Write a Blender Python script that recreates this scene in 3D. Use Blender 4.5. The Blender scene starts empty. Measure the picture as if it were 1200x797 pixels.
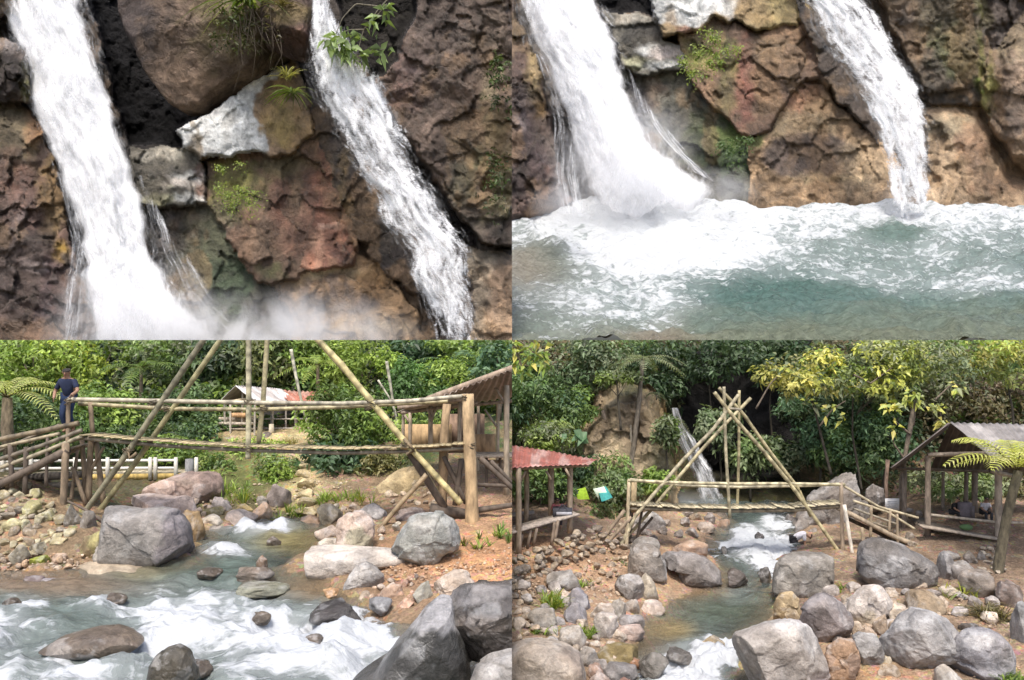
import bpy, bmesh, math, random
import numpy as np
from mathutils import Vector
random.seed(7); RNG = np.random.default_rng(11)
S = bpy.context.scene
COL = S.collection
F = 900.0; CX = 600.0; CY = 398.5          # focal length and centre in photograph pixels
QUAD = {}                                   # object name -> which of the four views it belongs to
SOLID = set()

def P(px, py, d): return np.array([(px-CX)/F*d, d, (CY-py)/F*d])
def PX(V): return CX+V[:, 0]/V[:, 1]*F, CY-V[:, 2]/V[:, 1]*F

# ------------------------------------------------------------------ noise
def _h(ix, iy, iz, s):
    n = (ix*374761393 + iy*668265263 + iz*2147483647 + s*974634777) & 0xFFFFFFFF
    n = ((n ^ (n >> 13))*1274126177) & 0xFFFFFFFF
    n = ((n ^ (n >> 16))*2246822519) & 0xFFFFFFFF
    return ((n ^ (n >> 15)) & 0xFFFFFF)/float(0xFFFFFF)*2-1
def vnoise(p, s=0):
    p = np.asarray(p, float); i = np.floor(p).astype(np.int64); f = p-i
    u = f*f*f*(f*(f*6-15)+10)
    x, y, z = i[:, 0], i[:, 1], i[:, 2]; a, b, c = u[:, 0], u[:, 1], u[:, 2]
    def L(dx, dy, dz): return _h(x+dx, y+dy, z+dz, s)
    x00 = L(0,0,0)*(1-a)+L(1,0,0)*a; x10 = L(0,1,0)*(1-a)+L(1,1,0)*a
    x01 = L(0,0,1)*(1-a)+L(1,0,1)*a; x11 = L(0,1,1)*(1-a)+L(1,1,1)*a
    return (x00*(1-b)+x10*b)*(1-c)+(x01*(1-b)+x11*b)*c
def fbm(p, s=0, o=4, g=0.5, lac=2.03):
    p = np.asarray(p, float); r = 0; a = 1; t = 0
    for k in range(o):
        r = r+a*vnoise(p*(lac**k)+k*17.3, s+k); t += a; a *= g
    return r/t*1.6
def ridged(p, s=0, o=4):
    p = np.asarray(p, float); r = 0; a = 1; t = 0
    for k in range(o):
        r = r+a*(1-np.abs(vnoise(p*(2.1**k)+k*9.1, s+k))*2); t += a; a *= .5
    return r/t
def worley2(x, y, k, seed):
    """jittered cells: border distance, cell number hash, offset from the cell centre"""
    x = x*k; y = y*k; ix = np.floor(x).astype(np.int64); iy = np.floor(y).astype(np.int64); f1 = np.full(x.shape, 9.); f2 = np.full(x.shape, 9.)
    hid = np.zeros(x.shape); dx1 = np.zeros(x.shape); dy1 = np.zeros(x.shape); cx1 = np.zeros(x.shape, np.int64); cy1 = np.zeros(x.shape, np.int64); z = np.zeros_like(ix)
    for a in (-1, 0, 1):
        for b in (-1, 0, 1):
            cx = ix+a; cy = iy+b; px = cx+.5+.48*_h(cx, cy, z, seed); py = cy+.5+.48*_h(cx, cy, z+1, seed); dx = x-px; dy = y-py; d = np.hypot(dx, dy)
            m = d < f1; f2 = np.where(m, f1, np.minimum(f2, d)); f1 = np.where(m, d, f1)
            dx1 = np.where(m, dx, dx1); dy1 = np.where(m, dy, dy1); cx1 = np.where(m, cx, cx1); cy1 = np.where(m, cy, cy1)
    return f2-f1, cx1, cy1, dx1, dy1
def sst(a, b, x): t = np.clip((x-a)/(b-a), 0, 1); return t*t*(3-2*t)
def bump1(x, c, w): return np.exp(-((x-c)/w)**2)

# ------------------------------------------------------------------ meshes
def mesh_np(name, V, quads=None, tris=None, col=None, mat=None, parent=None, quad=None, smooth=True, attrs=None, uv=None, solid=False):
    V = np.asarray(V, float)
    quads = np.zeros((0, 4), int) if quads is None or len(quads) == 0 else np.asarray(quads, int)
    tris = np.zeros((0, 3), int) if tris is None or len(tris) == 0 else np.asarray(tris, int)
    me = bpy.data.meshes.new(name)
    me.vertices.add(len(V)); me.vertices.foreach_set('co', V.astype(np.float32).ravel())
    loops = np.concatenate([quads.ravel(), tris.ravel()])
    starts = np.concatenate([np.arange(len(quads))*4, len(quads)*4+np.arange(len(tris))*3])
    me.loops.add(len(loops)); me.loops.foreach_set('vertex_index', loops.astype(np.int32))
    me.polygons.add(len(starts)); me.polygons.foreach_set('loop_start', starts.astype(np.int32))
    me.update(calc_edges=True)
    if smooth: me.polygons.foreach_set('use_smooth', np.ones(len(starts), bool))
    if col is not None:
        c = np.asarray(col, float)
        if c.ndim == 1: c = np.tile(c, (len(V), 1))
        a = me.color_attributes.new('Col', 'FLOAT_COLOR', 'POINT')
        a.data.foreach_set('color', np.hstack([np.clip(c, 0.002, 1), np.ones((len(V), 1))]).astype(np.float32).ravel())
    for k, v in (attrs or {}).items():
        a = me.attributes.new(k, 'FLOAT', 'POINT'); a.data.foreach_set('value', np.asarray(v, np.float32))
    if uv is not None:
        l = me.uv_layers.new(name='UVMap'); l.data.foreach_set('uv', np.asarray(uv, np.float32)[loops].ravel())
    if mat is not None: me.materials.append(mat)
    o = bpy.data.objects.new(name, me); COL.objects.link(o)
    if parent is not None: o.parent = parent
    if quad: QUAD[o.name] = quad
    if solid: SOLID.add(o.name)
    return o

class MB:
    def __init__(s): s.v = []; s.q = []; s.t = []; s.c = []; s.n = 0
    def add(s, V, q=None, t=None, col=(.5, .5, .5)):
        V = np.asarray(V, float); c = np.asarray(col, float)
        if c.ndim == 1: c = np.tile(c, (len(V), 1))
        s.v.append(V); s.c.append(c)
        if q is not None and len(q): s.q.append(np.asarray(q, int)+s.n)
        if t is not None and len(t): s.t.append(np.asarray(t, int)+s.n)
        s.n += len(V)
    def box(s, c, size, col=(.5, .5, .5), rz=0, ax=None):
        x, y, z = np.array(size)/2
        V = np.array([[-x,-y,-z],[x,-y,-z],[x,y,-z],[-x,y,-z],[-x,-y,z],[x,-y,z],[x,y,z],[-x,y,z]])
        if ax is not None: V = V@np.array(ax)
        elif rz:
            cs, sn = math.cos(rz), math.sin(rz); V = V@np.array([[cs, sn, 0],[-sn, cs, 0],[0,0,1]])
        s.add(V+np.array(c), [[0,3,2,1],[4,5,6,7],[0,1,5,4],[1,2,6,5],[2,3,7,6],[3,0,4,7]], None, col)
    def bar(s, a, b, w, h, col):
        a = np.array(a, float); b = np.array(b, float); d = b-a; L = np.linalg.norm(d); d /= L
        up = np.array([0,0,1.]) if abs(d[2]) < .95 else np.array([0,1.,0])
        n = np.cross(up, d); n /= np.linalg.norm(n); u = np.cross(d, n)
        s.box((a+b)/2, (L, w, h), col, ax=np.array([d, n, u]))
    def tube(s, pts, r, r2=None, col=(.4,.33,.18), seg=8, ring=0.0, wob=0.0, seed=0, cap=True, step=None):
        pts = np.asarray(pts, float); r2 = r if r2 is None else r2
        D = np.linalg.norm(np.diff(pts, axis=0), axis=1); T = np.concatenate([[0], np.cumsum(D)]); L = T[-1]
        step = step or (ring/4 if ring else max(r*4, L/40)); n = max(2, int(L/step)+1)
        if ring: n = min(n, 140)
        t = np.linspace(0, L, n)
        C = np.stack([np.interp(t, T, pts[:, k]) for k in range(3)], 1)
        if wob: C = C+np.stack([vnoise(np.stack([t*(.3 if L > 3 else .9), t*0+k*7, t*0+seed*1.7], 1), 3+k) for k in range(3)], 1)*wob
        tg = np.gradient(C, axis=0); tg /= np.linalg.norm(tg, axis=1)[:, None]
        up = np.where(np.abs(tg[:, 2:3]) < .9, np.array([[0, 0, 1.]]), np.array([[0, 1., 0]]))
        n1 = np.cross(up, tg); n1 /= np.linalg.norm(n1, axis=1)[:, None]; n2 = np.cross(tg, n1)
        R = r+(r2-r)*t/L
        cc = np.tile(np.asarray(col, float), (n, 1))
        if ring:
            ph = ((t+seed*.37)/ring) % 1; nd = np.exp(-(np.minimum(ph, 1-ph)/.09)**2)
            R = R*(1+.14*nd); cc = cc*(1-.5*nd[:, None])
            seg_id = np.floor((t+seed*.37)/ring); cc = cc*(1+.18*_h(seg_id.astype(np.int64), seg_id.astype(np.int64)*0+seed, seg_id.astype(np.int64)*0, 5))[:, None]
        else:
            R = R*(1+.1*vnoise(np.stack([t/(r*5), t*0, t*0+seed], 1), 4))
        a = np.linspace(0, 2*math.pi, seg, endpoint=False)
        V = C[:, None]+R[:, None, None]*(np.cos(a)[None, :, None]*n1[:, None]+np.sin(a)[None, :, None]*n2[:, None])
        i = np.arange(n-1)[:, None]*seg; j = np.arange(seg)[None]; k = (j+1) % seg
        q = np.stack([i+j, i+k, i+seg+k, i+seg+j], -1).reshape(-1, 4)
        V = V.reshape(-1, 3); cv = np.repeat(cc, seg, 0); tr = []
        if cap:
            m = len(V); V = np.vstack([V, C[0], C[-1]]); cv = np.vstack([cv, cc[0]*.6, cc[-1]*.6])
            for jj in range(seg):
                tr.append([m, (jj+1) % seg, jj]); tr.append([m+1, (n-1)*seg+jj, (n-1)*seg+(jj+1) % seg])
        s.add(V, q, tr, cv)
    def build(s, name, mat, parent=None, quad=None, smooth=True, solid=False):
        V = np.vstack(s.v); C = np.vstack(s.c)
        q = np.vstack(s.q) if s.q else None; t = np.vstack(s.t) if s.t else None
        off = np.array(parent_world(parent)) if parent is not None else 0
        return mesh_np(name, V-off, q, t, C, mat, parent, quad, smooth, solid=solid)

def parent_world(p):
    v = np.zeros(3)
    while p is not None:
        v = v+np.array(p.location); p = p.parent
    return v
def tag(o, label=None, cat=None, group=None, kind=None):
    if label: o['label'] = label
    if cat: o['category'] = cat
    if group: o['group'] = group
    if kind: o['kind'] = kind
    return o
def thing(name, label, cat, loc, quad=None, group=None):
    o = bpy.data.objects.new(name, None); COL.objects.link(o); o.location = [float(v) for v in loc]; o.empty_display_size = .2
    tag(o, label, cat, group)
    if quad: QUAD[o.name] = quad
    return o

# ------------------------------------------------------------------ materials
class NT:
    def __init__(s, name):
        s.m = bpy.data.materials.new(name); s.m.use_nodes = True; s.t = s.m.node_tree; s.t.nodes.clear()
        s.out = s.n('ShaderNodeOutputMaterial')
    def n(s, ty, **kw):
        x = s.t.nodes.new(ty)
        for k, v in kw.items():
            if k.startswith('i_'):
                key = k[2:]; key = int(key) if key.isdigit() else key.replace('_', ' ')
                x.inputs[key].default_value = v
            else: setattr(x, k, v)
        return x
    def l(s, a, b): s.t.links.new(a, b)
    def attr(s, nm): return s.n('ShaderNodeAttribute', attribute_name=nm)
    def mr(s, src, a, b, c=0., d=1.):
        x = s.n('ShaderNodeMapRange'); x.interpolation_type = 'SMOOTHSTEP'
        x.inputs[1].default_value = a; x.inputs[2].default_value = b; x.inputs[3].default_value = c; x.inputs[4].default_value = d
        s.l(src, x.inputs[0]); return x.outputs[0]
    def math(s, op, a, b=None, c=None):
        x = s.n('ShaderNodeMath', operation=op)
        for i, v in enumerate((a, b, c)):
            if v is None: continue
            if isinstance(v, (int, float)): x.inputs[i].default_value = v
            else: s.l(v, x.inputs[i])
        return x.outputs[0]
    def noise(s, vec, scale, detail=4, rough=.55, dist=0.):
        x = s.n('ShaderNodeTexNoise'); x.inputs['Scale'].default_value = scale; x.inputs['Detail'].default_value = detail
        x.inputs['Roughness'].default_value = rough; x.inputs['Distortion'].default_value = dist
        if vec is not None: s.l(vec, x.inputs['Vector'])
        return x.outputs[0]
    def mixc(s, fac, a, b, bt='MIX'):
        x = s.n('ShaderNodeMix', data_type='RGBA', blend_type=bt)
        for i, v in ((0, fac), (6, a), (7, b)):
            if isinstance(v, (int, float)): x.inputs[i].default_value = v
            elif isinstance(v, tuple): x.inputs[i].default_value = v if len(v) == 4 else v+(1,)
            else: s.l(v, x.inputs[i])
        return x.outputs[2]
    def pos(s, scale=(1, 1, 1), rot=(0, 0, 0)):
        g = s.n('ShaderNodeNewGeometry'); m = s.n('ShaderNodeMapping'); m.inputs['Scale'].default_value = scale; m.inputs['Rotation'].default_value = rot
        s.l(g.outputs['Position'], m.inputs['Vector']); return m.outputs[0]
    def bsdf(s, **kw):
        b = s.n('ShaderNodeBsdfPrincipled')
        for k, v in kw.items(): b.inputs[k.replace('_', ' ')].default_value = v
        return b
    def bump(s, h, strength=.5, dist=.1, nrm=None):
        b = s.n('ShaderNodeBump'); b.inputs['Strength'].default_value = strength; b.inputs['Distance'].default_value = dist
        s.l(h, b.inputs['Height'])
        if nrm is not None: s.l(nrm, b.inputs['Normal'])
        return b.outputs[0]
    def done(s, sh): s.l(sh, s.out.inputs['Surface']); return s.m

def rock_mat(name, k=1.0, rough=.8, bump=.6, contrast=.55, stretch=(1, 1, 1), spec=.3, speck=0.0, crk=.06, wetvar=0.):
    """k: features per metre; base albedo comes from the painted Col attribute of the stone itself"""
    t = NT(name); p = t.pos(tuple(k*v for v in stretch))
    n1 = t.noise(p, 1.1, 8, .65, .4); n2 = t.noise(p, 6.0, 9, .75, .3); n3 = t.noise(p, .35, 3)
    v = t.n('ShaderNodeTexVoronoi', feature='DISTANCE_TO_EDGE'); v.inputs['Scale'].default_value = .9
    wob = t.n('ShaderNodeTexNoise'); wob.inputs['Scale'].default_value = 2.5; wob.inputs['Detail'].default_value = 5; t.l(p, wob.inputs['Vector'])
    mv = t.n('ShaderNodeVectorMath', operation='MULTIPLY_ADD'); mv.inputs[1].default_value = (.55, .55, .55); t.l(wob.outputs['Color'], mv.inputs[0]); t.l(p, mv.inputs[2])
    t.l(mv.outputs[0], v.inputs['Vector'])
    crack = t.mr(v.outputs['Distance'], 0.0, .045)
    c = t.attr('Col').outputs['Color']
    f1 = t.mr(n1, .25, .75, 1-contrast, 1+contrast); f2 = t.mr(n2, .3, .7, 1-.5*contrast, 1+.5*contrast)
    ff = t.math('MULTIPLY', f1, f2)
    ff = t.math('MULTIPLY', ff, t.mr(crack, 0, 1, 1-crk, 1.0))
    cc = t.n('ShaderNodeVectorMath', operation='SCALE'); t.l(c, cc.inputs[0]); t.l(ff, cc.inputs['Scale'])
    out = cc.outputs[0]
    warm = t.mr(n3, .4, .62); out = t.mixc(t.math('MULTIPLY', warm, .30), out, (1.0, .86, .70), 'MULTIPLY')
    if speck:
        sp = t.noise(p, 14, 3, .6); out = t.mixc(t.mr(sp, .66, .72, 0, speck), out, (.62, .60, .57))
    b = t.bsdf(Roughness=rough); b.inputs['Specular IOR Level'].default_value = spec
    t.l(out, b.inputs['Base Color'])
    if wetvar: t.l(t.mr(t.noise(t.pos((k*.6, k*.6, k*.2)), 1., 5, .6), .35, .65, rough-wetvar, rough+.15), b.inputs['Roughness'])
    hgt = t.math('ADD', t.math('MULTIPLY', n1, 1.0), t.math('MULTIPLY', n2, .35)); hgt = t.math('ADD', hgt, t.math('MULTIPLY', crack, crk))
    t.l(t.bump(hgt, bump, .45/k), b.inputs['Normal'])
    return t.done(b.outputs[0])

def leaf_mat(name, rough=.45, trans=.3, spec=.35):
    t = NT(name); c = t.attr('Col').outputs['Color']
    b = t.bsdf(Roughness=rough); b.inputs['Specular IOR Level'].default_value = spec; t.l(c, b.inputs['Base Color'])
    tr = t.n('ShaderNodeBsdfTranslucent'); t.l(t.mixc(1.0, c, (1.25, 1.3, .6), 'MULTIPLY'), tr.inputs['Color'])
    m = t.n('ShaderNodeMixShader'); m.inputs[0].default_value = trans; t.l(b.outputs[0], m.inputs[1]); t.l(tr.outputs[0], m.inputs[2])
    return t.done(m.outputs[0])

def plain_mat(name, rough=.7, k=6, contrast=.3, bump=.3, stretch=(1, 1, 1), metallic=0.0, dist=.02):
    t = NT(name); p = t.pos(tuple(k*v for v in stretch)); n = t.noise(p, 1, 6, .6)
    cc = t.n('ShaderNodeVectorMath', operation='SCALE'); t.l(t.attr('Col').outputs['Color'], cc.inputs[0]); t.l(t.mr(n, .25, .75, 1-contrast, 1+contrast), cc.inputs['Scale'])
    b = t.bsdf(Roughness=rough, Metallic=metallic); t.l(cc.outputs[0], b.inputs['Base Color']); t.l(t.bump(n, bump, dist), b.inputs['Normal'])
    return t.done(b.outputs[0])

def ground_mat(name, k=1.0):
    t = NT(name); p = t.pos((k, k, k)); n1 = t.noise(p, .8, 8, .65); n2 = t.noise(p, 9, 5, .7)
    v = t.n('ShaderNodeTexVoronoi'); v.inputs['Scale'].default_value = 5; t.l(p, v.inputs['Vector'])
    peb = t.mr(v.outputs['Distance'], .15, .6, 1, 0)
    f = t.math('MULTIPLY', t.mr(n1, .25, .75, .6, 1.4), t.mr(n2, .3, .7, .7, 1.3))
    cc = t.n('ShaderNodeVectorMath', operation='SCALE'); t.l(t.attr('Col').outputs['Color'], cc.inputs[0]); t.l(f, cc.inputs['Scale'])
    vc = t.mixc(t.math('MULTIPLY', t.mr(n1, .45, .6), .35), cc.outputs[0], v.outputs['Color'], 'SOFT_LIGHT')
    b = t.bsdf(Roughness=.95); b.inputs['Specular IOR Level'].default_value = .15; t.l(vc, b.inputs['Base Color'])
    t.l(t.bump(t.math('ADD', t.math('MULTIPLY', peb, .5), n2), .7, .12/k), b.inputs['Normal'])
    return t.done(b.outputs[0])

def water_mat(name, k=1.0, stretch=(1, 1, 1), rot=(0, 0, 0), foamcol=(.52, .54, .56), wave=.5, lo=.42, hi=.62):
    t = NT(name); p = t.pos(tuple(k*v for v in stretch), rot)
    n1 = t.noise(p, 1.0, 9, .68, 1.2); n2 = t.noise(p, 3.2, 6, .6, .6); n3 = t.noise(p, .5, 3, .5)
    foam = t.attr('foam').outputs['Fac']; alp = t.attr('alp').outputs['Fac']
    nn = t.math('ADD', t.math('MULTIPLY', t.math('SUBTRACT', n1, .5), 1.7), t.math('MULTIPLY', t.math('SUBTRACT', n2, .5), .9))
    fac = t.mr(t.math('ADD', foam, nn), lo, hi)
    fac = t.math('MULTIPLY', fac, t.mr(foam, .02, .12))
    soft = t.math('MULTIPLY', t.mr(foam, .1, .9), .45)
    fac = t.math('MAXIMUM', fac, soft)
    c = t.attr('Col').outputs['Color']
    cc = t.n('ShaderNodeVectorMath', operation='SCALE'); t.l(c, cc.inputs[0]); t.l(t.mr(n2, .25, .75, .7, 1.3), cc.inputs['Scale'])
    col = t.mixc(fac, cc.outputs[0], foamcol)
    b = t.bsdf(Roughness=.1); b.inputs['IOR'].default_value = 1.33; t.l(col, b.inputs['Base Color']); t.l(t.mr(fac, 0, 1, .14, .75), b.inputs['Roughness'])
    t.l(t.math('MAXIMUM', alp, fac), b.inputs['Alpha'])
    h = t.math('ADD', t.math('MULTIPLY', n1, .8), t.math('ADD', t.math('MULTIPLY', n2, .35), n3))
    t.l(t.bump(h, wave, .3/k), b.inputs['Normal'])
    return t.done(b.outputs[0])

def fall_mat(name, au=14., av=.05, k=1.3, lo=.3, hi=.7, seed=0., grey=.25, grain=.35):
    """falling water: streaks that run along the sheet, with gaps where the sheet is torn"""
    t = NT(name); u = t.n('ShaderNodeUVMap'); m = t.n('ShaderNodeMapping'); m.inputs['Scale'].default_value = (au, av, 1); m.inputs['Location'].default_value = (seed*3.1, seed*7.7, seed)
    t.l(u.outputs[0], m.inputs['Vector'])
    n1 = t.noise(m.outputs[0], 1.0, 8, .66, .5); n2 = t.noise(m.outputs[0], .3, 4, .6, .3)
    m3 = t.n('ShaderNodeMapping'); m3.inputs['Scale'].default_value = (au*1.2, av*9, 1); m3.inputs['Location'].default_value = (seed, seed*2, 0); t.l(u.outputs[0], m3.inputs['Vector'])
    n4 = t.noise(m3.outputs[0], 1.2, 6, .7, .8)
    d = t.attr('dens').outputs['Fac']
    x = t.math('ADD', t.math('MULTIPLY', t.math('SUBTRACT', n1, .5), k), t.math('MULTIPLY', t.math('SUBTRACT', n2, .5), k*.7))
    x = t.math('ADD', x, t.math('MULTIPLY', t.math('SUBTRACT', n4, .5), k*grain))
    a = t.mr(t.math('ADD', d, x), lo, hi); a = t.math('MULTIPLY', a, t.mr(d, 0.0, .12))
    col = t.mixc(t.mr(x, -.45, .25, 1, 0), (.95, .955, .97), (.95-grey, .955-grey, .97-grey*.85))
    df = t.n('ShaderNodeBsdfDiffuse'); t.l(col, df.inputs['Color'])
    trl = t.n('ShaderNodeBsdfTranslucent'); t.l(col, trl.inputs['Color'])
    t.l(t.bump(n1, .35, .5), df.inputs['Normal'])
    ms = t.n('ShaderNodeMixShader'); ms.inputs[0].default_value = .10; t.l(df.outputs[0], ms.inputs[1]); t.l(trl.outputs[0], ms.inputs[2])
    tr = t.n('ShaderNodeBsdfTransparent'); mm = t.n('ShaderNodeMixShader'); t.l(a, mm.inputs[0]); t.l(tr.outputs[0], mm.inputs[1]); t.l(ms.outputs[0], mm.inputs[2])
    return t.done(mm.outputs[0])

M = dict(
    cliff=rock_mat('cliff_rock', .5, .8, 1.0, .5, (1, 1, .8)),
    cliffwet=rock_mat('wet_cliff_rock', .5, .45, 1.0, .5, (1, 1, .7), spec=.45, wetvar=.2), cliffjoint=rock_mat('jointed_cliff_rock', .7, .55, .9, .42, (1, 1, .75), spec=.45, wetvar=.25),
    rock=rock_mat('river_rock', 2.2, .85, .55, .38, speck=.35),
    rockwet=rock_mat('wet_river_rock', 1.6, .22, .5, .45, spec=.5),
    leaf=leaf_mat('leaf'), blade=leaf_mat('blade', .5, .4),
    bamboo=plain_mat('bamboo', .55, 4, .5, .2), wood=plain_mat('weathered_wood', .85, 7, .45, .5, (1, 1, .35)),
    metal=plain_mat('roof_metal', .5, 2.2, .35, .15), cloth=plain_mat('cloth', .9, 9, .2, .3), skin=plain_mat('skin', .6, 9, .08, .05),
    paint=plain_mat('paint', .5, 4, .15, .1), bark=plain_mat('bark', .9, 9, .5, .8, (1, 1, .4), dist=.05),
    ground=ground_mat('earth', 1.6), hill=ground_mat('hill_earth', .8),
)

# ------------------------------------------------------------------ shapes of stone
def blocks(V, n, seed, off=1.0, tilt=.8, warp=.12):
    """fracture: the surface breaks into flat blocks, each with its own set-back and tilt; returns displacement and block number"""
    rr = np.random.default_rng(seed+500); ext = V.max(0)-V.min(0); sz = ext.max()
    Q = V+warp*sz*np.stack([fbm(V/sz*5, seed+k, 3) for k in (1, 2, 3)], 1)*.35
    f = V[rr.choice(len(V), n, replace=False)]; best = np.full(len(V), 1e18); idx = np.zeros(len(V), int)
    st = rr.uniform(.7, 1.3, (n, 3))
    for k in range(n):
        d = (((Q-f[k])*st[k])**2).sum(1); m = d < best; best[m] = d[m]; idx[m] = k
    o = rr.uniform(-1, 1, n); t = rr.normal(size=(n, 3))
    return off*o[idx]+tilt*(t[idx]*(V-f[idx])).sum(1)/(sz/math.sqrt(n)), idx

def star_rock(outline, d, front, back, nt=96, nr=26, seed=0, amp=.08, pw=2.2, facets=6, fk=(.62, .9), c0=None, rnd=0.0, detail=1.0, terr=0.0, cells=0):
    """a closed stone whose silhouette follows an outline; front / back: thickness in metres"""
    O = np.array([P(x, y, d) for x, y in outline]); 
    c = P(c0[0], c0[1], d) if c0 is not None else O.mean(0)
    O = np.vstack([O, O[:1]])
    seg = np.linalg.norm(np.diff(O, axis=0), axis=1); T = np.concatenate([[0], np.cumsum(seg)])
    t = np.linspace(0, T[-1], nt, endpoint=False)
    R = np.stack([np.interp(t, T, O[:, k]) for k in range(3)], 1)
    if rnd:
        for _ in range(int(rnd)): R = (np.roll(R, 1, 0)+2*R+np.roll(R, -1, 0))/4
    size = np.linalg.norm(R-c, axis=1).mean()
    V = []
    ang = np.linspace(0, math.pi, 2*nr+1)
    for a in ang[1:-1]:
        r = math.sin(a)**(2/pw); y = math.copysign(abs(math.cos(a))**(2/pw), math.cos(a))
        y = -y*(front if y > 0 else back)
        V.append(c+(R-c)*r+np.array([0, y, 0]))
    V = np.array(V); m = len(V)
    V = V.reshape(-1, 3); V = np.vstack([V, c+np.array([0, -front, 0]), c+np.array([0, back, 0])])
    rr = np.random.default_rng(seed)
    sc = np.array([size, (front+back)/2, size])
    for _ in range(facets):
        n = rr.normal(size=3); n[1] = -abs(n[1])*1.2; n /= np.linalg.norm(n)
        k = rr.uniform(*fk)
        q = (V-c)/sc@n-k; V = V-np.where(q > 0, q, 0)[:, None]*n*sc*.92
    dirs = (V-c)/sc; dirs /= np.maximum(np.linalg.norm(dirs, axis=1), 1e-6)[:, None]
    p = V/size
    disp = fbm(p*1.6, seed, 3)*1.0+(.55*detail)*(ridged(p*3.3, seed+5, 4)-.4)+.18*detail*fbm(p*11, seed+9, 3)
    if terr:
        h = fbm(p*np.array([2.2, 2.2, 2.2])+3, seed+40, 3)*5; st = np.floor(h)+sst(.78, 1., h-np.floor(h))
        h2 = fbm(p*np.array([5.5, 5.5, 6.5])+9, seed+44, 3)*4; s2 = np.floor(h2)+sst(.7, 1., h2-np.floor(h2))
        disp = disp*.6+terr*(st*.30+s2*.13)
    if cells:
        b1, _ = blocks(V, cells, seed, .55, .55); b2, _ = blocks(V, cells*5, seed+1, .22, .22); disp = disp*.55+(b1+b2)*.8
    V = V+dirs*(disp*amp*size)[:, None]
    i = np.arange(m-1)[:, None]*nt; j = np.arange(nt)[None]; k = (j+1) % nt
    q = np.stack([i+j, i+nt+j, i+nt+k, i+k], -1).reshape(-1, 4)
    jj = np.arange(nt); kk = (jj+1) % nt
    tr = np.vstack([np.stack([np.full(nt, m*nt), jj, kk], 1), np.stack([np.full(nt, m*nt+1), (m-1)*nt+kk, (m-1)*nt+jj], 1)])
    # winding depends on the outline's direction
    A = 0.5*np.sum(O[:-1, 0]*O[1:, 2]-O[1:, 0]*O[:-1, 2])
    if A > 0: q = q[:, ::-1]; tr = tr[:, ::-1]
    q = q[:, ::-1]; tr = tr[:, ::-1]
    return V, q, tr

_ico = {}
def ico(sub):
    if sub not in _ico:
        bm = bmesh.new(); bmesh.ops.create_icosphere(bm, subdivisions=sub, radius=1)
        _ico[sub] = (np.array([v.co[:] for v in bm.verts]), np.array([[v.index for v in f.verts] for f in bm.faces])); bm.free()
    return _ico[sub]
def rock_unit(seed, sub=4, facets=12, fk=(.55, .85), amp=.16):
    V, T = ico(sub); V = V.copy(); rr = np.random.default_rng(seed+1000)
    V = V*(1+.22*fbm(V*.9+seed, seed, 2))[:, None]
    for _ in range(facets):
        n = rr.normal(size=3); n /= np.linalg.norm(n); k = rr.uniform(*fk)
        q = V@n-k; V = V-np.where(q > 0, q, 0)[:, None]*n*.94
    nn = V/np.linalg.norm(V, axis=1)[:, None]
    if sub >= 4:
        b1, _ = blocks(V, 16, seed, .35, .35); V = V+nn*(amp*.22*b1)[:, None]
    V = V+nn*(amp*(.35*fbm(V*2.2, seed+3, 3)+.3*(ridged(V*3.1, seed+8, 3)-.4)+.12*fbm(V*9, seed+4, 2)))[:, None]
    return V/np.abs(V).max(0), T

def stone_cols(V, base, seed, k=1.0, var=.3, tint=None):
    base = np.array(base); n = fbm(V*k, seed, 4)[:, None]
    c = base*(1+var*n)
    w = sst(.12, .42, fbm(V*k*1.7+5, seed+6, 5))[:, None]*.5; c = c*(1-w)+base*np.array([.55, .53, .5])*w
    w = sst(.2, .45, fbm(V*k*2.6+15, seed+8, 4))[:, None]*.45; c = c*(1-w)+(base*.5+.28)*w
    if tint is not None:
        m = sst(.1, .5, fbm(V*k*.8+31, seed+2, 3))[:, None]; c = c*(1-m)+np.array(tint)*m
    return c

# ------------------------------------------------------------------ foliage
def leaves_np(C, Nrm, size, col, ratio=.45, rr=RNG, droop=.2):
    """one folded pointed leaf per row; C points, Nrm leaf normals, size lengths"""
    n = len(C); a = rr.normal(size=(n, 3)); Nrm = Nrm/np.maximum(np.linalg.norm(Nrm, axis=1), 1e-6)[:, None]
    d = a-np.sum(a*Nrm, 1)[:, None]*Nrm; d /= np.maximum(np.linalg.norm(d, axis=1), 1e-6)[:, None]
    w = np.cross(Nrm, d); L = np.asarray(size)[:, None] if np.ndim(size) else np.full((n, 1), size)
    tip = C+d*L-np.array([0, 0, 1])*L*droop
    mid = C+d*L*.45
    l = mid+w*L*ratio*.5+Nrm*L*.08; r = mid-w*L*ratio*.5+Nrm*L*.08
    V = np.stack([C, l, tip, r], 1).reshape(-1, 3)
    q = np.arange(n*4).reshape(-1, 4)
    t = np.concatenate([q[:, [0, 2, 1]], q[:, [0, 3, 2]]])
    return V, t, np.repeat(col, 4, 0)

def crown_pts(c, r, n, rr, clumps=14, hollow=.55):
    """leaf positions: clumps spread through an ellipsoid, leaves on the shells of the clumps"""
    k = rr.normal(size=(clumps, 3)); k /= np.linalg.norm(k, axis=1)[:, None]; k *= rr.uniform(hollow, .95, (clumps, 1))
    cr = rr.uniform(.30, .55, clumps); w = cr**2; w /= w.sum()
    i = rr.choice(clumps, n, p=w); v = rr.normal(size=(n, 3)); v /= np.linalg.norm(v, axis=1)[:, None]
    rad = rr.uniform(.55, 1.08, (n, 1))
    p = k[i]+v*cr[i][:, None]*rad
    return np.array(c)+p*np.array(r), v, i, k

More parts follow.
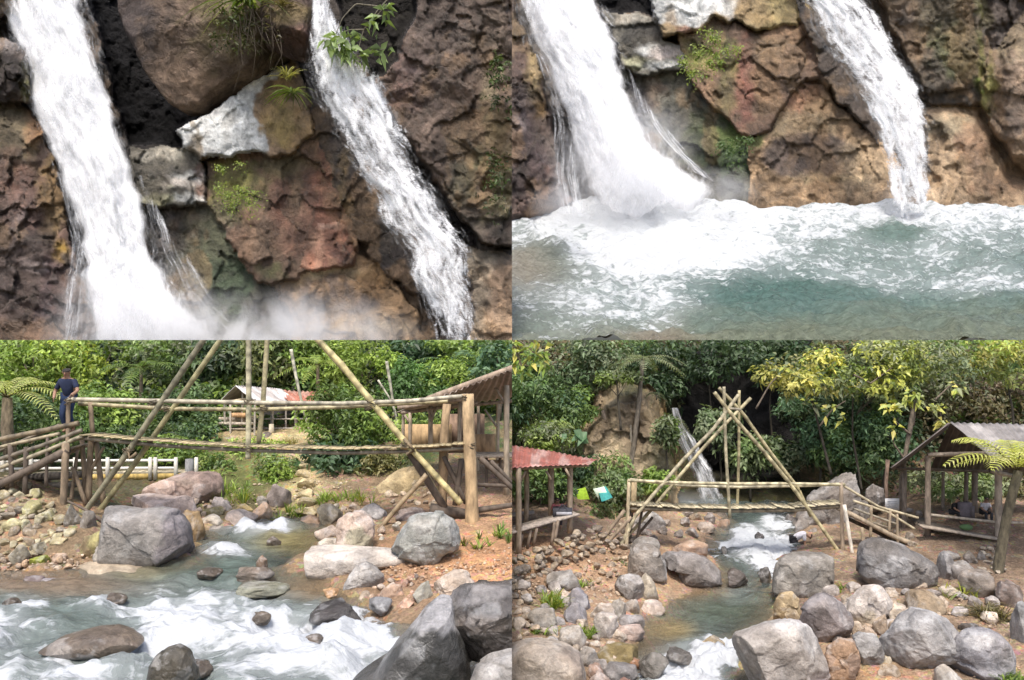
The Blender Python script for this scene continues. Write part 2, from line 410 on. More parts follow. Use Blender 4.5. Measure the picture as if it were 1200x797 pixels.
def crown(mb, c, r, n, size, pal, rr, clumps=14, ratio=.45, spray=4, upbias=.5, droop=.2):
    ns = max(1, n//spray)
    C, v, ci, k = crown_pts(c, r, ns, rr, clumps)
    pal = np.array(pal); shade = rr.uniform(.55, 1.5, len(k))
    base = pal[rr.integers(0, len(pal), len(k))]
    cs = base[ci]*.65+pal[rr.integers(0, len(pal), ns)]*.35
    cs = cs*(shade[ci]*rr.uniform(.7, 1.3, ns))[:, None]
    C = np.repeat(C, spray, 0)+rr.normal(size=(ns*spray, 3))*size*.25
    N = np.repeat(v, spray, 0)*.7+np.array([0, -.15, upbias])+rr.normal(size=(ns*spray, 3))*.45
    col = np.repeat(cs, spray, 0)*rr.uniform(.85, 1.15, (ns*spray, 1))
    V, t, cc = leaves_np(C, N, size*rr.uniform(.6, 1.25, ns*spray), col, ratio, rr, droop)
    mb.add(V, None, t, cc)
    return k*np.array(r)+np.array(c)

def blades(mb, c, n, L, w, pal, rr, spread=.6, up=1.0, bend=.8, seg=4, dirs=None, jitter=.05):
    """arching strap leaves from one root"""
    pal = np.array(pal); c = np.array(c, float)
    for i in range(n):
        a = rr.uniform(0, 2*math.pi); d = np.array([math.cos(a), math.sin(a), 0])*rr.uniform(.3, 1)*spread
        if dirs is not None: d = np.array(dirs(rr), float)
        l = L*rr.uniform(.6, 1.1); g = np.array([d[0], d[1], up*rr.uniform(.7, 1.1)]) if dirs is None else d
        g = g/np.linalg.norm(g)
        s = np.linspace(0, 1, seg+1)[:, None]
        C = c+rr.normal(size=3)*jitter*L+g*s*l-np.array([0, 0, 1])*bend*l*(s**2)*.5
        side = np.cross(g, [0, 0, 1.]); side = side/max(np.linalg.norm(side), 1e-4)
        side = side*.8+rr.normal(size=3)*.3
        W = w*np.sin(np.pi*(.12+.88*s)**.7)*.5+.002
        V = np.empty(((seg+1)*2, 3)); V[0::2] = C+side*W; V[1::2] = C-side*W
        q = [[2*k, 2*k+1, 2*k+3, 2*k+2] for k in range(seg)]
        mb.add(V, q, None, pal[rr.integers(0, len(pal))]*rr.uniform(.75, 1.25))

def frond(mb, c, tipdir, L, pal, rr, n=26, droop=.5, width=.28, lw=.045, stem=(.12, .1, .04)):
    """a feather-shaped fern or palm frond"""
    c = np.array(c, float); g = np.array(tipdir, float); g /= np.linalg.norm(g)
    side = np.cross(g, [0, 0, 1.]); side /= max(np.linalg.norm(side), 1e-4)
    s = np.linspace(0.08, 1, n); C = c+g*(s*L)[:, None]-np.array([0, 0, 1.])*(droop*L*(s**2)*.6)[:, None]
    mb.tube(np.vstack([c, C[::5], C[-1:]]), .018*L/2, .004*L/2, stem, 5)
    pal = np.array(pal)
    tg = np.gradient(C, axis=0); tg /= np.linalg.norm(tg, axis=1)[:, None]
    for sg in (-1, 1):
        l = width*L*np.sin(np.pi*np.clip(.08+.9*s, 0, 1))**.7*rr.uniform(.85, 1.1, n)
        dvec = side*sg*.85+tg*.5+np.array([0, 0, -.22])
        tip = C+dvec*l[:, None]; w = tg*(lw*L)
        V = np.stack([C-w*.35, (C+tip)/2-w*.5+np.array([0, 0, .02*L]), tip, (C+tip)/2+w*.5+np.array([0, 0, .02*L]), C+w*.35], 1).reshape(-1, 3)
        b = np.arange(n)[:, None]*5
        t = np.concatenate([b+np.array([[0, 1, 4]]), b+np.array([[1, 3, 4]]), b+np.array([[1, 2, 3]])])
        col = pal[rr.integers(0, len(pal), n)]*rr.uniform(.8, 1.2, (n, 1))
        mb.add(V, None, t, np.repeat(col, 5, 0))
# ================================================================== painting of stone (albedo: minerals, moss, lichen, wet film; cave and gully shade too)
def poly_sd(px, py, poly):
    poly = np.array(poly, float); n = len(poly); d = np.full(px.shape, 1e9); ins = np.zeros(px.shape, bool)
    for i in range(n):
        a = poly[i]; b = poly[(i+1) % n]; e = b-a
        t = np.clip(((px-a[0])*e[0]+(py-a[1])*e[1])/max(e@e, 1e-9), 0, 1)
        d = np.minimum(d, np.hypot(px-a[0]-t*e[0], py-a[1]-t*e[1]))
        c = ((a[1] > py) != (b[1] > py)) & (px < (b[0]-a[0])*(py-a[1])/((b[1]-a[1]) or 1e-9)+a[0])
        ins ^= c
    return np.where(ins, -d, d)
def paint(V, base, seed, patches=(), var=.35, freq=.02, pts=None):
    px, py = PX(V) if pts is None else pts
    q = np.stack([px*freq, py*freq, V[:, 1]*.1], 1)
    c = np.array(base)*(1+var*fbm(q, seed, 5)+.18*fbm(q*6, seed+3, 3))[:, None]
    wx = 5*fbm(q*3.5, seed+11, 4); wy = 5*fbm(q*3.5+50, seed+12, 4)
    _, bi = blocks(V, 90, seed, 0, 0); c = c*(1+.22*_h(bi, bi*0+seed, bi*0, 3))[:, None]
    for pa in patches:
        shape, col, soft = pa[0], np.array(pa[1]), pa[2]
        st = pa[3] if len(pa) > 3 else 1.0; mott = pa[4] if len(pa) > 4 else .5
        x, y = px+wx, py+wy
        if len(shape) == 4 and not isinstance(shape[0], tuple):
            cx, cy, rx, ry = shape; d = (np.sqrt(((x-cx)/rx)**2+((y-cy)/ry)**2)-1)*min(rx, ry)
        else: d = poly_sd(x, y, shape)
        m = 1-sst(-soft, soft, d+mott*soft*2*fbm(q*4, seed+20, 4))
        v = 1+.25*fbm(q*5, seed+30, 3)
        c = c*(1-(m*st)[:, None])+col*(m*st*v)[:, None]
    return c
def cliff_rock(name, label, cat, outline, d, front, back, base, patches=(), seed=0, quad='TL', mat='cliff', nt=320, nr=80, pw=4.2, amp=.075, facets=7, fk=(.7, .95), var=.35, c0=None, detail=1.0, group=None, cells=16):
    V, q, t = star_rock(outline, d, front, back, nt, nr, seed, amp, pw, facets, fk, c0, 0, detail, .5, cells)
    o = mesh_np(name, V, q, t, paint(V, base, seed, patches, var), M[mat], None, quad, solid=True)
    return tag(o, label, cat, group)
def sheet(name, x0, x1, y0, y1, dfun, colfun, mat, quad, step=5, parent=None):
    xs = np.arange(x0, x1+step, step); ys = np.arange(y0, y1+step, step)
    gx, gy = np.meshgrid(xs, ys); gx = gx.ravel(); gy = gy.ravel()
    d = dfun(gx, gy); V = np.stack([(gx-CX)/F*d, d, (CY-gy)/F*d], 1)
    w = len(xs); i = np.arange(len(ys)-1)[:, None]*w; j = np.arange(w-1)[None]
    q = np.stack([i+j, i+w+j, i+w+j+1, i+j+1], -1).reshape(-1, 4)
    return mesh_np(name, V, q, None, colfun(V, gx, gy), mat, parent, quad)


def relief_cliff(quad, label, x0, x1, y0, y1, d0, regions, mpp, seed, step=1.7):
    """one cliff whose jointed rock faces meet edge to edge; each face is a part of it"""
    root = thing('cliff', label, 'cliff', P((x0+x1)/2, y1, d0), quad)
    xs = np.arange(x0, x1+step, step); ys = np.arange(y0, y1+step, step); gx, gy = np.meshgrid(xs, ys); sh = gx.shape; x = gx.ravel(); y = gy.ravel()
    q0 = np.stack([x*.02, y*.02, x*0+seed], 1); wx = x+7*fbm(q0*1.6, seed, 4)+1.6*fbm(q0*9, seed+5, 3); wy = y+7*fbm(q0*1.6+40, seed+1, 4)+1.6*fbm(q0*9+9, seed+6, 3)
    off = np.zeros(len(x)); rid = np.full(len(x), -1)
    jx = x+4.5*fbm(q0*3, seed+2, 5); jy = y+4.5*fbm(q0*3+30, seed+3, 5)
    for i, r in enumerate(regions):
        sd = poly_sd(jx, jy, r['poly']); c = np.mean(np.array(r['poly'], float), 0)
        o = (r['off']+r.get('gx', 0)*(x-c[0])/100+r.get('gy', .0)*(y-c[1])/100)
        rnd = r.get('round', 0)
        if rnd: o = o-rnd*(1-sst(0, r.get('rw', 40), -sd))
        m = 1-sst(-2.2, 2.2, sd); off = off*(1-m)+o*m
        crack = np.exp(-(sd/2.0)**2); off = off-crack*.14*mpp*6
        rid = np.where(sd < 0, i, rid)
    u = wx+.35*wy; v = wy-.25*wx
    fr = np.ones(len(x)); 
    for i, r in enumerate(regions): fr = np.where(rid == i, r.get('frac', 1.), fr)
    b1, ix, iy, dx, dy = worley2(u, v*1.25, 1/46., seed); z = np.zeros_like(ix)
    b2, jx2, jy2, dx2, dy2 = worley2(u*1.1, v, 1/17., seed+3)
    b3, kx, ky, dx3, dy3 = worley2(wx, wy, 1/7., seed+6)
    g1 = .75*_h(ix, iy, z, seed+1)+1.1*(dx*_h(ix, iy, z+1, seed)+dy*_h(ix, iy, z+2, seed)); g2 = .7*_h(jx2, jy2, z, seed+1)+1.2*(dx2*_h(jx2, jy2, z+1, seed)+dy2*_h(jx2, jy2, z+2, seed)); g3 = .7*_h(kx, ky, z, seed+1)+1.2*(dx3*_h(kx, ky, z+1, seed)+dy3*_h(kx, ky, z+2, seed))
    rough = sst(-.25, .35, fbm(q0*1.1+70, seed+8, 3))
    off = off+mpp*fr*(4.6*g1+1.8*g2*(.3+rough)+.7*g3*rough-.7*np.exp(-(b1/.035)**2)-.35*np.exp(-(b2/.05)**2)*rough)+mpp*(5*fbm(q0*1.2, seed+10, 3)+1.1*fbm(q0*8, seed+11, 4))
    d = d0-off; V = np.stack([(x-CX)/F*d, d, (CY-y)/F*d], 1)
    tint = 1+.20*_h(ix, iy, z, seed+7)+.16*_h(jx2, jy2, z, seed+8)
    dirt = np.clip(np.exp(-(b1/.04)**2)*.35+np.exp(-(b2/.06)**2)*.22*rough, 0, .5)*np.minimum(fr, 1)
    w = sh[1]; i = np.arange(sh[0]-1)[:, None]*w; j = np.arange(w-1)[None]; q = np.stack([i+j, i+w+j, i+w+j+1, i+j+1], -1).reshape(-1, 4)
    fid = rid[q[:, 0]]
    for k, r in enumerate(regions):
        qq = q[fid == k]
        if not len(qq): continue
        used = np.unique(qq); mp = np.full(len(V), -1); mp[used] = np.arange(len(used)); Vu = V[used]
        c = paint(Vu, r['base'], seed+k*3, r.get('patches', ()), r.get('var', .35), .02, (x[used], y[used]))
        if r.get('mat', '') != 'cliff':
            sk = r.get('stain', 1.)
            xu, yu = wx[used], wy[used]; g = sst(.05, .45, fbm(np.stack([xu*.012, yu*.009, xu*0], 1), 881, 5))[:, None]*.45*sk; c = c*(1-g)+np.array((.155,.115,.085))*g*(.6+c.mean(1, keepdims=True)*2.)
            st = sst(.18, .5, fbm(np.stack([xu*.055+yu*.012, yu*.007, xu*0], 1), 883, 4))[:, None]*.42*sk; c = c*(1-st)+c*.38*st
            oc = sst(.22, .5, fbm(np.stack([xu*.03, yu*.018, xu*0+9], 1), 885, 5))[:, None]*.4*sk; c = c*(1-oc)+np.array((.29,.185,.095))*oc
        c = c*tint[used][:, None]; dd = dirt[used][:, None]; c = c*(1-dd)+np.array(r.get('crack', (.05, .045, .03)))*dd
        o = mesh_np(r['name'], Vu-parent_world(root), mp[qq], None, c, M[r.get('mat', 'cliffjoint')], root, quad)
        if r.get('label'): o['label'] = r['label']
    return root

DARK = (.016, .015, .017); BROWN = (.20, .145, .105); REDB = (.24, .115, .075); TAN = (.40, .27, .15); ORNG = (.40, .22, .10)
WHITE = (.66, .67, .65); MOSS = (.17, .20, .035); OLIV = (.15, .135, .05); GREYG = (.13, .13, .105); MUST = (.34, .23, .06); PALE = (.46, .43, .36)

# ================================================================== VIEW ONE: close cliff with two falls
def tl():
    def dfn(x, y):
        p = np.stack([x*.012, y*.012, x*0], 1); return 68+2.5*fbm(p, 3, 5)+1.2*ridged(p*2, 8, 4)
    d = 61
    cliff_rock('boulder', 'huge smooth brown boulder hanging over the black cave between both falls', 'boulder',
        [(138,-70),(140,-10),(152,40),(168,72),(186,100),(205,120),(222,128),(243,126),(272,108),(300,94),(335,68),(366,58),(372,20),(370,-70)], d-.6, 4.2, 3, (.19, .14, .105),
        [((130, 20, 55, 120), (.05, .042, .042), 26, .85), ((330, 30, 50, 70), (.09, .075, .045), 22, .8), ((232, 100, 55, 30), (.24, .17, .12), 20, .8), ((270, 20, 40, 50), (.17, .14, .075), 25, .7)], 21, pw=2.8, amp=.05, facets=4, var=.25, cells=9)
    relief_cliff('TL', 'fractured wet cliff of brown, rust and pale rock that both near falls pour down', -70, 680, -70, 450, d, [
        dict(name='back_face', label='black wet rock behind the falling water', poly=[(-100,-100),(700,-100),(700,480),(-100,480)], off=-1.5, base=(.05,.043,.04), mat='cliffwet'),
        dict(name='rock_face', poly=[(150,170),(170,174),(212,172),(234,186),(290,150),(345,66),(362,110),(430,200),(560,300),(570,450),(130,450),(165,330),(160,240)], off=.0, gy=.6, base=(.12,.092,.07), patches=[((330,350,120,40),(.10,.10,.075),20,.7)]),
        dict(name='white_capped_face', stain=.15, label='white capped slab with orange flank', poly=[(208,152),(224,136),(254,128),(278,103),(300,89),(330,69),(346,62),(356,92),(364,122),(372,160),(352,176),(330,190),(300,186),(268,190),(240,190),(214,182)], off=1.55, gx=-.7, gy=1.0, frac=.36, base=(.25,.175,.11), patches=[([(300,140),(345,60),(375,165),(345,180),(316,160)],(.38,.255,.12),8,.85), ([(200,150),(254,124),(300,82),(345,55),(338,78),(318,92),(302,112),(296,132),(306,152),(312,164),(312,178),(270,190),(236,186),(205,184)],(.66,.67,.655),2.2,1.,.15), ([(222,138),(226,136),(236,162),(233,190),(226,188),(231,160)],(.32,.29,.24),1.6,.85,.1), ([(226,160),(236,158),(238,188),(214,184)],(.36,.29,.20),3,.7,.2), ((350,95,14,40),(.17,.13,.09),9,.7), ((330,150,16,20),(.27,.21,.07),8,.6)]),
        dict(name='rust_face', label='rust red and mossy face', poly=[(240,186),(268,184),(300,180),(335,186),(372,156),(392,205),(412,250),(420,300),(384,318),(345,332),(310,338),(285,316),(262,278),(244,238)], off=1.35, gx=.2, gy=.9, base=(.19,.115,.075), patches=[([(310,196),(388,190),(410,290),(345,300),(318,250)],(.23,.105,.07),12,.85), ((272,222,36,34),(.15,.165,.035),12,.8), ((330,196,34,9),(.16,.15,.05),6,.7), ((300,290,22,30),(.15,.10,.065),10,.7), ((318,320,14,10),(.10,.13,.03),6,.8), ((345,205,10,40),(.20,.155,.07),7,.5), ((258,262,16,20),(.14,.12,.09),7,.6)]),
        dict(name='ledge_face', stain=.3, label='grey ledges with pale lichen', poly=[(150,168),(166,174),(212,172),(236,184),(244,238),(200,244),(150,236)], off=1.15, gy=1.0, base=(.13,.12,.095), patches=[((186,179,32,8),PALE,4,.95,.2), ((222,206,22,6),WHITE,3,.95,.2), ((214,216,20,7),(.50,.46,.42),3,.8,.2), ((224,231,28,6),(.60,.61,.59),3,.95,.2), ((188,232,18,9),(.36,.35,.22),4,.85), ((190,200,26,10),(.085,.08,.07),7,.8), ((236,205,5,26),(.22,.12,.09),4,.7)]),
        dict(name='streaked_slab', label='grey green streaked slab', poly=[(150,236),(200,244),(244,238),(266,282),(290,318),(330,350),(350,450),(130,450),(168,330)], off=1.05, gx=-.2, gy=1.0, frac=.7, base=(.115,.11,.085), patches=[((212,262,20,30),(.19,.125,.085),10,.6), ((255,300,40,50),(.085,.095,.055),18,.8), ((280,340,60,34),(.055,.085,.045),18,.7), ((180,300,26,70),(.075,.07,.072),16,.8)]),
        dict(name='orange_foot', label='pale orange broken foot of the cliff', poly=[(318,336),(345,328),(384,312),(412,296),(440,300),(462,330),(490,370),(506,450),(330,450),(345,370)], off=1.7, gx=.2, gy=1.2, base=(.33,.225,.13), patches=[((345,322,34,16),(.45,.33,.20),6,.9), ((395,322,44,9),(.42,.33,.20),5,.8), ((398,346,48,24),(.13,.098,.078),4,.97,.15), ((440,330,26,14),(.36,.22,.10),7,.7), ((460,385,40,14),(.38,.29,.19),8,.7), ((420,384,50,5),(.46,.36,.23),4,.8), ((440,396,40,8),(.30,.22,.15),5,.7)]),
        dict(name='red_block', label='broken red block', poly=[(350,312),(360,276),(372,262),(392,258),(402,268),(416,292),(412,312),(385,318),(365,322)], off=2.0, gx=-.6, gy=.8, frac=1.5, base=(.25,.125,.085), patches=[((372,288,8,24),(.50,.29,.20),3,.9,.3), ((398,300,16,14),(.13,.065,.05),4,.8), ((384,266,16,6),(.40,.28,.22),3,.7), ((358,310,9,16),(.46,.22,.14),4,.8)]),
        dict(name='wet_ledge', label='black wet ledge', poly=[(352,70),(368,100),(400,150),(440,220),(480,290),(530,380),(500,352),(462,330),(436,298),(412,272),(394,222),(372,160),(360,110)], off=1.3, gx=.3, gy=.6, mat='cliffwet', base=(.07,.056,.048), patches=[((380,180,8,60),(.14,.10,.06),6,.6), ((440,270,30,30),(.10,.082,.065),12,.7), ((404,240,8,50),(.20,.14,.06),4,.6)]),
        dict(name='cave_back', label='back of the cave, shade painted black', poly=[(90,-80),(372,-80),(372,60),(345,66),(300,88),(250,128),(208,152),(210,172),(150,168),(120,60)], off=-7, base=(.008,.0075,.009), mat='cliff', frac=.6, var=.2, crack=(.006,.006,.006)),  # near black base colour holds the cave's shade
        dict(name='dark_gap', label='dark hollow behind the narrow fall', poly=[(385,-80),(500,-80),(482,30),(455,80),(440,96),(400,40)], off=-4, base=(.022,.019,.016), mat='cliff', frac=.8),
        dict(name='crumbly_wall', label='dark crumbly wall with olive patches', poly=[(440,92),(452,80),(470,60),(484,30),(492,-80),(690,-80),(690,276),(600,291),(578,288),(556,276),(534,248),(512,215),(490,185),(468,150),(446,122)], off=3.2, gx=.2, gy=-.6, frac=1.05, base=(.125,.09,.07), patches=[((478,95,34,34),(.17,.11,.095),12,.7), ((575,60,22,60),(.17,.13,.095),10,.5), ((578,130,10,60),(.24,.20,.13),6,.7), ((585,190,26,60),(.14,.13,.05),14,.7), ((510,60,30,50),(.085,.065,.055),14,.6), ((560,264,44,18),(.075,.062,.05),8,.8), ((478,82,14,4),(.38,.29,.27),3,.6), ((545,200,18,44),(.095,.09,.05),12,.6), ((586,245,20,14),(.24,.20,.11),6,.6)]),
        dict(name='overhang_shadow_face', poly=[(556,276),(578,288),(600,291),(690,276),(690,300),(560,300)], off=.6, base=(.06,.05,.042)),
        dict(name='tan_foot', label='rounded tan foot of the wall', poly=[(540,285),(562,292),(600,296),(690,294),(690,460),(520,460),(552,395),(556,340)], off=2.6, round=1.4, rw=30, gy=.8, frac=.8, base=(.37,.275,.18), patches=[((585,360,18,50),(.38,.235,.14),12,.6), ((566,304,20,14),(.35,.32,.24),7,.7), ((560,345,10,40),(.40,.36,.28),6,.6)]),
        dict(name='left_wall', label='purple and mustard wall left of the broad fall', poly=[(-80,110),(0,117),(22,120),(40,132),(54,158),(66,192),(76,230),(84,280),(98,330),(116,380),(128,460),(-80,460)], off=4.0, round=1.6, rw=46, gx=-.6, gy=.6, frac=1.15, base=(.15,.095,.075), patches=[((12,155,42,38),(.15,.13,.06),12,.8), ((46,145,14,24),(.32,.165,.07),6,.85), ((40,124,20,5),(.46,.36,.32),4,.7), ((62,235,14,46),(.29,.20,.09),7,.85), ((72,295,9,15),(.40,.25,.05),4,.95), ((15,335,60,80),(.06,.042,.046),20,.75), ((92,350,24,60),(.19,.16,.145),10,.7), ((40,312,12,8),(.38,.31,.30),3,.8,.3), ((8,232,16,10),(.30,.22,.19),4,.6), ((10,200,24,30),(.22,.12,.085),10,.6), ((25,390,40,14),(.21,.13,.07),8,.6), ((28,262,8,16),(.30,.24,.23),3,.6)]),
        dict(name='dripping_block', label='dripping grey block with mossy edge', poly=[(-80,45),(4,44),(20,52),(31,62),(36,80),(37,100),(40,122),(20,122),(-80,116)], off=3.6, round=.8, rw=20, frac=1.2, mat='cliffwet', base=(.16,.12,.105), patches=[((31,95,6,20),(.24,.27,.06),3,.9), ((5,95,24,28),(.065,.05,.048),8,.8), ((14,52,20,8),(.44,.40,.39),4,.75)]),
        dict(name='corner_block', poly=[(-80,-80),(14,-80),(17,4),(8,15),(2,24),(-80,28)], off=3.6, round=.6, rw=14, base=(.27,.20,.13), patches=[((0,20,12,12),(.08,.06,.055),5,.8)]),
        ], .067, 11)
    cliff_rock('boulder', 'dark boulder at the lip of the narrow fall under hanging grass', 'boulder',
        [(308,0),(330,-30),(366,-40),(372,20),(370,55),(356,68),(338,66),(320,58),(306,40)], d-4.2, 2.5, 2, (.10, .07, .06), [((345, 12, 22, 14), (.30, .23, .11), 8, .8), ((350, 42, 16, 12), (.19, .11, .085), 7, .7)], 111, nt=140, nr=34)
    # water
    waterfall('TL', 'broad foaming waterfall crashing past the black cave', [((2,-40),(96,-40)), ((4,0),(97,2)), ((22,55),(108,45)), ((38,115),(124,105)), ((52,160),(134,140)), ((70,205),(152,195)), ((86,255),(166,245)), ((97,305),(178,290)), ((104,345),(196,330)), ((112,400),(232,372)), ((112,450),(300,420))],
              d-3.6, 1.25, 1.6, dens=1.15, seed=1, lean=2.0, k=.8, widen=1.12)
    waterfall('TL', 'narrow ragged waterfall sliding down the dark rock ledge', [((366,-40),(382,-40)), ((366,5),(388,5)), ((363,45),(404,34)), ((364,80),(428,72)), ((372,112),(446,100)), ((390,148),(466,140)), ((412,188),(484,180)), ((438,232),(510,225)), ((462,275),(538,268)), ((482,318),(553,322)), ((497,360),(558,365)), ((508,400),(562,400)), ((512,450),(564,450))],
              d-6.2, .8, 1.0, dens=.62, seed=2, k=1.6, lean=-.5, au=9, av=.06, widen=1.14, grain=.5)
    # water film that slips over the wall beside the big fall
    thin_veil('TL', 'thin lacy film of water slipping over the wall beside the broad fall', [((64,200),(76,205)), ((72,240),(92,245)), ((82,290),(103,290)), ((76,330),(108,335)), ((66,375),(116,380)), ((60,440),(120,440))], d-6.6, .40, 3)
    thin_veil('TL', 'fan of fine spray streaks on the slab beside the broad fall', [((160,205),(168,206)), ((168,250),(192,252)), ((178,290),(222,300)), ((196,330),(262,345)), ((232,372),(300,390)), ((280,420),(360,430))], d-4.9, .36, 4)
    # plants
    rr = np.random.default_rng(5)
    G1 = [(.10,.15,.035), (.16,.20,.06), (.22,.26,.10), (.07,.10,.02)]; G2 = [(.30,.30,.09), (.12,.17,.04), (.16,.22,.06)]; DRY = [(.16,.13,.06), (.10,.085,.04), (.20,.16,.07)]
    def tuft(c, n, L, w, pal, label, dd=d-5.5, **kw):
        mb = MB(); blades(mb, P(c[0], c[1], dd), n, L, w, pal, rr, **kw)
        return tag(mb.build('grass_tuft', M['blade'], None, 'TL'), label, 'grass tuft')
    tuft((288, -2), 60, 4.2, .17, G1, 'spray of long pale green straps over the hanging boulder', spread=.9, up=.1, bend=1.3)
    tuft((337, 92), 34, 2.0, .12, [(.34,.33,.12), (.30,.28,.10)], 'dry yellow tuft on the white topped boulder', spread=.7, up=.7, bend=1.0, dd=d-6.6)
    tuft((343, 108), 40, 2.3, .15, G1, 'fresh green tuft hanging on the orange flank of the boulder', spread=.8, up=.15, bend=1.1, dd=d-6.8)
    tuft((330, 6), 46, 2.2, .07, DRY, 'brown dry grass cap on the lip of the narrow fall', spread=1., up=.4, bend=1.2, dd=d-6.6)
    mb = MB()
    for _ in range(26):
        x = rr.uniform(262, 330); y = rr.uniform(5, 40); L = rr.uniform(25, 70)
        pts = [P(x+rr.normal()*3, y, d-6), P(x+rr.normal()*5, y+L*.5, d-6.3), P(x+rr.normal()*9, y+L, d-6)]
        mb.tube(pts, .03, .012, (.13,.10,.07), 4)
    crown(mb, P(270, 25, d-5.6), (1.9, 1.0, 2.0), 500, .34, [(.07,.10,.025), (.13,.15,.05), (.18,.17,.08), (.06,.07,.03)], rr, 10)
    crown(mb, P(305, 40, d-5.6), (2.0, .8, 1.6), 260, .34, [(.09,.08,.045), (.07,.075,.03)], rr, 10)
    tag(mb.build('hanging_plant', M['leaf'], None, 'TL'), 'tangle of hanging roots and creeper on the brown boulder', 'plant')
    root = thing('branch', 'leafy branch with pale leaves leaning out before the narrow fall', 'branch', P(470, -20, d-8), 'TL')
    mb = MB(); paths = [[(470,-20),(445,8),(425,35),(418,60)], [(445,8),(415,5),(400,22),(390,45)], [(425,35),(440,20),(452,5)], [(418,60),(432,62),(450,58)], [(425,35),(405,36),(395,48)]]
    for pth in paths: mb.tube([P(x, y, d-8) for x, y in pth], .06, .025, (.16,.14,.10), 6, wob=.15)
    mb.build('stem', M['bark'], root, 'TL')
    mb = MB()
    for x, y, n in [(452,10,9), (438,28,8), (398,46,20), (392,58,16), (410,55,14), (404,66,10), (450,58,9), (434,66,9), (418,64,6), (386,50,10), (446,18,8), (412,40,8)]:
        c = P(x, y, d-8.2); C = c+rr.normal(size=(n, 3))*.22; V, t, cc = leaves_np(C, rr.normal(size=(n, 3))+np.array([0, -1., .6]), rr.uniform(.6, 1.15, n), np.array([(.20,.27,.10)])*rr.uniform(.6, 1.4, (n, 1)), .4, rr, .35); mb.add(V, None, t, cc)
    mb.build('foliage', M['leaf'], root, 'TL')
    for lab, c, r, n in [('dark leafy creeper high on the crumbly wall', (588, 98), (1.1, .8, 2.6), 420), ('mossy creeper low on the crumbly wall', (582, 215), (1.5, .6, 2.6), 300)]:
        mb = MB(); crown(mb, P(c[0], c[1], d-5.4), r, n, .32, [(.06,.09,.03), (.10,.14,.05), (.05,.06,.02)], rr, 9)
        tag(mb.build('creeper', M['leaf'], None, 'TL'), lab, 'plant')
    moss_clump('TL', 'bright green moss and small leaves on the face of the white topped boulder', (274, 218), (30, 26), d-5.9, 900, rr)
    mist_blob('TL', [(320, 404, 200, 76, d-6.8, 3.0), (160, 390, 130, 100, d-6.3, 2.2)], .55)

# ------------------------------------------------------------------ falling water
def fall_sheet(name, rows, d, bulge, parent, quad, mat, widen=1.0, dens=.9, lean=0.0, nu=48, sub=14, seed=0, rough=.25, edge=.16, foot=0.0):
    rows = np.array(rows, float); n = len(rows); t = np.linspace(0, n-1, (n-1)*sub+1); idx = np.arange(n)
    Lx, Ly, Rx, Ry = (np.interp(t, idx, rows[:, a, b]) for a, b in ((0, 0), (0, 1), (1, 0), (1, 1)))
    for _ in range(6):
        for A in (Lx, Ly, Rx, Ry): A[1:-1] = (A[:-2]+2*A[1:-1]+A[2:])/4
    qn = np.stack([t*1.3, t*0+seed, t*0], 1); Ln = np.abs(Rx-Lx); Lx = Lx+Ln*.07*fbm(qn, seed+60, 4); Rx = Rx+Ln*.07*fbm(qn+50, seed+61, 4)
    mx, my = (Lx+Rx)/2, (Ly+Ry)/2; Lx, Ly, Rx, Ry = mx+(Lx-mx)*widen, my+(Ly-my)*widen, mx+(Rx-mx)*widen, my+(Ry-my)*widen
    u = np.linspace(0, 1, nu); gx = Lx[:, None]*(1-u)+Rx[:, None]*u; gy = Ly[:, None]*(1-u)+Ry[:, None]*u
    vv = np.concatenate([[0], np.cumsum(np.hypot(np.diff(mx), np.diff(my)))])
    W = np.abs(Rx-Lx)
    uu = np.tile(u, (len(t), 1)); vg = np.tile(vv[:, None], (1, nu))
    nz = fbm(np.stack([uu.ravel()*9, vg.ravel()*.02, uu.ravel()*0], 1), seed, 4).reshape(uu.shape)
    dd = d-bulge*np.sin(np.pi*uu)**.8-rough*nz+lean*(1-vg/vv[-1])
    V = np.stack([(gx-CX)/F*dd, dd, (CY-gy)/F*dd], -1).reshape(-1, 3)
    m = np.minimum(uu, 1-uu); de = dens*sst(0, edge, m)**.7
    if foot: de = de*(1-sst(1-foot, 1., vg/vv[-1]))
    i = np.arange(len(t)-1)[:, None]*nu; j = np.arange(nu-1)[None]
    q = np.stack([i+j, i+nu+j, i+nu+j+1, i+j+1], -1).reshape(-1, 4)
    uv = np.stack([(uu*(W/60.)[:, None]).ravel(), vg.ravel()], 1)
    off = parent_world(parent)
    return mesh_np(name, V-off, q, None, None, mat, parent, quad, attrs={'dens': de.ravel()}, uv=uv)
def waterfall(quad, label, rows, d, bulge, veil, dens=.95, seed=0, k=1.0, lean=0.0, au=7, av=.035, widen=1.0, grain=.2):
    r0 = rows[-2]; root = thing('waterfall', label, 'waterfall', P((r0[0][0]+r0[1][0])/2, (r0[0][1]+r0[1][1])/2, d), quad)
    f1 = fall_mat('falling_water', au, av, k, .18, .82, seed, .05, grain); f2 = fall_mat('falling_water_veil', 16, .06, 1.3, .15, 1.1, seed+5, .05, .45)
    fall_sheet('main_sheet', rows, d, bulge, root, quad, f1, widen, dens, lean, seed=seed, edge=.26, foot=.20)
    fall_sheet('veil', rows, d-bulge*.55, bulge*1.1, root, quad, f2, widen*1.18, dens*.60, lean, seed=seed+3, rough=.5, edge=.4, foot=.24)
    fall_sheet('outer_veil', rows, d-bulge*1.1, bulge*1.2, root, quad, f2, widen*1.34, dens*.36, lean, seed=seed+6, rough=.7, edge=.5, foot=.22)
    return root
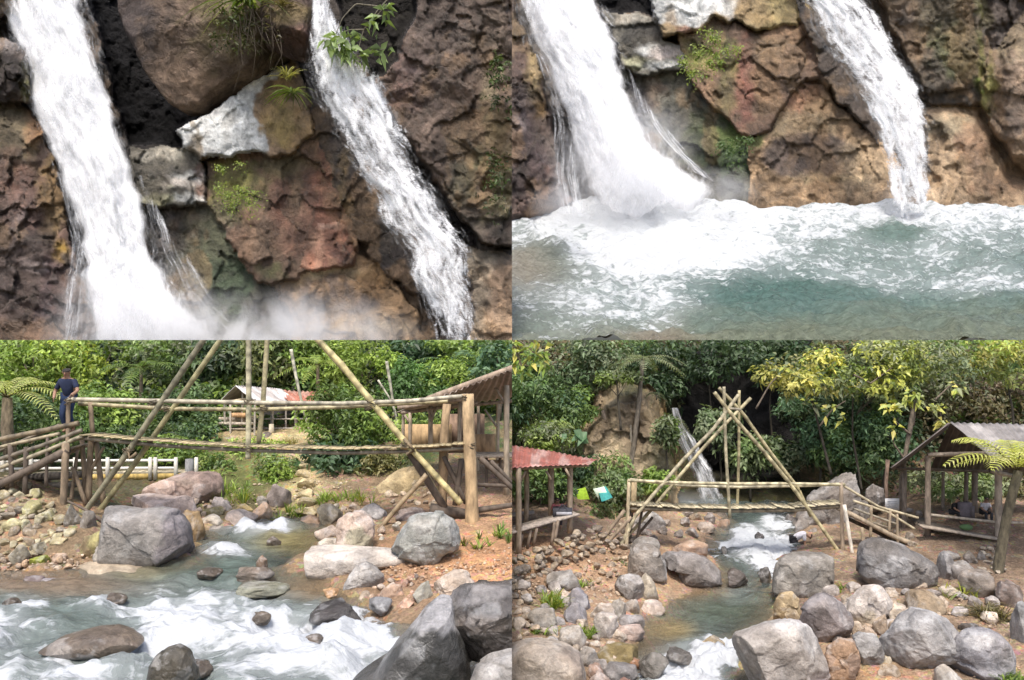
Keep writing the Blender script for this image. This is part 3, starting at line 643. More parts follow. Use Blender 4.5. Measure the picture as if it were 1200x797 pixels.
def thin_veil(quad, label, rows, d, dens, seed):
    o = fall_sheet('water_film', rows, d, .25, None, quad, fall_mat('water_film', 15, .02, 1.5, .30, 1.15, seed*3.3, .2), 1.0, dens*1.15, .0, seed=seed, rough=.12, edge=.3)
    return tag(o, label, 'water')
def moss_clump(quad, label, c, r, d, n, rr, pal=((.19,.25,.03), (.24,.29,.05), (.12,.17,.03)), size=.15):
    m = 16; kx = c[0]+rr.normal(size=m)*r[0]*.55; ky = c[1]+rr.normal(size=m)*r[1]*.55; kr = rr.uniform(2, 8, m); ci = rr.integers(0, m, n)
    x = kx[ci]+rr.normal(size=n)*kr[ci]*.8; y = ky[ci]+np.abs(rr.normal(size=n))*kr[ci]*1.5; dd = np.full(n, d)+rr.uniform(-.1, .9, n)
    C = np.stack([(x-CX)/F*dd, dd, (CY-y)/F*dd], 1); pal = np.array(pal)
    V, t, cc = leaves_np(C, rr.normal(size=(n, 3))*.5+np.array([0, -1, .5]), rr.uniform(.5, 1.5, n)*size, pal[rr.integers(0, len(pal), n)], .6, rr, .3)
    return tag(mesh_np('moss', V, None, t, cc, M['leaf'], None, quad), label, 'moss', kind='stuff')

tf = NT('water_drop'); bb = tf.bsdf(Roughness=.5); tf.l(tf.attr('Col').outputs['Color'], bb.inputs['Base Color']); M['foam'] = tf.done(bb.outputs[0])
def mist_mat(name, dens, k):
    t = NT(name); tc = t.n('ShaderNodeTexCoord'); p = tc.outputs['Object']
    ln = t.n('ShaderNodeVectorMath', operation='LENGTH'); t.l(p, ln.inputs[0])
    g = t.mr(ln.outputs['Value'], .15, 1.0, 1, 0)
    n = t.noise(t.pos((k, k, k*.7)), 1., 5, .62, .8); v = t.math('MULTIPLY', g, t.mr(n, .34, .66, .0, 1.7))
    pv = t.n('ShaderNodeVolumePrincipled'); pv.inputs['Color'].default_value = (.98, .985, 1, 1); pv.inputs['Anisotropy'].default_value = .1
    t.l(t.math('MULTIPLY', v, dens), pv.inputs['Density']); t.l(pv.outputs[0], t.out.inputs['Volume']); return t.m
def mist_blob(quad, blobs, dens, k=.35):
    for cx, cy, rx, ry, d, ty in blobs:
        V, T = ico(3); o = mesh_np('mist', V, None, T, None, mist_mat('mist', dens, k), None, None)
        o.location = P(cx, cy, d).tolist(); o.scale = (rx/F*d, ty, ry/F*d); tag(o, 'pale drifting spray hanging at the foot of the falls', 'mist', kind='stuff')

# ================================================================== VIEW TWO: the plunge pool
def tr():
    D0 = 100.
    def dfn(x, y):
        p = np.stack([x*.012, y*.012, x*0+4], 1); return D0+6+3.5*fbm(p, 13, 5)+1.8*ridged(p*2, 18, 4)
    d = D0
    R = lambda *a, **k: cliff_rock(*a, quad='TR', **k)
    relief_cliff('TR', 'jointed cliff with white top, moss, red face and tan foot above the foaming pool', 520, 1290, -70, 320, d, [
        dict(name='rock_face', poly=[(520,-80),(1300,-80),(1300,330),(520,330)], off=3, gy=2, base=(.10,.085,.07)),
        dict(name='cave_back', label='cave mouth, shade painted black', poly=[(690,-80),(770,-80),(768,18),(725,16),(700,8)], off=-8, base=(.008,.0075,.009), mat='cliff', frac=.6, var=.2, crack=(.006,.006,.006)),  # darkness of the cave is put into this base colour
        dict(name='white_capped_face', stain=.15, label='white top with orange shoulder', poly=[(766,18),(762,-80),(945,-80),(950,20),(930,40),(890,38),(860,26),(838,22),(826,34),(795,40),(772,44)], off=4.8, gx=-.6, gy=1.2, frac=.45, base=(.34,.25,.13), patches=[([(750,-80),(850,-80),(866,10),(860,24),(838,17),(824,28),(792,32),(760,28)],WHITE,2.5,1.,.15), ((905,20,34,30),(.25,.20,.08),12,.7), ((800,36,10,6),(.36,.20,.16),3,.8), ((784,30,8,16),(.32,.23,.13),4,.7), ((880,10,20,24),(.38,.27,.14),8,.6)]),
        dict(name='rust_face', label='rust red and mossy face', poly=[(795,40),(826,32),(838,20),(862,26),(890,38),(950,20),(975,60),(985,95),(965,110),(935,96),(918,130),(900,152),(870,160),(845,140),(820,110),(802,80)], off=4.5, gy=1.4, base=(.20,.125,.08), patches=[((870,95,12,50),(.27,.12,.085),7,.85), ((930,75,40,34),(.18,.125,.09),14,.7), ((828,62,34,26),(.16,.175,.035),10,.8), ((852,95,12,36),(.15,.13,.05),7,.6), ((900,60,20,20),(.22,.15,.08),9,.6), ((846,125,14,20),(.16,.13,.06),8,.6)]),
        dict(name='ledge_face', stain=.3, label='grey ledges with white lichen', poly=[(700,8),(725,16),(768,20),(778,44),(798,52),(804,82),(760,90),(730,84),(720,50)], off=4.3, gy=1.6, base=(.135,.125,.1), patches=[((748,22,26,5),PALE,3,.95,.2), ((756,57,13,6),WHITE,3,.95,.2), ((778,62,18,7),(.55,.49,.46),3,.85,.2), ((774,76,26,5),(.63,.64,.62),3,.95,.2), ((745,72,15,8),(.38,.37,.23),4,.85), ((750,38,22,8),(.095,.09,.08),5,.85), ((783,30,8,14),(.36,.24,.13),4,.8)]),
        dict(name='streaked_slab', label='grey green streaked slab', poly=[(725,84),(760,90),(804,82),(822,112),(845,140),(872,160),(890,215),(890,330),(700,330),(735,200)], off=4.2, gx=-.1, gy=1.6, frac=.75, base=(.12,.115,.09), patches=[((765,105,10,20),(.23,.145,.095),7,.6), ((830,165,36,28),(.08,.10,.048),14,.8), ((745,140,16,50),(.078,.07,.075),12,.8), ((860,178,34,26),(.065,.105,.045),12,.75), ((858,160,30,14),(.13,.17,.045),7,.7)]),
        dict(name='orange_foot', label='orange and pale broken foot of the cliff', poly=[(872,162),(900,152),(918,130),(935,96),(958,94),(985,122),(1010,150),(1040,165),(1056,200),(1060,330),(870,330),(880,205)], off=4.9, gy=1.8, base=(.34,.235,.14), patches=[((925,118,18,20),(.44,.24,.15),5,.85), ((948,108,16,16),(.20,.10,.075),5,.75), ((925,146,50,14),(.47,.36,.22),6,.85), ((945,182,54,26),(.13,.097,.078),3.5,.97,.15), ((1005,195,30,34),(.39,.295,.19),10,.7), ((882,160,14,14),(.10,.15,.035),6,.8), ((965,209,40,5),(.47,.36,.21),3,.7)]),
        dict(name='wet_ledge', label='black wet ledge', poly=[(920,-80),(936,-10),(962,40),(990,80),(1015,130),(1035,172),(1015,152),(990,125),(966,96),(948,50),(930,10)], off=5.2, mat='cliffwet', base=(.08,.066,.058), patches=[((985,110,24,34),(.115,.095,.075),10,.7), ((950,60,8,40),(.17,.12,.06),4,.5)]),
        dict(name='overhang_wall', label='dark overhanging wall with moss', poly=[(1005,-80),(1030,0),(1052,50),(1078,95),(1090,124),(1120,128),(1158,126),(1178,110),(1185,40),(1185,-80)], off=5.4, gy=-2.0, frac=1.2, base=(.125,.10,.072), patches=[((1115,30,40,40),(.18,.145,.08),12,.6), ((1125,60,30,34),(.08,.09,.035),14,.8), ((1150,60,6,60),(.19,.235,.04),4,.85), ((1120,114,40,14),(.045,.04,.035),8,.85), ((1060,40,14,40),(.115,.09,.078),9,.7)]),
        dict(name='bulging_block', label='bulging brown block with fine grass', poly=[(1150,90),(1160,60),(1180,20),(1205,0),(1300,-10),(1300,226),(1210,212),(1180,198),(1155,172),(1150,130)], off=8.5, round=3, rw=36, frac=.7, base=(.23,.165,.115), patches=[((1158,100,8,32),(.20,.24,.045),4,.85), ((1185,40,18,30),(.25,.21,.115),10,.6), ((1178,150,26,28),(.14,.11,.09),10,.6)]),
        dict(name='corner_block', poly=[(1142,-80),(1150,30),(1164,60),(1180,40),(1196,10),(1300,-2),(1300,-80)], off=6.6, round=1.5, rw=20, base=(.11,.09,.08), patches=[((1150,20,9,30),(.22,.22,.08),6,.6)]),
        dict(name='tan_bank', label='rounded tan bank of rock', poly=[(1070,126),(1110,124),(1152,127),(1168,160),(1200,203),(1300,215),(1300,330),(1060,330),(1084,220),(1090,170)], off=6.6, round=2.2, rw=30, gy=2, frac=.8, base=(.40,.295,.19), patches=[((1120,148,34,12),(.33,.29,.20),6,.7), ((1142,172,22,28),(.37,.225,.15),8,.6), ((1170,216,40,14),(.28,.165,.11),6,.7)]),
        dict(name='left_wall', label='mustard and purple wall beside the thick fall', poly=[(500,-80),(600,-20),(606,20),(616,42),(626,66),(640,110),(652,160),(660,200),(672,236),(648,262),(620,282),(595,296),(500,330)], off=14, round=3, rw=40, gx=-1.2, frac=1.4, base=(.155,.10,.08), patches=[((606,30,12,30),(.26,.185,.10),7,.8), ((628,80,12,40),(.34,.26,.12),6,.85), ((634,128,8,11),(.42,.25,.055),4,.95), ((612,180,34,60),(.065,.046,.05),16,.8), ((655,190,14,50),(.22,.19,.18),7,.7), ((606,146,8,6),(.38,.31,.30),3,.7)]),
        ], .105, 12)
    waterfall('TR', 'thick white waterfall bursting into the pool in a cloud of spray', [((598,-40),(696,-40)), ((606,0),(700,2)), ((620,40),(712,30)), ((634,75),(722,60)), ((652,115),(730,90)), ((668,155),(742,130)), ((680,190),(764,165)), ((688,220),(798,195)), ((690,250),(835,225)), ((690,285),(860,275))],
              d-10.0, 2.0, 3, dens=1.15, seed=11, lean=2.0, k=.8, widen=1.12)
    waterfall('TR', 'slanting lacy waterfall dropping into the pool between dark and tan rock', [((930,-40),(1002,-40)), ((940,0),(1016,0)), ((956,34),(1036,28)), ((976,70),(1056,62)), ((998,100),(1074,96)), ((1016,130),(1088,128)), ((1030,160),(1092,160)), ((1040,195),(1090,195)), ((1044,232),(1088,234)), ((1042,285),(1092,285))],
              d-12.5, 1.2, 2, dens=.66, seed=12, k=1.6, au=9, av=.06, widen=1.12, grain=.5)
    thin_veil('TR', 'thin film of water over the mustard wall beside the thick fall', [((624,60),(640,70)), ((640,110),(656,110)), ((646,150),(668,150)), ((640,200),(682,200)), ((650,250),(690,250))], d-20.3, .5, 13)
    thin_veil('TR', 'spray streaks fanning over the slab beside the thick fall', [((726,70),(734,72)), ((736,110),(756,112)), ((746,140),(785,150)), ((768,168),(818,185)), ((800,195),(850,220))], d-10.5, .45, 14)
    rr = np.random.default_rng(15)
    moss_clump('TR', 'vivid green moss leaves on the face of the boulder over the pool', (826, 62), (32, 24), d-11.2, 1100, rr, size=.28)
    moss_clump('TR', 'low green moss along the waterline under the slab', (862, 168), (30, 16), d-9.5, 500, rr, ((.06,.11,.03), (.08,.13,.03)), .26)
    # the pool: churned water that climbs towards the falls
    xs = np.arange(480, 1290, 3.0); n = 150; f = np.linspace(0, 1, n)
    gx, gf = np.meshgrid(xs, f)
    y = 58+(D0-9-58)*gf**.9
    s = np.interp(y.ravel(), [50, 58, 70, 85, 93], [-.004, .0, .062, .150, .1885]).reshape(y.shape)
    z = s*y
    X = (gx-CX)/F*y
    p = np.stack([X.ravel()*.16, y.ravel()*.30, z.ravel()*0], 1)
    px, py = gx.ravel(), CY-z.ravel()/y.ravel()*F
    q = np.stack([px*.012, py*.03, px*0], 1); wob = fbm(q*1.6, 301, 4)
    top = 1-sst(250, 345, py+36*wob)
    foam = .14+.46*top
    for cx, cy, rx, ry, a in [(760,240,130,50,.7), (700,300,130,20,.2), (640,350,90,30,.26), (720,360,120,26,.16), (650,385,90,14,.12), (820,300,120,26,.55), (760,345,90,26,.35), (1150,330,90,20,.50), (950,320,90,14,.35), (1050,270,40,10,-.5), (905,325,90,20,-.45), (1000,355,120,18,-.30), (640,300,40,18,-.55), (1150,365,120,26,-.35), (700,385,120,14,.05), (850,372,90,20,-.05), (1090,250,130,24,.3)]:
        foam = foam+a*np.exp(-((px-cx)/rx)**2-((py-cy)/ry)**2)*(1+.5*wob)
    foam = np.clip(foam, 0, 1.1)
    wave = fbm(p, 311, 5)*.5+ridged(p*1.7, 317, 4)*.5+ridged(p*4.3, 319, 4)*.22+(.9*top)*np.maximum(0, fbm(p*1.4, 321, 4))*.9
    V = np.stack([X.ravel(), y.ravel(), z.ravel()+wave*1.25-.6+.5*np.exp(-((px-745)/90)**2-((py-238)/14)**2)*(1+2*wob)+.35*np.exp(-((px-1066)/40)**2-((py-238)/10)**2)*(1+2*wob)], 1)
    green = np.array((.095, .14, .122)); teal = np.array((.055, .105, .092)); oliv = np.array((.115, .13, .088))
    g = sst(330, 395, py+16*wob)[:, None]; te = np.exp(-((px-900)/120)**2-((py-335)/30)**2)[:, None]
    c = green*(1-g)+oliv*g; c = c*(1-te)+teal*te
    l = np.exp(-((px-610)/60)**2-((py-310)/36)**2)[:, None]; c = c*(1-l)+np.array((.19,.175,.14))*l
    b = np.exp(-((px-770)/46)**2-((py-394)/9)**2)[:, None]*.7; c = c*(1-b)+np.array((.17,.13,.09))*b
    w = len(xs); i = np.arange(n-1)[:, None]*w; j = np.arange(w-1)[None]; qd = np.stack([i+j, i+j+1, i+w+j+1, i+w+j], -1).reshape(-1, 4)
    o = mesh_np('pool_water', V, qd, None, c, water_mat('pool_water', .55, (1, 1.7, 1), wave=1.0, lo=.36, hi=.84, foamcol=(.52,.54,.555)), None, 'TR', attrs={'foam': foam, 'alp': np.ones(len(V))}); tag(o, 'foaming green plunge pool', 'water', kind='structure')
    mist_blob('TR', [(738, 200, 105, 100, d-15.5, 4.), (790, 224, 120, 36, d-14, 4.), (665, 240, 60, 36, d-22, 2.5), (1066, 228, 46, 18, d-15, 2.)], .17, .22)
# ================================================================== shared by the two river views
def ground_hit(px, py, h, y0=8., y1=70., n=1500):
    y = np.linspace(y0, y1, n); z = (CY-py)/F*y; x = (px-CX)/F*y
    g = h(x, y); k = np.argmax(z <= g)
    if z[k] > g[k]: k = n-1
    return y[k]
def water_sd(poly_px, level):
    P2 = np.array([[(px-CX)/F*(level/((CY-py)/F)), level/((CY-py)/F)] for px, py in poly_px])
    return lambda x, y: poly_sd(x, y, P2)
def terrain(name, quad, h, colfun, px0, px1, y0=9., y1=60., nx=300, ny=330, mat='ground', label=None):
    pxs = np.linspace(px0, px1, nx); ys = y0*(y1/y0)**np.linspace(0, 1, ny)
    gp, gy = np.meshgrid(pxs, ys); x = ((gp-CX)/F*gy).ravel(); y = gy.ravel(); z = h(x, y)
    q3 = np.stack([x, y, z], 1); z = z+.10*fbm(q3*1.3, 71, 4)+.04*fbm(q3*5, 72, 3)
    V = np.stack([x, y, z], 1); i = np.arange(ny-1)[:, None]*nx; j = np.arange(nx-1)[None]
    q = np.stack([i+j, i+j+1, i+nx+j+1, i+nx+j], -1).reshape(-1, 4)
    o = mesh_np(name, V, q, None, colfun(V), M[mat], None, quad); o['kind'] = 'structure'; return o
def blend(c, m, col): m = np.clip(m, 0, 1)[:, None]; return c*(1-m)+np.array(col)*m
def ell(px, py, cx, cy, rx, ry): return np.exp(-(((px-cx)/rx)**2+((py-cy)/ry)**2)**1.5)

class Rocks:
    def __init__(s, quad, h): s.q = quad; s.h = h; s.level = 5.52 if quad == 'BL' else 8.9; s.k = .92 if quad == 'BL' else .78
    def box(s, bb, base, label, seed, mat='rock', facets=12, fk=(.55, .85), amp=.16, sub=4, tint=None, group=None, deep=.85, sink=.22, d=None, name=None, cat='boulder', yaw=True):
        x0, y0, x1, y1 = bb
        V, T = rock_unit(seed, sub, facets, fk, amp)
        dd = d or ground_hit((x0+x1)/2, y1-1, s.h)
        if mat == 'rockwet': dd = min(dd, s.level*F/(y1-CY))
        w = (x1-x0)/F*dd; hh = (y1-y0)/F*dd*1.0
        V = V*np.array([w/2, w*deep/2, hh/2]); dc = dd+w*deep*.30
        c = P((x0+x1)/2, (y0+y1)/2, dc); V = V+c
        for _ in range(4):
            px, py = PX(V); bx0, bx1, by0, by1 = px.min(), px.max(), py.min(), py.max()
            sx = (x1-x0)/(bx1-bx0); sz = (y1-y0)*(1+sink)/(by1-by0); cc = V.mean(0)
            V = (V-cc)*np.array([sx, 1, sz])+cc
            px, py = PX(V)
            V = V+np.array([((x0+x1)/2-(px.min()+px.max())/2)/F*dc, 0, -((y0-py.min()))/F*dc])
        col = stone_cols(V, np.array(base)*s.k, seed, 2.0/max(w, .3), .25, tint)
        c = V.mean(0); c[2] = V[:, 2].min()
        nm = name or ('boulder' if w > .55 else 'stone')
        o = mesh_np(nm, V-c, None, T, col, M[mat], None, s.q, solid=True); o.location = c.tolist()
        return tag(o, label, cat if w > .55 else 'stone', group)
    def out(s, outline, base, label, seed, d=None, front=.9, back=.9, mat='rock', amp=.06, facets=7, fk=(.74, .97), pw=2.3, tint=None, tintk=1, patches=(), push=.35, c0=None, nt=150, nr=36, terr=.4, name='boulder', cat='boulder', cells=11):
        o = np.array(outline, float); yb = o[:, 1].max(); xb = o[:, 0].mean(); ym = (o[:, 1].min()+yb)/2
        outline = [(a, b+.22*max(0, b-ym)) for a, b in outline]
        d = d or ground_hit(xb, yb-2, s.h)
        if mat == 'rockwet': d = min(d, s.level*F/(yb-CY))
        w = (o[:, 0].max()-o[:, 0].min())/F*d; f = front*w*.4; b = back*w*.4
        d0 = d+f*push
        V, q, t = star_rock(outline, d0, f, b, nt, nr, seed, amp, pw, facets, fk, c0, 1, .7, terr, cells)
        col = stone_cols(V, np.array(base)*s.k, seed, 1.6/max(w, .3), .25, tint)
        px, py = PX(V)
        for sh, cl, sf, st in patches:
            dsd = poly_sd(px, py, sh) if not np.isscalar(sh[0]) else (np.sqrt(((px-sh[0])/sh[2])**2+((py-sh[1])/sh[3])**2)-1)*min(sh[2:])
            col = blend(col, (1-sst(-sf, sf, dsd+sf*1.6*fbm(V*2.5, seed+7, 4)))*st, cl)
        c = V.mean(0); c[2] = V[:, 2].min()
        ob = mesh_np(name, V-c, q, t, col, M[mat], None, s.q, solid=True); ob.location = c.tolist()
        return tag(ob, label, cat)
    def heap(s, region, n, size, pal, label, group, seed, sub=3, stack=.0, yexp=1.0, name='stone', flat=.75):
        """many stones one could count but not tell apart: shared meshes, one object each"""
        rr = np.random.default_rng(seed); var = []
        for k in range(6):
            V, T = rock_unit(seed*10+k, sub, 9, (.5, .85), .18)
            pc = np.array(pal[k % len(pal)]); me = mesh_np(name, V*np.array([1, .9, flat]), None, T, stone_cols(V, pc, k, 1.5, .3), M['rock'], None, None); var.append(me.data); bpy.data.objects.remove(me)
        poly = np.array(region, float); got = []; tries = 0
        while len(got) < n and tries < n*80:
            tries += 1
            x = rr.uniform(poly[:, 0].min(), poly[:, 0].max()); y = poly[:, 1].min()+(poly[:, 1].max()-poly[:, 1].min())*rr.uniform()**yexp
            if poly_sd(np.array([x]), np.array([y]), poly)[0] > 0: continue
            r = rr.uniform(*size)
            if any((x-a)**2+(1.4*(y-b))**2 < (.75*(r+c))**2 for a, b, c in got): continue
            got.append((x, y, r))
        for x, y, r in sorted(got, key=lambda g: g[1]):
            d = ground_hit(x, y, s.h); R = r/F*d
            o = bpy.data.objects.new(name, var[rr.integers(0, 6)]); COL.objects.link(o)
            p = P(x, y, d+R*.2); o.location = (p[0], p[1], float(s.h(np.array([p[0]]), np.array([p[1]]))[0])+R*flat*.35)
            o.scale = (R*rr.uniform(.85, 1.2), R*rr.uniform(.8, 1.1), R*rr.uniform(.8, 1.15)); o.rotation_euler = (rr.normal()*.25, rr.normal()*.25, rr.uniform(0, 6.3))
            QUAD[o.name] = s.q; tag(o, label, name, group)
def gravel(quad, h, region, n, size, pal, label, seed):
    rr = np.random.default_rng(seed); poly = np.array(region, float); V0, T0 = ico(1)
    Vs = []; Ts = []; Cs = []; pal = np.array(pal); k = 0; guard = 0
    while k < n and guard < n*30:
        guard += 1
        x = rr.uniform(poly[:, 0].min(), poly[:, 0].max()); y = rr.uniform(poly[:, 1].min(), poly[:, 1].max())
        if poly_sd(np.array([x]), np.array([y]), poly)[0] > 0: continue
        d = ground_hit(x, y, h, n=500); R = rr.uniform(*size)*rr.uniform(.5, 1.2)/F*d; p = P(x, y, d)
        p[2] = h(np.array([p[0]]), np.array([p[1]]))[0]+R*.35
        a = rr.uniform(0, 6.3); ca, sa = math.cos(a), math.sin(a)
        V = V0*(1+.25*rr.normal(size=(len(V0), 1)))*np.array([R*1.2, R, R*.7]); V = V@np.array([[ca, sa, 0], [-sa, ca, 0], [0, 0, 1]])
        Vs.append(V+p); Ts.append(T0+k*len(V0)); Cs.append(np.tile(pal[rr.integers(0, len(pal))]*rr.uniform(.7, 1.25), (len(V0), 1))); k += 1
    o = mesh_np('gravel', np.vstack(Vs), None, np.vstack(Ts), np.vstack(Cs), M['rock'], None, quad); return tag(o, label, 'gravel', kind='stuff')

def plant(quad, name, label, cat, c, r, n, size, pal, rr, clumps=14, ratio=.45, trunk=None, spray=4, group=None, limbs=5, tcol=(.10, .08, .055), tr=.12, lean=0., upbias=.5, droop=.2, mat='leaf'):
    """crown of leaves on a tapered trunk with limbs"""
    c = np.array(c, float); base = c-np.array([0, 0, r[2]]) if trunk is None else np.array(trunk, float)
    root = thing(name, label, cat, base, quad, group)
    mb = MB(); ks = crown(mb, c, r, int(n*1.7), size, pal, rr, clumps, ratio, spray, upbias, droop); mb.build('crown', M[mat], root, quad)
    mb = MB(); top = c+np.array([0, 0, -.15*r[2]])
    mb.tube([base, base*.5+top*.5+rr.normal(size=3)*.1*r[0], top], tr, tr*.45, tcol, 7, wob=tr*.6, seed=int(rr.integers(0, 99)))
    for k in ks[:limbs]: mb.tube([base*.35+top*.65, (base*.2+top*.3+k*.5), k], tr*.4, tr*.12, tcol, 5)
    mb.build('trunk', M['bark'], root, quad)
    return root
def px_plant(quad, h, name, label, cat, cx, cy, rx, ry, d, n, lpx, pal, rr, depth=.8, base=None, **kw):
    """crown given by its place in the photograph and its distance"""
    c = P(cx, cy, d); R = (rx/F*d, rx/F*d*depth, ry/F*d)
    b = None
    if base is not None:
        b = P(base[0], base[1], d); g = float(h(np.array([b[0]]), np.array([b[1]]))[0]); b[2] = min(b[2], max(g, b[2]-1.5))
    return plant(quad, name, label, cat, c, R, n, lpx/F*d, pal, rr, trunk=b, **kw)

def body_mesh(joints, bones, name, parent, quad, mat, col, sub=2):
    """one continuous skin grown over a skeleton: joints name -> (x, y, z, radius)"""
    ks = list(joints); me = bpy.data.meshes.new(name)
    me.from_pydata([joints[k][:3] for k in ks], [(ks.index(a), ks.index(b)) for a, b in bones], [])
    o = bpy.data.objects.new(name, me); COL.objects.link(o)
    m = o.modifiers.new('skin', 'SKIN'); m.use_smooth_shade = True
    for i, k in enumerate(ks):
        r = joints[k][3]; v = me.skin_vertices[0].data[i]; v.radius = (r, r) if np.isscalar(r) else r; v.use_root = (i == 0)
    s = o.modifiers.new('sub', 'SUBSURF'); s.levels = sub; s.render_levels = sub
    dg = bpy.context.evaluated_depsgraph_get(); nm = bpy.data.meshes.new_from_object(o.evaluated_get(dg)); bpy.data.objects.remove(o)
    V = np.array([v.co[:] for v in nm.vertices]); q = [list(p.vertices) for p in nm.polygons]
    bpy.data.meshes.remove(nm)
    qs = [f for f in q if len(f) == 4]; ts = [f for f in q if len(f) == 3]
    return mesh_np(name, V, qs, ts, col, mat, parent, quad)
def person(quad, label, loc, s, J, shirt, trousers, hair=(.02, .016, .014), skin=(.30, .17, .11), rz=0., shoes=(.05, .04, .035), group=None):
    """J: pose in units of body height 1; needs pelvis chest neck head, elbows, hands, knees, feet for sides l r"""
    root = thing('person', label, 'person', loc, quad, group)
    cs, sn = math.cos(rz), math.sin(rz)
    def T(p): x, y, z = p; return (s*(x*cs-y*sn), s*(x*sn+y*cs), s*z)
    j = {k: np.array(v, float) for k, v in J.items() if k not in ('side', 'toe', 'back', 'cuff')}
    for sd in 'lr':
        sg = -1 if sd == 'l' else 1
        ax = np.array(J.get('side', (1, 0, 0)), float)*sg
        j['sh'+sd] = j['chest']+ax*.105+(j['neck']-j['chest'])*.35; j['hip'+sd] = j['pelvis']+ax*.052
    R = dict(pelvis=.075, waist=.068, chest=.085, neck=.034, head=.052, crown=.05, sh=.042, el=.027, hand=.022, hip=.058, knee=.036, ank=.025, toe=.022)
    j['waist'] = (j['pelvis']+j['chest'])/2; up = (j['head']-j['neck']); up /= np.linalg.norm(up); j['crown'] = j['head']+up*.055
    bones = [('pelvis','waist'),('waist','chest'),('chest','neck'),('neck','head'),('head','crown')]
    for sd in 'lr':
        j['toe'+sd] = j['ank'+sd]+np.array(J.get('toe', (0, -.09, -.015)))
        bones += [('chest','sh'+sd),('sh'+sd,'el'+sd),('el'+sd,'hand'+sd),('pelvis','hip'+sd),('hip'+sd,'knee'+sd),('knee'+sd,'ank'+sd),('ank'+sd,'toe'+sd)]
    def rad(k): return R[k] if k in R else R[k[:-1]]
    jj = {k: (*T(v), s*rad(k)) for k, v in j.items() if k not in ('side', 'toe')}
    sk = body_mesh({k: jj[k] for k in ['pelvis']+[k for k in jj if k != 'pelvis']}, bones, 'body', root, quad, M['skin'], skin)
    g = lambda k, f: (*jj[k][:3], jj[k][3]*f)
    mid = lambda a, b, t, r: (*(np.array(jj[a][:3])*(1-t)+np.array(jj[b][:3])*t), s*r)
    sj = {'chest': g('chest', 1.14), 'waist': g('waist', 1.2), 'pelvis': mid('pelvis', 'waist', .2, .086), 'nk': mid('chest', 'neck', .75, .05)}
    sb = [('chest','waist'),('waist','pelvis'),('chest','nk')]
    for sd in 'lr': sj['sh'+sd] = g('sh'+sd, 1.22); sj['slv'+sd] = mid('sh'+sd, 'el'+sd, .8, .038); sb += [('chest','sh'+sd),('sh'+sd,'slv'+sd)]
    body_mesh(sj, sb, 'shirt', root, quad, M['cloth'], shirt)
    tj = {'pelvis': g('pelvis', 1.12)}; tb = []
    for sd in 'lr': tj['hip'+sd] = g('hip'+sd, 1.16); tj['knee'+sd] = g('knee'+sd, 1.28); tj['cuff'+sd] = mid('knee'+sd, 'ank'+sd, J.get('cuff', .85), .037); tb += [('pelvis','hip'+sd),('hip'+sd,'knee'+sd),('knee'+sd,'cuff'+sd)]
    body_mesh(tj, tb, 'trousers', root, quad, M['cloth'], trousers)
    hj = {'a': mid('head', 'crown', .35, .073), 'b': mid('head', 'crown', 1.15, .070)}
    f = np.array(T(J.get('back', (0, .018, 0)))); hj = {k: (v[0]+f[0], v[1]+f[1], v[2]+f[2], v[3]) for k, v in hj.items()}
    body_mesh(hj, [('a','b')], 'hair', sk, quad, M['cloth'], hair)
    mb = MB(); fw = np.array(T(J.get('toe', (0, -.09, -.015)))); fw = np.array([fw[0], fw[1], 0]); fw = fw/max(np.linalg.norm(fw), 1e-6)
    sd = np.array(T(J.get('side', (1, 0, 0)))); sd = sd/np.linalg.norm(sd); hd = np.array(jj['head'][:3]); u2 = np.array(T(up)); u2 /= np.linalg.norm(u2); fc = np.cross(u2, sd); fc = fc if fc@fw > 0 else -fc
    V0, T0 = ico(2)
    mb.add(V0*s*.010+hd+fc*s*.052+u2*s*.004, None, T0, skin)
    for k in (-1, 1):
        mb.add(V0*s*.007+hd+fc*s*.046+u2*s*.022+sd*k*s*.019, None, T0, (.02, .02, .02)); mb.add(V0*s*np.array([.011, .011, .016])+hd+sd*k*s*.052+u2*s*.008, None, T0, skin)
    mb.add(V0*s*np.array([.016, .008, .004])+hd+fc*s*.046-u2*s*.022, None, T0, (.25, .09, .08))
    o = mesh_np('face', np.vstack(mb.v), None, np.vstack(mb.t), np.vstack(mb.c), M['skin'], sk, quad)
    for sdn in 'lr':
        mb = MB(); hv = np.array(jj['hand'+sdn][:3]); ar = hv-np.array(jj['el'+sdn][:3]); ar /= np.linalg.norm(ar); w = np.cross(ar, fc); w /= max(np.linalg.norm(w), 1e-6)
        for k in range(4): mb.tube([hv+w*s*.012*(k-1.5), hv+ar*s*.03+w*s*.013*(k-1.5), hv+ar*s*.05+w*s*.012*(k-1.5)-u2*s*.008], s*.0062, s*.005, skin, 5)
        mb.tube([hv+w*s*.02, hv+w*s*.036+ar*s*.018, hv+w*s*.034+ar*s*.032], s*.0065, s*.005, skin, 5)
        mesh_np('hand', np.vstack(mb.v), np.vstack(mb.q), np.vstack(mb.t), np.vstack(mb.c), M['skin'], sk, quad)
    return root

BAM = (.37, .30, .17); BAMG = (.30, .27, .14); BAMD = (.20, .155, .095); WOODC = (.30, .23, .16); WOODD = (.11, .085, .065); LOGC = (.42, .30, .17)
def poles(quad, d): 
    return lambda pts: [P(p[0], p[1], p[2] if len(p) > 2 else d) for p in pts]
def part_tube(name, root, quad, pts, r, col, ring=.38, mat='bamboo', r2=None, seed=0, wob=0., seg=8):
    if ring: v = np.random.default_rng(seed*7+int(abs(pts[0][0])*10)); g = v.uniform(0, .5); col = np.array(col)*v.uniform(.72, 1.08); col = col*(1-g)+col.mean()*np.array((1.05, .98, .88))*g
    mb = MB(); mb.tube(pts, r, r2, col, seg, ring, wob, seed); return mb.build(name, M[mat], root, quad)

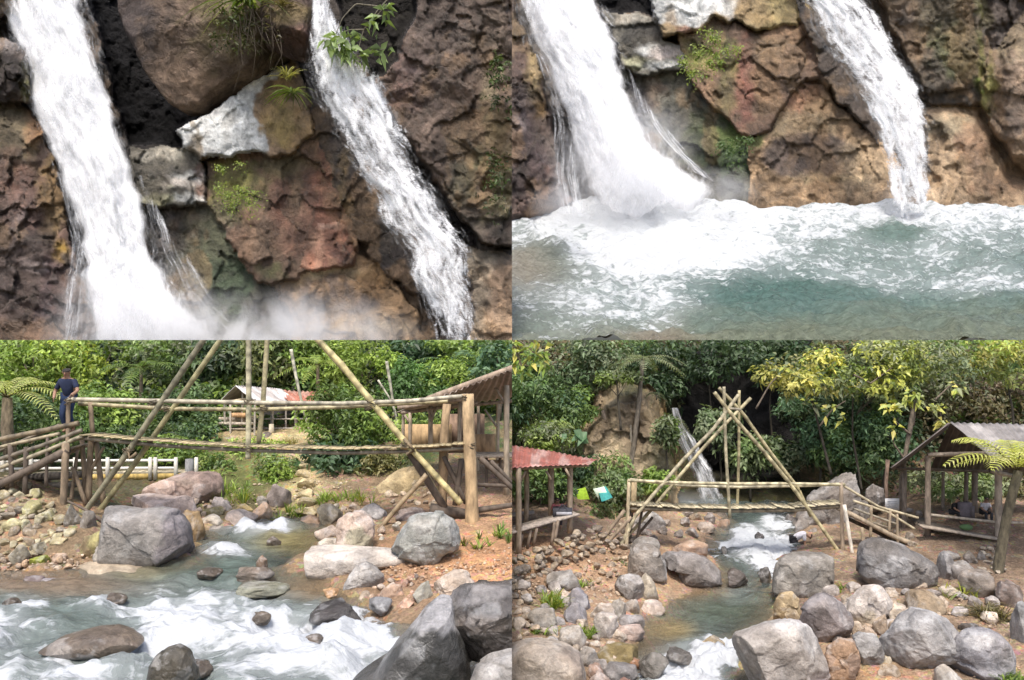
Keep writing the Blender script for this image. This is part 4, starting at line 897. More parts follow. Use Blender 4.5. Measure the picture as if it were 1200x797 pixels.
def corr_roof(mb, a, b, c, d, pitch=.18, amp=.035, col=(.5, .5, .5), streak=None, th=.012, seed=0):
    """corrugated sheet: a-b is the ridge edge, d-c the eave; ribs run from ridge to eave"""
    a, b, c, d = map(lambda v: np.array(v, float), (a, b, c, d)); W = np.linalg.norm(b-a); n = max(8, int(W/pitch*6)); m = 14
    u = np.linspace(0, 1, n); v = np.linspace(0, 1, m)
    top = a+(b-a)*u[:, None]; bot = d+(c-d)*u[:, None]
    nn = np.cross(b-a, d-a); nn /= np.linalg.norm(nn); nn = nn if nn[2] > 0 else -nn
    w = amp*np.sin(u*W/pitch*2*math.pi)
    G = top[:, None]*(1-v)[None, :, None]+bot[:, None]*v[None, :, None]+nn*w[:, None, None]
    sag = .03*fbm(np.stack([np.repeat(u, m)*6, np.tile(v, n)*3, np.zeros(n*m)+seed], 1), seed, 3)
    V = G.reshape(-1, 3)+nn*sag[:, None]
    cc = np.tile(np.array(col, float), (n*m, 1))
    if streak is not None:
        f = fbm(np.stack([np.repeat(u, m)*W*2.2, np.tile(v, n)*1.2, np.zeros(n*m)], 1), seed+4, 5); cc = blend(cc, sst(-.15, .35, f), streak)
    i = np.arange(n-1)[:, None]*m; j = np.arange(m-1)[None]; q = np.stack([i+j, i+m+j, i+m+j+1, i+j+1], -1).reshape(-1, 4)
    N = len(V); q2 = q[:, ::-1]+N
    e = [];
    for k in range(m-1): e += [[k, k+1, N+k+1, N+k], [(n-1)*m+k+1, (n-1)*m+k, N+(n-1)*m+k, N+(n-1)*m+k+1]]
    for k in range(n-1): e += [[(k+1)*m, k*m, N+k*m, N+(k+1)*m], [k*m+m-1, (k+1)*m+m-1, N+(k+1)*m+m-1, N+k*m+m-1]]
    mb.add(np.vstack([V, V-nn*th]), np.vstack([q, q2, np.array(e)]), None, np.vstack([cc, cc*.8]))

# foliage palettes (albedo)
LG = [(0.203,0.297,0.061), (0.257,0.351,0.068), (0.162,0.243,0.054), (0.311,0.392,0.095)]; MG = [(0.115,0.182,0.054), (0.149,0.223,0.061), (0.095,0.155,0.047), (0.189,0.257,0.081)]
DG = [(0.043,0.079,0.035), (0.060,0.101,0.043), (0.036,0.065,0.029), (0.086,0.129,0.057)]; YG = [(0.276,0.299,0.046), (0.218,0.265,0.046), (0.345,0.333,0.057), (0.161,0.218,0.040)]
BG = [(0.091,0.169,0.085), (0.130,0.221,0.117), (0.078,0.143,0.078), (0.169,0.260,0.143)]; DRYP = [(.17,.14,.07), (.13,.10,.055), (.10,.085,.045), (.20,.17,.085)]; GRY = [(0.156,0.195,0.104), (0.208,0.234,0.143), (0.117,0.156,0.078), (0.260,0.273,0.169)]

# ================================================================== VIEW THREE: bamboo footbridge over the stream
LB = -5.6
BLW = [(-120,668),(60,668),(120,664),(165,660),(225,658),(228,632),(255,620),(290,612),(330,604),(366,606),(385,622),(380,640),(340,655),(330,668),(372,676),(400,690),(430,702),(445,722),(470,735),(540,760),(640,800),(640,900),(-200,900),(-200,690)]
_sdBL = water_sd(BLW, LB)
def hBL(x, y):
    x = np.asarray(x, float); y = np.asarray(y, float); sd = _sdBL(x, y); px = CX+x/y*F
    h = LB+np.where(sd > 0, .42*(1-np.exp(-np.maximum(sd, 0)*.7)), np.maximum(-.55, sd*.55))
    h = h+sst(25.5, 33, y)*1.25+np.maximum(0, y-39.5)*1.0+.35*fbm(np.stack([x*.4, y*.4, x*0], 1), 77, 3)*sst(30, 36, y)
    lb = sst(-.5, -.64, x/y)*sst(19.5, 23, y)*(1-sst(24.2, 26.8, y)); h = h+lb*1.0
    rt = sst(-.16, -.05, x/y)*sst(23.5, 27, y)*(1-sst(33, 38, y)); h = h+rt*.35
    return h
def colBL(V):
    px, py = PX(V); n = fbm(V*.6, 91, 4); sd = _sdBL(V[:, 0], V[:, 1])
    c = np.tile(np.array((.22,.16,.10)), (len(V), 1)); c = blend(c, sst(-.2, .4, n), (.30,.21,.13))
    c = blend(c, ell(px, py, 560, 655, 130, 40)*.95, (.46,.255,.135)); c = blend(c, ell(px, py, 470, 690, 60, 40)*.6, (.34,.22,.14))
    c = blend(c, ell(px, py, 352, 575, 26, 50)*.9, (.44,.36,.19)); c = blend(c, ell(px, py, 330, 510, 70, 16)*.9, (.42,.34,.18))
    c = blend(c, ell(px, py, 545, 600, 70, 26)*.8, (.40,.25,.15))
    c = blend(c, (sd < 0)*1., (.24,.17,.10)); c = blend(c, (sd < 0)*ell(px, py, 60, 690, 140, 26), (.36,.22,.12))
    hill = sst(38.5, 40, V[:, 1]); c = blend(c, sst(22.6, 24, V[:, 1])*(px < 236)*.9, (.07,.065,.035)); c = blend(c, sst(27.5, 29, V[:, 1])*np.maximum(px < 262, px > 425)*(1-.5*sst(-.1, .4, n)), (.06,.075,.03)); c = blend(c, hill, (.035,.04,.018)); c = blend(c, hill*sst(.1, .5, n)*.6, (.10,.085,.045))  # dark soil under and behind the ramp is painted shade
    c = blend(c, ell(px, py, 270, 560, 70, 40)*.9, (.10,.12,.035))
    return c
def bl():
    rr = np.random.default_rng(31)
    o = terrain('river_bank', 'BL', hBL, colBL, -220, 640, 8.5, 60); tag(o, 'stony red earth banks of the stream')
    water('BL', 'stream_water', LB, BLW, _sdBL, -220, 640, 8.5, 30, foam_bl, color_bl, 'clear green mountain stream with white rapids', k=.9, stretch=(.8, 1.5, 1))
    # ---- boulders
    R = Rocks('BL', hBL); GR = (.27,.255,.235); PK = (.47,.37,.31); PL = (.52,.46,.39); DKW = (.060,.055,.052); OL = (.30,.27,.14); OR = (.42,.26,.14)
    R.out([(108,664),(106,640),(110,612),(114,600),(124,593),(140,595),(160,600),(182,598),(203,599),(213,608),(220,622),(224,645),(223,664)], (.235,.22,.205), 'largest grey boulder, smooth, at the water edge under the bamboo poles', 1001, front=.8, back=.9, facets=3, patches=[((205,640,24,40), (.20,.175,.185), 8, .7), ((135,645,24,16), (.36,.35,.33), 6, .5)], terr=.3)  # purple grey patch paints the shaded right flank
    R.out([(176,588),(172,574),(186,565),(204,557),(222,553),(242,552),(254,556),(260,566),(261,578),(256,590),(246,600),(215,600),(190,596)], (.31,.235,.205), 'big flat topped reddish brown boulder behind the pale stones', 1002, d=25.2, front=.8, patches=[((200,566,26,8), (.40,.33,.29), 6, .6)], terr=.6)
    R.out([(142,601),(148,588),(156,581),(172,580),(186,582),(200,584),(214,582),(224,586),(229,598),(226,612),(150,612)], (.55,.44,.38), 'pale pinkish boulder between the grey and the reddish ones', 1003, d=23.6)
    R.out([(168,582),(170,572),(180,566),(192,562),(204,565),(210,580),(204,590),(172,590)], (.50,.38,.32), 'pinkish boulder half hidden behind the pale pinkish one', 1004, d=24.6)
    R.box((212,597,241,634), (.33,.235,.13), 'rough brown boulder against the flank of the largest grey boulder', 1005, facets=9)
    R.box((262,596,303,618), (.58,.48,.41), 'pale pink stone where the stream narrows', 1006)
    R.box((232,602,266,618), (.52,.46,.38), 'pale flat stone under the mossy one', 1007); R.box((236,593,263,607), (.26,.23,.12), 'flat mossy stone lying on paler stones', 1008)
    R.box((244,582,272,601), (.55,.47,.42), 'pale wedge stone beside the mossy one', 1009); R.box((240,614,278,628), (.30,.27,.24), 'low grey wedge stone with a dark wet face in the narrows', 1010)
    R.box((294,588,320,611), (.54,.38,.27), 'pinkish orange block below the grey brown boulder', 1011); R.box((312,567,342,595), (.27,.225,.20), 'grey brown boulder beside the foot of the stone steps', 1012); R.box((300,581,314,594), (.34,.31,.27), 'small grey stone leaning on the grey brown boulder', 1013)
    R.box((276,590,298,602), (.46,.36,.17), 'mustard flat stone beside the grass tuft', 1014); R.box((352,603,380,621), (.50,.34,.22), 'orange boulder on the far bank of the narrows', 1015)
    R.box((371,590,402,614), (.42,.36,.26), 'pale olive boulder above the orange one', 1016); R.box((368,615,397,634), (.56,.46,.39), 'pale pinkish stone at the far waterline', 1017); R.box((372,630,400,642), (.50,.44,.36), 'low pale wedge stone with its foot in the pool', 1018)
    R.out([(394,640),(392,622),(396,608),(406,600),(424,599),(436,608),(441,622),(438,634),(436,646),(408,648)], (.54,.43,.36), 'broad pale pink boulder near the leaning prop pole', 1019, patches=[((418,640,18,16), (.34,.33,.24), 6, .8)])
    R.box((418,589,454,611), (.33,.32,.32), 'grey stone beside the foot of the rock bank', 1020); R.box((463,594,500,612), (.28,.23,.21), 'brown grey slab above the big rounded boulder', 1021); R.box((500,598,514,608), (.50,.42,.30), 'small tan stone on top of the slab', 1022)
    R.out([(450,652),(462,632),(470,620),(476,608),(486,603),(505,602),(522,603),(533,608),(540,620),(541,632),(536,642),(520,648),(512,656),(490,662),(462,662)], (.30,.305,.28), 'big rounded grey green boulder beside the thick log post', 1023, front=.7, patches=[((500,615,34,9), (.36,.35,.33), 5, .6)], terr=.3)
    R.box((498,636,522,654), (.36,.35,.32), 'small pale grey stone at the front foot of the grey green boulder', 1024)
    R.out([(330,660),(343,650),(352,645),(370,642),(395,641),(420,643),(450,645),(481,649),(482,655),(458,660),(440,664),(420,674),(380,674),(345,668)], (.52,.47,.42), 'long pale water worn slab across the middle of the bank', 1025, front=.55, back=.5, amp=.03, pw=3.2, terr=.6, facets=2, fk=(.9,.98), push=.8)
    R.out([(400,690),(410,672),(418,662),(428,660),(440,666),(450,676),(447,686),(430,690)], (.36,.345,.33), 'grey triangular slab in front of the long pale slab', 1026, front=.7)
    R.box((300,650,314,668), (.24,.17,.12), 'brown wet stone at the end of the long slab', 1027, mat='rockwet'); R.box((276,680,340,694), (.20,.20,.15), 'flat greenish stone just under the water', 1028, mat='rockwet', facets=5, sink=.5); R.box((276,664,322,680), (.20,.165,.135), 'flat brown wet stone upstream of the greenish one', 1029, mat='rockwet', facets=6, sink=.4)
    R.box((362,700,424,734), (.055,.048,.045), 'dark wet pointed stone at the edge of the white rapids', 1030, mat='rockwet', facets=8, fk=(.5,.8)); R.box((432,699,460,719), (.20,.20,.205), 'small dark grey stone beside the pointed one', 1031, mat='rockwet')
    R.box((483,680,508,707), (.37,.36,.31), 'grey stone with dark spots on the red gravel', 1032); R.out([(506,700),(508,684),(518,676),(532,669),(546,671),(558,682),(560,694),(540,702)], (.55,.46,.38), 'pale rounded boulder on the red gravel', 1033)
    R.box((445,684,472,704), (.50,.36,.27), 'pink stone between gravel and rapids', 1034); R.box((466,700,486,714), (.54,.36,.27), 'salmon pink oval stone by the gravel edge', 1035); R.box((378,688,398,700), (.50,.30,.15), 'orange stone in the shallows', 1036, mat='rockwet'); R.box((420,692,436,704), (.46,.38,.30), 'tan stone in the shallows near the gravel', 1037)
    R.out([(395,812),(415,790),(440,782),(462,756),(474,742),(486,728),(500,712),(516,699),(528,700),(534,730),(548,765),(556,800),(540,825),(430,825)], (.062,.060,.056), 'big dark wet boulder sloping into the foam, dry grey crown', 1038, mat='rockwet', front=.8, back=.8, amp=.03, facets=5, terr=.2, push=.5, patches=[([(484,732),(514,694),(532,696),(540,740),(520,742),(505,735),(495,745)], (.34,.33,.33), 4, .95), ((480,790,40,26), (.10,.095,.09), 12, .6)])
    R.out([(518,722),(519,700),(526,693),(545,688),(570,685),(640,684),(650,780),(600,782),(575,778),(556,768),(545,776),(532,766),(524,748)], (.085,.075,.068), 'dark brown cracked angular boulder in the near corner', 1039, mat='rockwet', d=11.9, front=.8, amp=.07, facets=12, fk=(.5,.85), terr=1.0, c0=(572,728), patches=[((570,694,60,12), (.24,.225,.22), 6, .8), ((560,730,34,10), (.17,.14,.12), 5, .6)])
    R.out([(552,800),(560,782),(575,772),(595,766),(640,764),(650,840),(550,840)], (.33,.32,.31), 'speckled grey boulder cut by the near corner', 1040, d=11.2, front=.7)
    R.out([(172,800),(176,780),(184,768),(196,759),(208,756),(220,763),(228,778),(234,800),(232,815),(174,815)], (.075,.066,.05), 'dark wet hump of rock standing out of the foam', 1041, mat='rockwet', front=.9, amp=.03, facets=4, terr=.2)
    R.out([(48,760),(70,748),(100,741),(130,739),(150,745),(164,756),(150,764),(80,768)], (.13,.10,.075), 'low brown rock slab barely above the rapids', 1042, mat='rockwet', front=.6, amp=.03, facets=4, terr=.2)
    for bb, sd_, lb in [((70,748,104,764),1101,'dark low wet rock left of the foam tongue'),((215,772,250,790),1102,'small dark rock beside the hump in the foam'),((290,716,318,730),1103,'wet brown stone in the middle of the near rapids'),((352,742,380,756),1104,'half drowned dark stone near the pointed one'),((230,664,262,676),1105,'low brown stone at the lip above the rapids'),((118,694,150,706),1106,'flat wet brown stone in the left shallows'),((0,700,26,714),1107,'dark wet stone at the left picture edge'),((312,628,330,638),1108,'small wet stone in the narrow pool')]: R.box(bb, (.11,.088,.068), lb, sd_, mat='rockwet', facets=6, sink=.35)
    R.box((26,674,56,702), (.17,.135,.13), 'dark chipped purple brown stone in the shallows, lower of the pair', 1043); R.box((46,677,78,700), (.29,.265,.28), 'purple grey block in the shallows beside the chipped stone', 1044)
    R.out([(84,672),(90,663),(110,660),(150,662),(185,668),(200,676),(150,682),(100,680)], (.40,.34,.26), 'flat tan slab just awash below the largest grey boulder', 1045, front=.5, amp=.02, facets=4, terr=.2)
    R.box((90,621,128,652), (.40,.36,.17), 'olive yellow rounded boulder beside the fallen plank', 1046, facets=7, tint=(.22,.17,.10)); R.box((74,590,96,618), (.17,.15,.12), 'dark brown boulder behind the foot of the poles', 1047); R.box((92,598,114,624), (.25,.225,.195), 'grey brown boulder tucked against the foot of the poles', 1048)
    R.box((108,640,150,664), (.38,.36,.33), 'rough pale grey boulder in front of the largest grey one', 1049)
    R.box((25,585,50,606), (.44,.41,.22), 'yellowish block high in the heap, lit on top', 1050); R.box((0,607,27,625), (.50,.46,.27), 'biggest pale yellow cobble of the heap', 1051); R.box((9,638,36,662), (.37,.34,.27), 'pale angular stone low in the heap', 1052); R.box((34,634,56,650), (.33,.30,.22), 'grey wedge stone in the heap near the plank', 1053); R.box((34,650,60,664), (.24,.27,.05), 'stone furred with bright yellow green moss', 1054); R.box((60,648,80,660), (.48,.36,.27), 'pinkish cobble at the foot of the plank', 1055)
    R.box((33,572,52,586), (.36,.33,.18), 'olive cobble on top of the heap', 1056); R.box((24,608,36,622), (.47,.44,.28), 'tall pale cobble beside the biggest one', 1057); R.box((45,598,66,612), (.34,.31,.17), 'flat olive cobble in the middle of the heap', 1058)
    R.heap([(-20,574),(30,570),(60,590),(74,610),(84,632),(60,650),(-20,662)], 64, (5, 10), [(.33,.28,.17), (.25,.20,.14), (.38,.33,.20), (.20,.17,.13), (.40,.36,.24), (.28,.24,.19)], 'one of the weathered cobbles in the heap under the bamboo ramp', 'cobbles of the heap under the ramp', 41, name='cobble')
    R.heap([(-20,660),(80,656),(110,664),(80,676),(-20,684)], 28, (3.5, 7), [(.42,.30,.20), (.34,.26,.19), (.45,.36,.27), (.28,.20,.15)], 'one of the reddish cobbles along the near waterline below the heap', 'reddish cobbles by the waterline', 42, name='cobble')
    R.heap([(455,575),(500,572),(520,590),(500,600),(455,598)], 18, (3, 5.5), [(.40,.31,.21), (.33,.26,.19), (.45,.36,.26)], 'one of the tan cobbles piled behind the dark log under the bridge', 'tan cobbles under the bridge end', 43, name='cobble')
    R.heap([(430,690),(500,672),(520,690),(480,712),(440,708)], 26, (3, 6.5), [(.46,.30,.22), (.40,.33,.27), (.52,.38,.28), (.33,.28,.25)], 'one of the pink and grey cobbles on the red gravel bar', 'cobbles of the gravel bar', 44, name='cobble')
    R.heap([(225,590),(262,588),(262,604),(232,606)], 8, (3, 6), [(.45,.36,.29), (.36,.30,.24)], 'one of the small stones among the pale boulders of the narrows', 'small stones in the narrows', 45, name='cobble')
    R.heap([(380,590),(470,600),(470,625),(440,640),(400,605)], 18, (3, 6), [(.48,.38,.29), (.40,.30,.2), (.36,.33,.27)], 'one of the tan cobbles beside the leaning prop pole', 'tan cobbles around the prop', 46, name='cobble')
    gravel('BL', hBL, [(440,660),(600,640),(600,690),(500,690),(440,680)], 420, (.8, 2.4), [(.48,.30,.18), (.40,.26,.17), (.52,.40,.30)], 'red gravel on the bank', 51)
    gravel('BL', hBL, [(-10,655),(110,650),(200,668),(110,690),(-10,690)], 320, (1., 2.8), [(.42,.28,.18), (.33,.25,.18), (.46,.38,.30)], 'brown gravel in the shallows', 52)
    gravel('BL', hBL, [(230,575),(400,560),(440,600),(360,606),(240,600)], 260, (.8, 2.4), [(.46,.37,.24), (.38,.31,.22), (.50,.42,.30)], 'tan gravel by the steps', 53)
    # stone bank under the bridge end and the steps
    R.out([(430,592),(440,574),(452,560),(466,552),(486,548),(500,560),(505,580),(480,592),(455,598)], (.42,.33,.19), 'sloping tan rock bank behind the bridge props', 1060, d=26.5, front=.5, terr=.8)
    for k, (x0, y0, x1, y1) in enumerate([(344,594,372,606),(348,582,374,595),(346,572,368,584),(348,560,370,573),(346,550,366,561),(344,540,364,551),(332,536,352,545)]):
        R.box((x0, y0, x1, y1), (.46,.38,.22), ['lowest tan stone of the rough steps', 'second tan stone from the foot of the rough steps', 'third tan stone from the foot of the rough steps', 'fourth tan stone from the foot of the rough steps', 'third tan stone from the top of the rough steps', 'second tan stone from the top of the rough steps', 'top tan stone of the rough steps'][k], 1070+k, facets=10, sink=.05, name='step_stone', cat='step')
    bridge_bl(); huts_bl(); person_bl(); jungle_bl(rr)

def water(quad, name, level, poly, sd, px0, px1, y0, y1, foamf, colf, label, k=1., stretch=(1, 1, 1), nx=300, ny=260):
    pxs = np.linspace(px0, px1, nx); ys = y0*(y1/y0)**np.linspace(0, 1, ny); gp, gy = np.meshgrid(pxs, ys)
    x = ((gp-CX)/F*gy).ravel(); y = gy.ravel(); V = np.stack([x, y, np.full_like(x, level)], 1); px, py = PX(V)
    s = sd(x, y); foam = foamf(px, py); n = fbm(np.stack([x*.9, y*1.6, x*0], 1), 401, 5); r = ridged(np.stack([x*1.1, y*1.9, x*0], 1), 407, 4)
    V[:, 2] += (.09+.34*np.clip(foam, 0, 1))*(n*.6+.45*(r-.3))+.12*np.clip(foam, 0, 1)
    c, a = colf(px, py, s)
    keep = (s < .8)
    i = np.arange(ny-1)[:, None]*nx; j = np.arange(nx-1)[None]; q = np.stack([i+j, i+j+1, i+nx+j+1, i+nx+j], -1).reshape(-1, 4)
    q = q[keep[q].any(1)]
    used = np.unique(q); mp = np.full(len(V), -1); mp[used] = np.arange(len(used))
    o = mesh_np(name, V[used], mp[q], None, c[used], water_mat(name, k, stretch, wave=.8, lo=.38, hi=.78), None, quad, attrs={'foam': foam[used], 'alp': a[used]}); return tag(o, label, 'water', kind='structure')
def foam_bl(px, py):
    q = np.stack([px*.012, py*.022, px*0], 1); n = fbm(q, 501, 4); f = np.full(px.shape, .06)
    f = f+.16*sst(690, 740, py+20*n)
    for cx, cy, rx, ry, a in [(232,722,55,36,.58), (300,748,115,26,.52), (335,775,120,28,.48), (255,698,64,15,.32), (10,742,90,34,.66), (60,712,80,10,.25), (60,787,130,22,.60), (420,748,44,20,.50), (258,650,36,8,.60), (305,620,36,7,.80), (350,760,60,20,.25), (130,764,80,9,.5), (120,714,70,10,.30), (430,785,60,14,.25), (420,715,44,10,.32), (200,745,40,16,.4), (90,702,80,6,.22), (160,690,50,6,.2), (230,680,40,8,.22)]:
        f = f+a*np.exp(-((px-cx)/rx)**2-((py-cy)/ry)**2)*(1+.9*n)
    return np.clip(f, 0, 1.1)
def color_bl(px, py, s):
    c = np.tile(np.array((.125,.155,.14)), (len(px), 1))
    c = blend(c, ell(px, py, 50, 684, 120, 16)*.8, (.20,.135,.085)); c = blend(c, ell(px, py, 345, 635, 50, 16), (.22,.19,.09)); c = blend(c, ell(px, py, 380, 690, 60, 18)*.8, (.24,.16,.085)); c = blend(c, ell(px, py, 430, 725, 50, 14)*.6, (.16,.10,.06))
    c = blend(c, ell(px, py, 250, 670, 90, 14)*.7, (.08,.115,.095)); c = blend(c, ell(px, py, 165, 668, 40, 10)*.7, (.24,.21,.12))
    a = np.clip(.35+(-s)*.5, .35, .93); return c, a
def bridge_bl():
    Q = 'BL'; d = 22.0; pt = poles(Q, d); back = d+.7
    root = thing('bamboo_footbridge', 'bamboo footbridge with leaning tripod poles over the wide near rapids', 'footbridge', P(320, 526, d), Q)
    T = lambda nm, pts, r, col=BAM, ring=.42, mat='bamboo', r2=None, seed=0, wob=0., par=root: part_tube(nm, par, Q, pt(pts), r, col, ring, mat, r2, seed, wob)
    T('handrail', [(80,468),(200,470),(300,472),(400,473),(480,470),(546,464)], .062, (.46,.40,.24), seed=1)
    T('handrail', [(92,473,back),(200,479,back),(300,480,back),(400,477,back),(525,470,back)], .058, (.44,.38,.22), seed=2)
    # deck: split culms laid side by side on two beams
    mb = MB(); n = 64; rr = np.random.default_rng(3)
    for k in range(n):
        f = k/(n-1); x = 96+f*(547-96); y = np.interp(x, [96, 150, 200, 300, 400, 480, 547], [508, 513, 517, 522, 525, 523, 519])
        a = P(x, y+1.5+rr.normal()*.35, d-.05-rr.uniform(0, .1)); b = a+np.array([rr.normal()*.02, .75+rr.uniform(0, .12), -.04]); mb.bar(a, b, .166, .036, np.array(BAM)*rr.uniform(.72, 1.2)); 
    mb.build('deck', M['bamboo'], root, Q, smooth=False)
    for dd, s in ((d+.1, 3), (d+.65, 4)):
        T('beam', [(90,513,dd),(200,523,dd),(300,528,dd),(400,531,dd),(480,529,dd),(552,525,dd)], .055, (.30,.24,.15), seed=s)
    for pts, r, s, c in [([(246,386),(200,455),(150,530),(82,622)], .085, 11, BAMG), ([(268,386,back),(200,482,back),(155,548,back),(108,612,back)], .08, 12, BAMG),
                         ([(358,386),(400,428),(436,472),(478,522),(540,592)], .088, 13, (.48,.41,.20)), ([(364,386,back),(440,476,back),(486,534,back),(520,592,back)], .08, 14, (.44,.37,.19)),
                         ([(292,386),(292,470),(291,538)], .078, 15, (.47,.42,.24)), ([(314,386,back),(309,470,back),(304,520,back)], .075, 16, (.46,.40,.23))]:
        T('pole', pts, r, c, seed=s, wob=.035)
    for pts, s in [([(150,527),(152,537),(160,531)], 0), ([(473,514),(486,528),(476,532)], 1)]: part_tube('lashing', root, Q, pt([(x, y, d-.1) for x, y in pts]), .05, (.20,.15,.09), 0, 'wood')
    for x, y, dd in [(179,472,d), (196,479,back), (150,527,d), (436,472,d), (432,478,back), (476,521,d), (292,471,d), (309,479,back), (292,526,d), (546,466,d), (82,470,d), (553,522,d)]:
        mb = MB(); c = P(x, y, dd)
        for k in range(5):
            th = np.linspace(0, 2*math.pi, 9); rr2 = .125+.012*rr.normal(); tl = rr.uniform(-.5, .5)
            mb.tube(np.stack([c[0]+.03*rr.normal()+rr2*np.cos(th)*.9, c[1]-.02+rr2*np.sin(th), c[2]+.03*(k-2)+tl*rr2*np.cos(th)], 1), .012, .012, (.12,.095,.06), 4, cap=False)
        mb.build('lashing', M['wood'], root, Q)
    T('log_post', [(550,462),(551,540),(552,640)], .17, LOGC, 0, 'wood', .20, 21, .05); T('log_post', [(523,474,back),(520,505,back),(517,600,back)], .13, (.34,.24,.14), 0, 'wood', .14, 22, .04)
    T('prop', [(500,556),(468,592),(435,632)], .07, (.34,.25,.14), .5, seed=23)
    for a, b, r in [((480,530),(524,600),.11), ((541,538),(533,592),.08), ((520,535),(546,590),.07), ((532,602),(612,590),.085), ((562,536),(612,582),.085), ((575,540),(600,566),.06), ((504,596),(552,604),.17), ((556,568),(612,570),.06), ((556,600),(580,632),.07)]:
        T('brace', [(*a, d+.5), (*b, d+.5)], r, WOODD, 0, 'wood', seed=int(a[0]))
    for a, b, r, dd in [((80,468),(78,540),.06,d), ((78,520),(74,606),.10,d), ((106,472),(108,512),.07,back), ((107,512),(104,590),.09,back), ((112,518),(121,592),.08,d+.8), ((96,515),(100,586),.07,d+.9), ((84,548),(101,590),.06,d+.4), ((92,528),(84,590),.05,d+.5), ((122,524),(100,560),.05,d+.7)]:
        T('post', [(*a, dd), (*b, dd)], r, (.24,.18,.12), 0, 'wood', seed=int(b[0]), wob=.03)
    # ramp that climbs to the bridge
    rp = thing('bamboo_ramp', 'bamboo ramp with several rails climbing to the end of the footbridge', 'ramp', P(30, 560, d), Q)
    for pts, r, c in [([(-60,531),(0,515),(45,506),(92,496)], .075, BAMD), ([(-60,538),(0,524),(70,508)], .05, BAM), ([(-60,553),(0,538),(50,522),(96,504)], .06, BAMD), ([(-60,566),(0,548),(40,534),(97,511)], .06, (.36,.30,.17)), ([(-60,575,23.2),(0,528,23.2),(70,498,23.2)], .05, BAMD)]:
        T('rail', pts, r, c, seed=int(pts[1][1]), par=rp)
    T('stringer', [(-60,592),(0,568),(40,548),(80,527)], .12, WOODD, 0, 'wood', par=rp)
    mb = MB()
    for k in range(26):
        f = k/25; a = P(-60+f*140, 588-f*62, d+.05); mb.bar(a, a+np.array([0, 1.5, 0]), .11, .04, np.array((.28,.22,.15))*rr.uniform(.7, 1.2))
    mb.build('ramp_deck', M['wood'], rp, Q)
    for a, b, r in [((31,524),(29,580),.07), ((12,520),(14,570),.07), ((56,512),(54,570),.05), ((-20,530),(-20,600),.07)]: T('post', [(*a,), (*b,)], r, WOODD, 0, 'wood', par=rp, seed=int(a[0]))
    # plank and log debris
    mb = MB(); mb.bar(P(56, 655, 19.9), P(96, 631, 21.0), .26, .05, (.42,.20,.11)); tag(mb.build('plank', M['wood'], None, Q), 'reddish fallen plank lying on the cobble heap', 'plank')
    mb = MB(); mb.tube([P(120, 614, 21.3), P(98, 598, 21.6), P(78, 588, 21.8)], .05, .03, WOODD, 6, wob=.05); tag(mb.build('stick', M['wood'], None, Q), 'dark broken stick beside the foot of the poles', 'stick')
    # logs under the ramp
    for k, (a, b, lab) in enumerate([((30,574),(100,566),'upper grey log stacked under the bamboo ramp'), ((34,560),(96,556),'lower dark log stacked under the bamboo ramp')]):
        mb = MB(); mb.tube([P(*a, 23.4), P(*b, 23.2)], .13, .11, (.15,.13,.11), 9); tag(mb.build('log', M['wood'], None, Q), lab, 'log')
    # railing bridge behind
    rb = thing('plank_bridge', 'low yellow plank bridge with a white pole railing, in shade behind the footbridge', 'bridge', P(140, 560, 27.5), Q)
    mb = MB(); a, b = P(-60, 561, 27.5), P(212, 558, 27.5)
    mb.bar(a, b, .10, .20, (.46,.33,.11)); mb.build('edge_beam', M['wood'], rb, Q)
    mb = MB()
    for k in range(60):
        f = k/59; c = a*(1-f)+b*f+np.array([0, .85, .08]); mb.box(c, (.13, 1.6, .05), np.array((.42,.36,.25))*rr.uniform(.7, 1.2))
    mb.build('deck', M['wood'], rb, Q)
    for y in (540, 549): part_tube('railing', rb, Q, [P(-60, y+2, 27.5), P(60, y, 27.5), P(208, y-.5, 27.5)], .05, (.66,.64,.58), 0, 'paint')
    for x in (3, 36, 88, 126, 176, 182, 206, 230): part_tube('post', rb, Q, [P(x, 536, 27.4), P(x, 562, 27.4)], .07, (.62,.58,.50), 0, 'paint')
    mb = MB(); mb.tube([P(222, 538, 28), P(222, 570, 28)], .16, .16, (.20,.20,.20), 10); tag(mb.build('stump', M['wood'], None, Q), 'grey stump post at the end of the white railing', 'post')

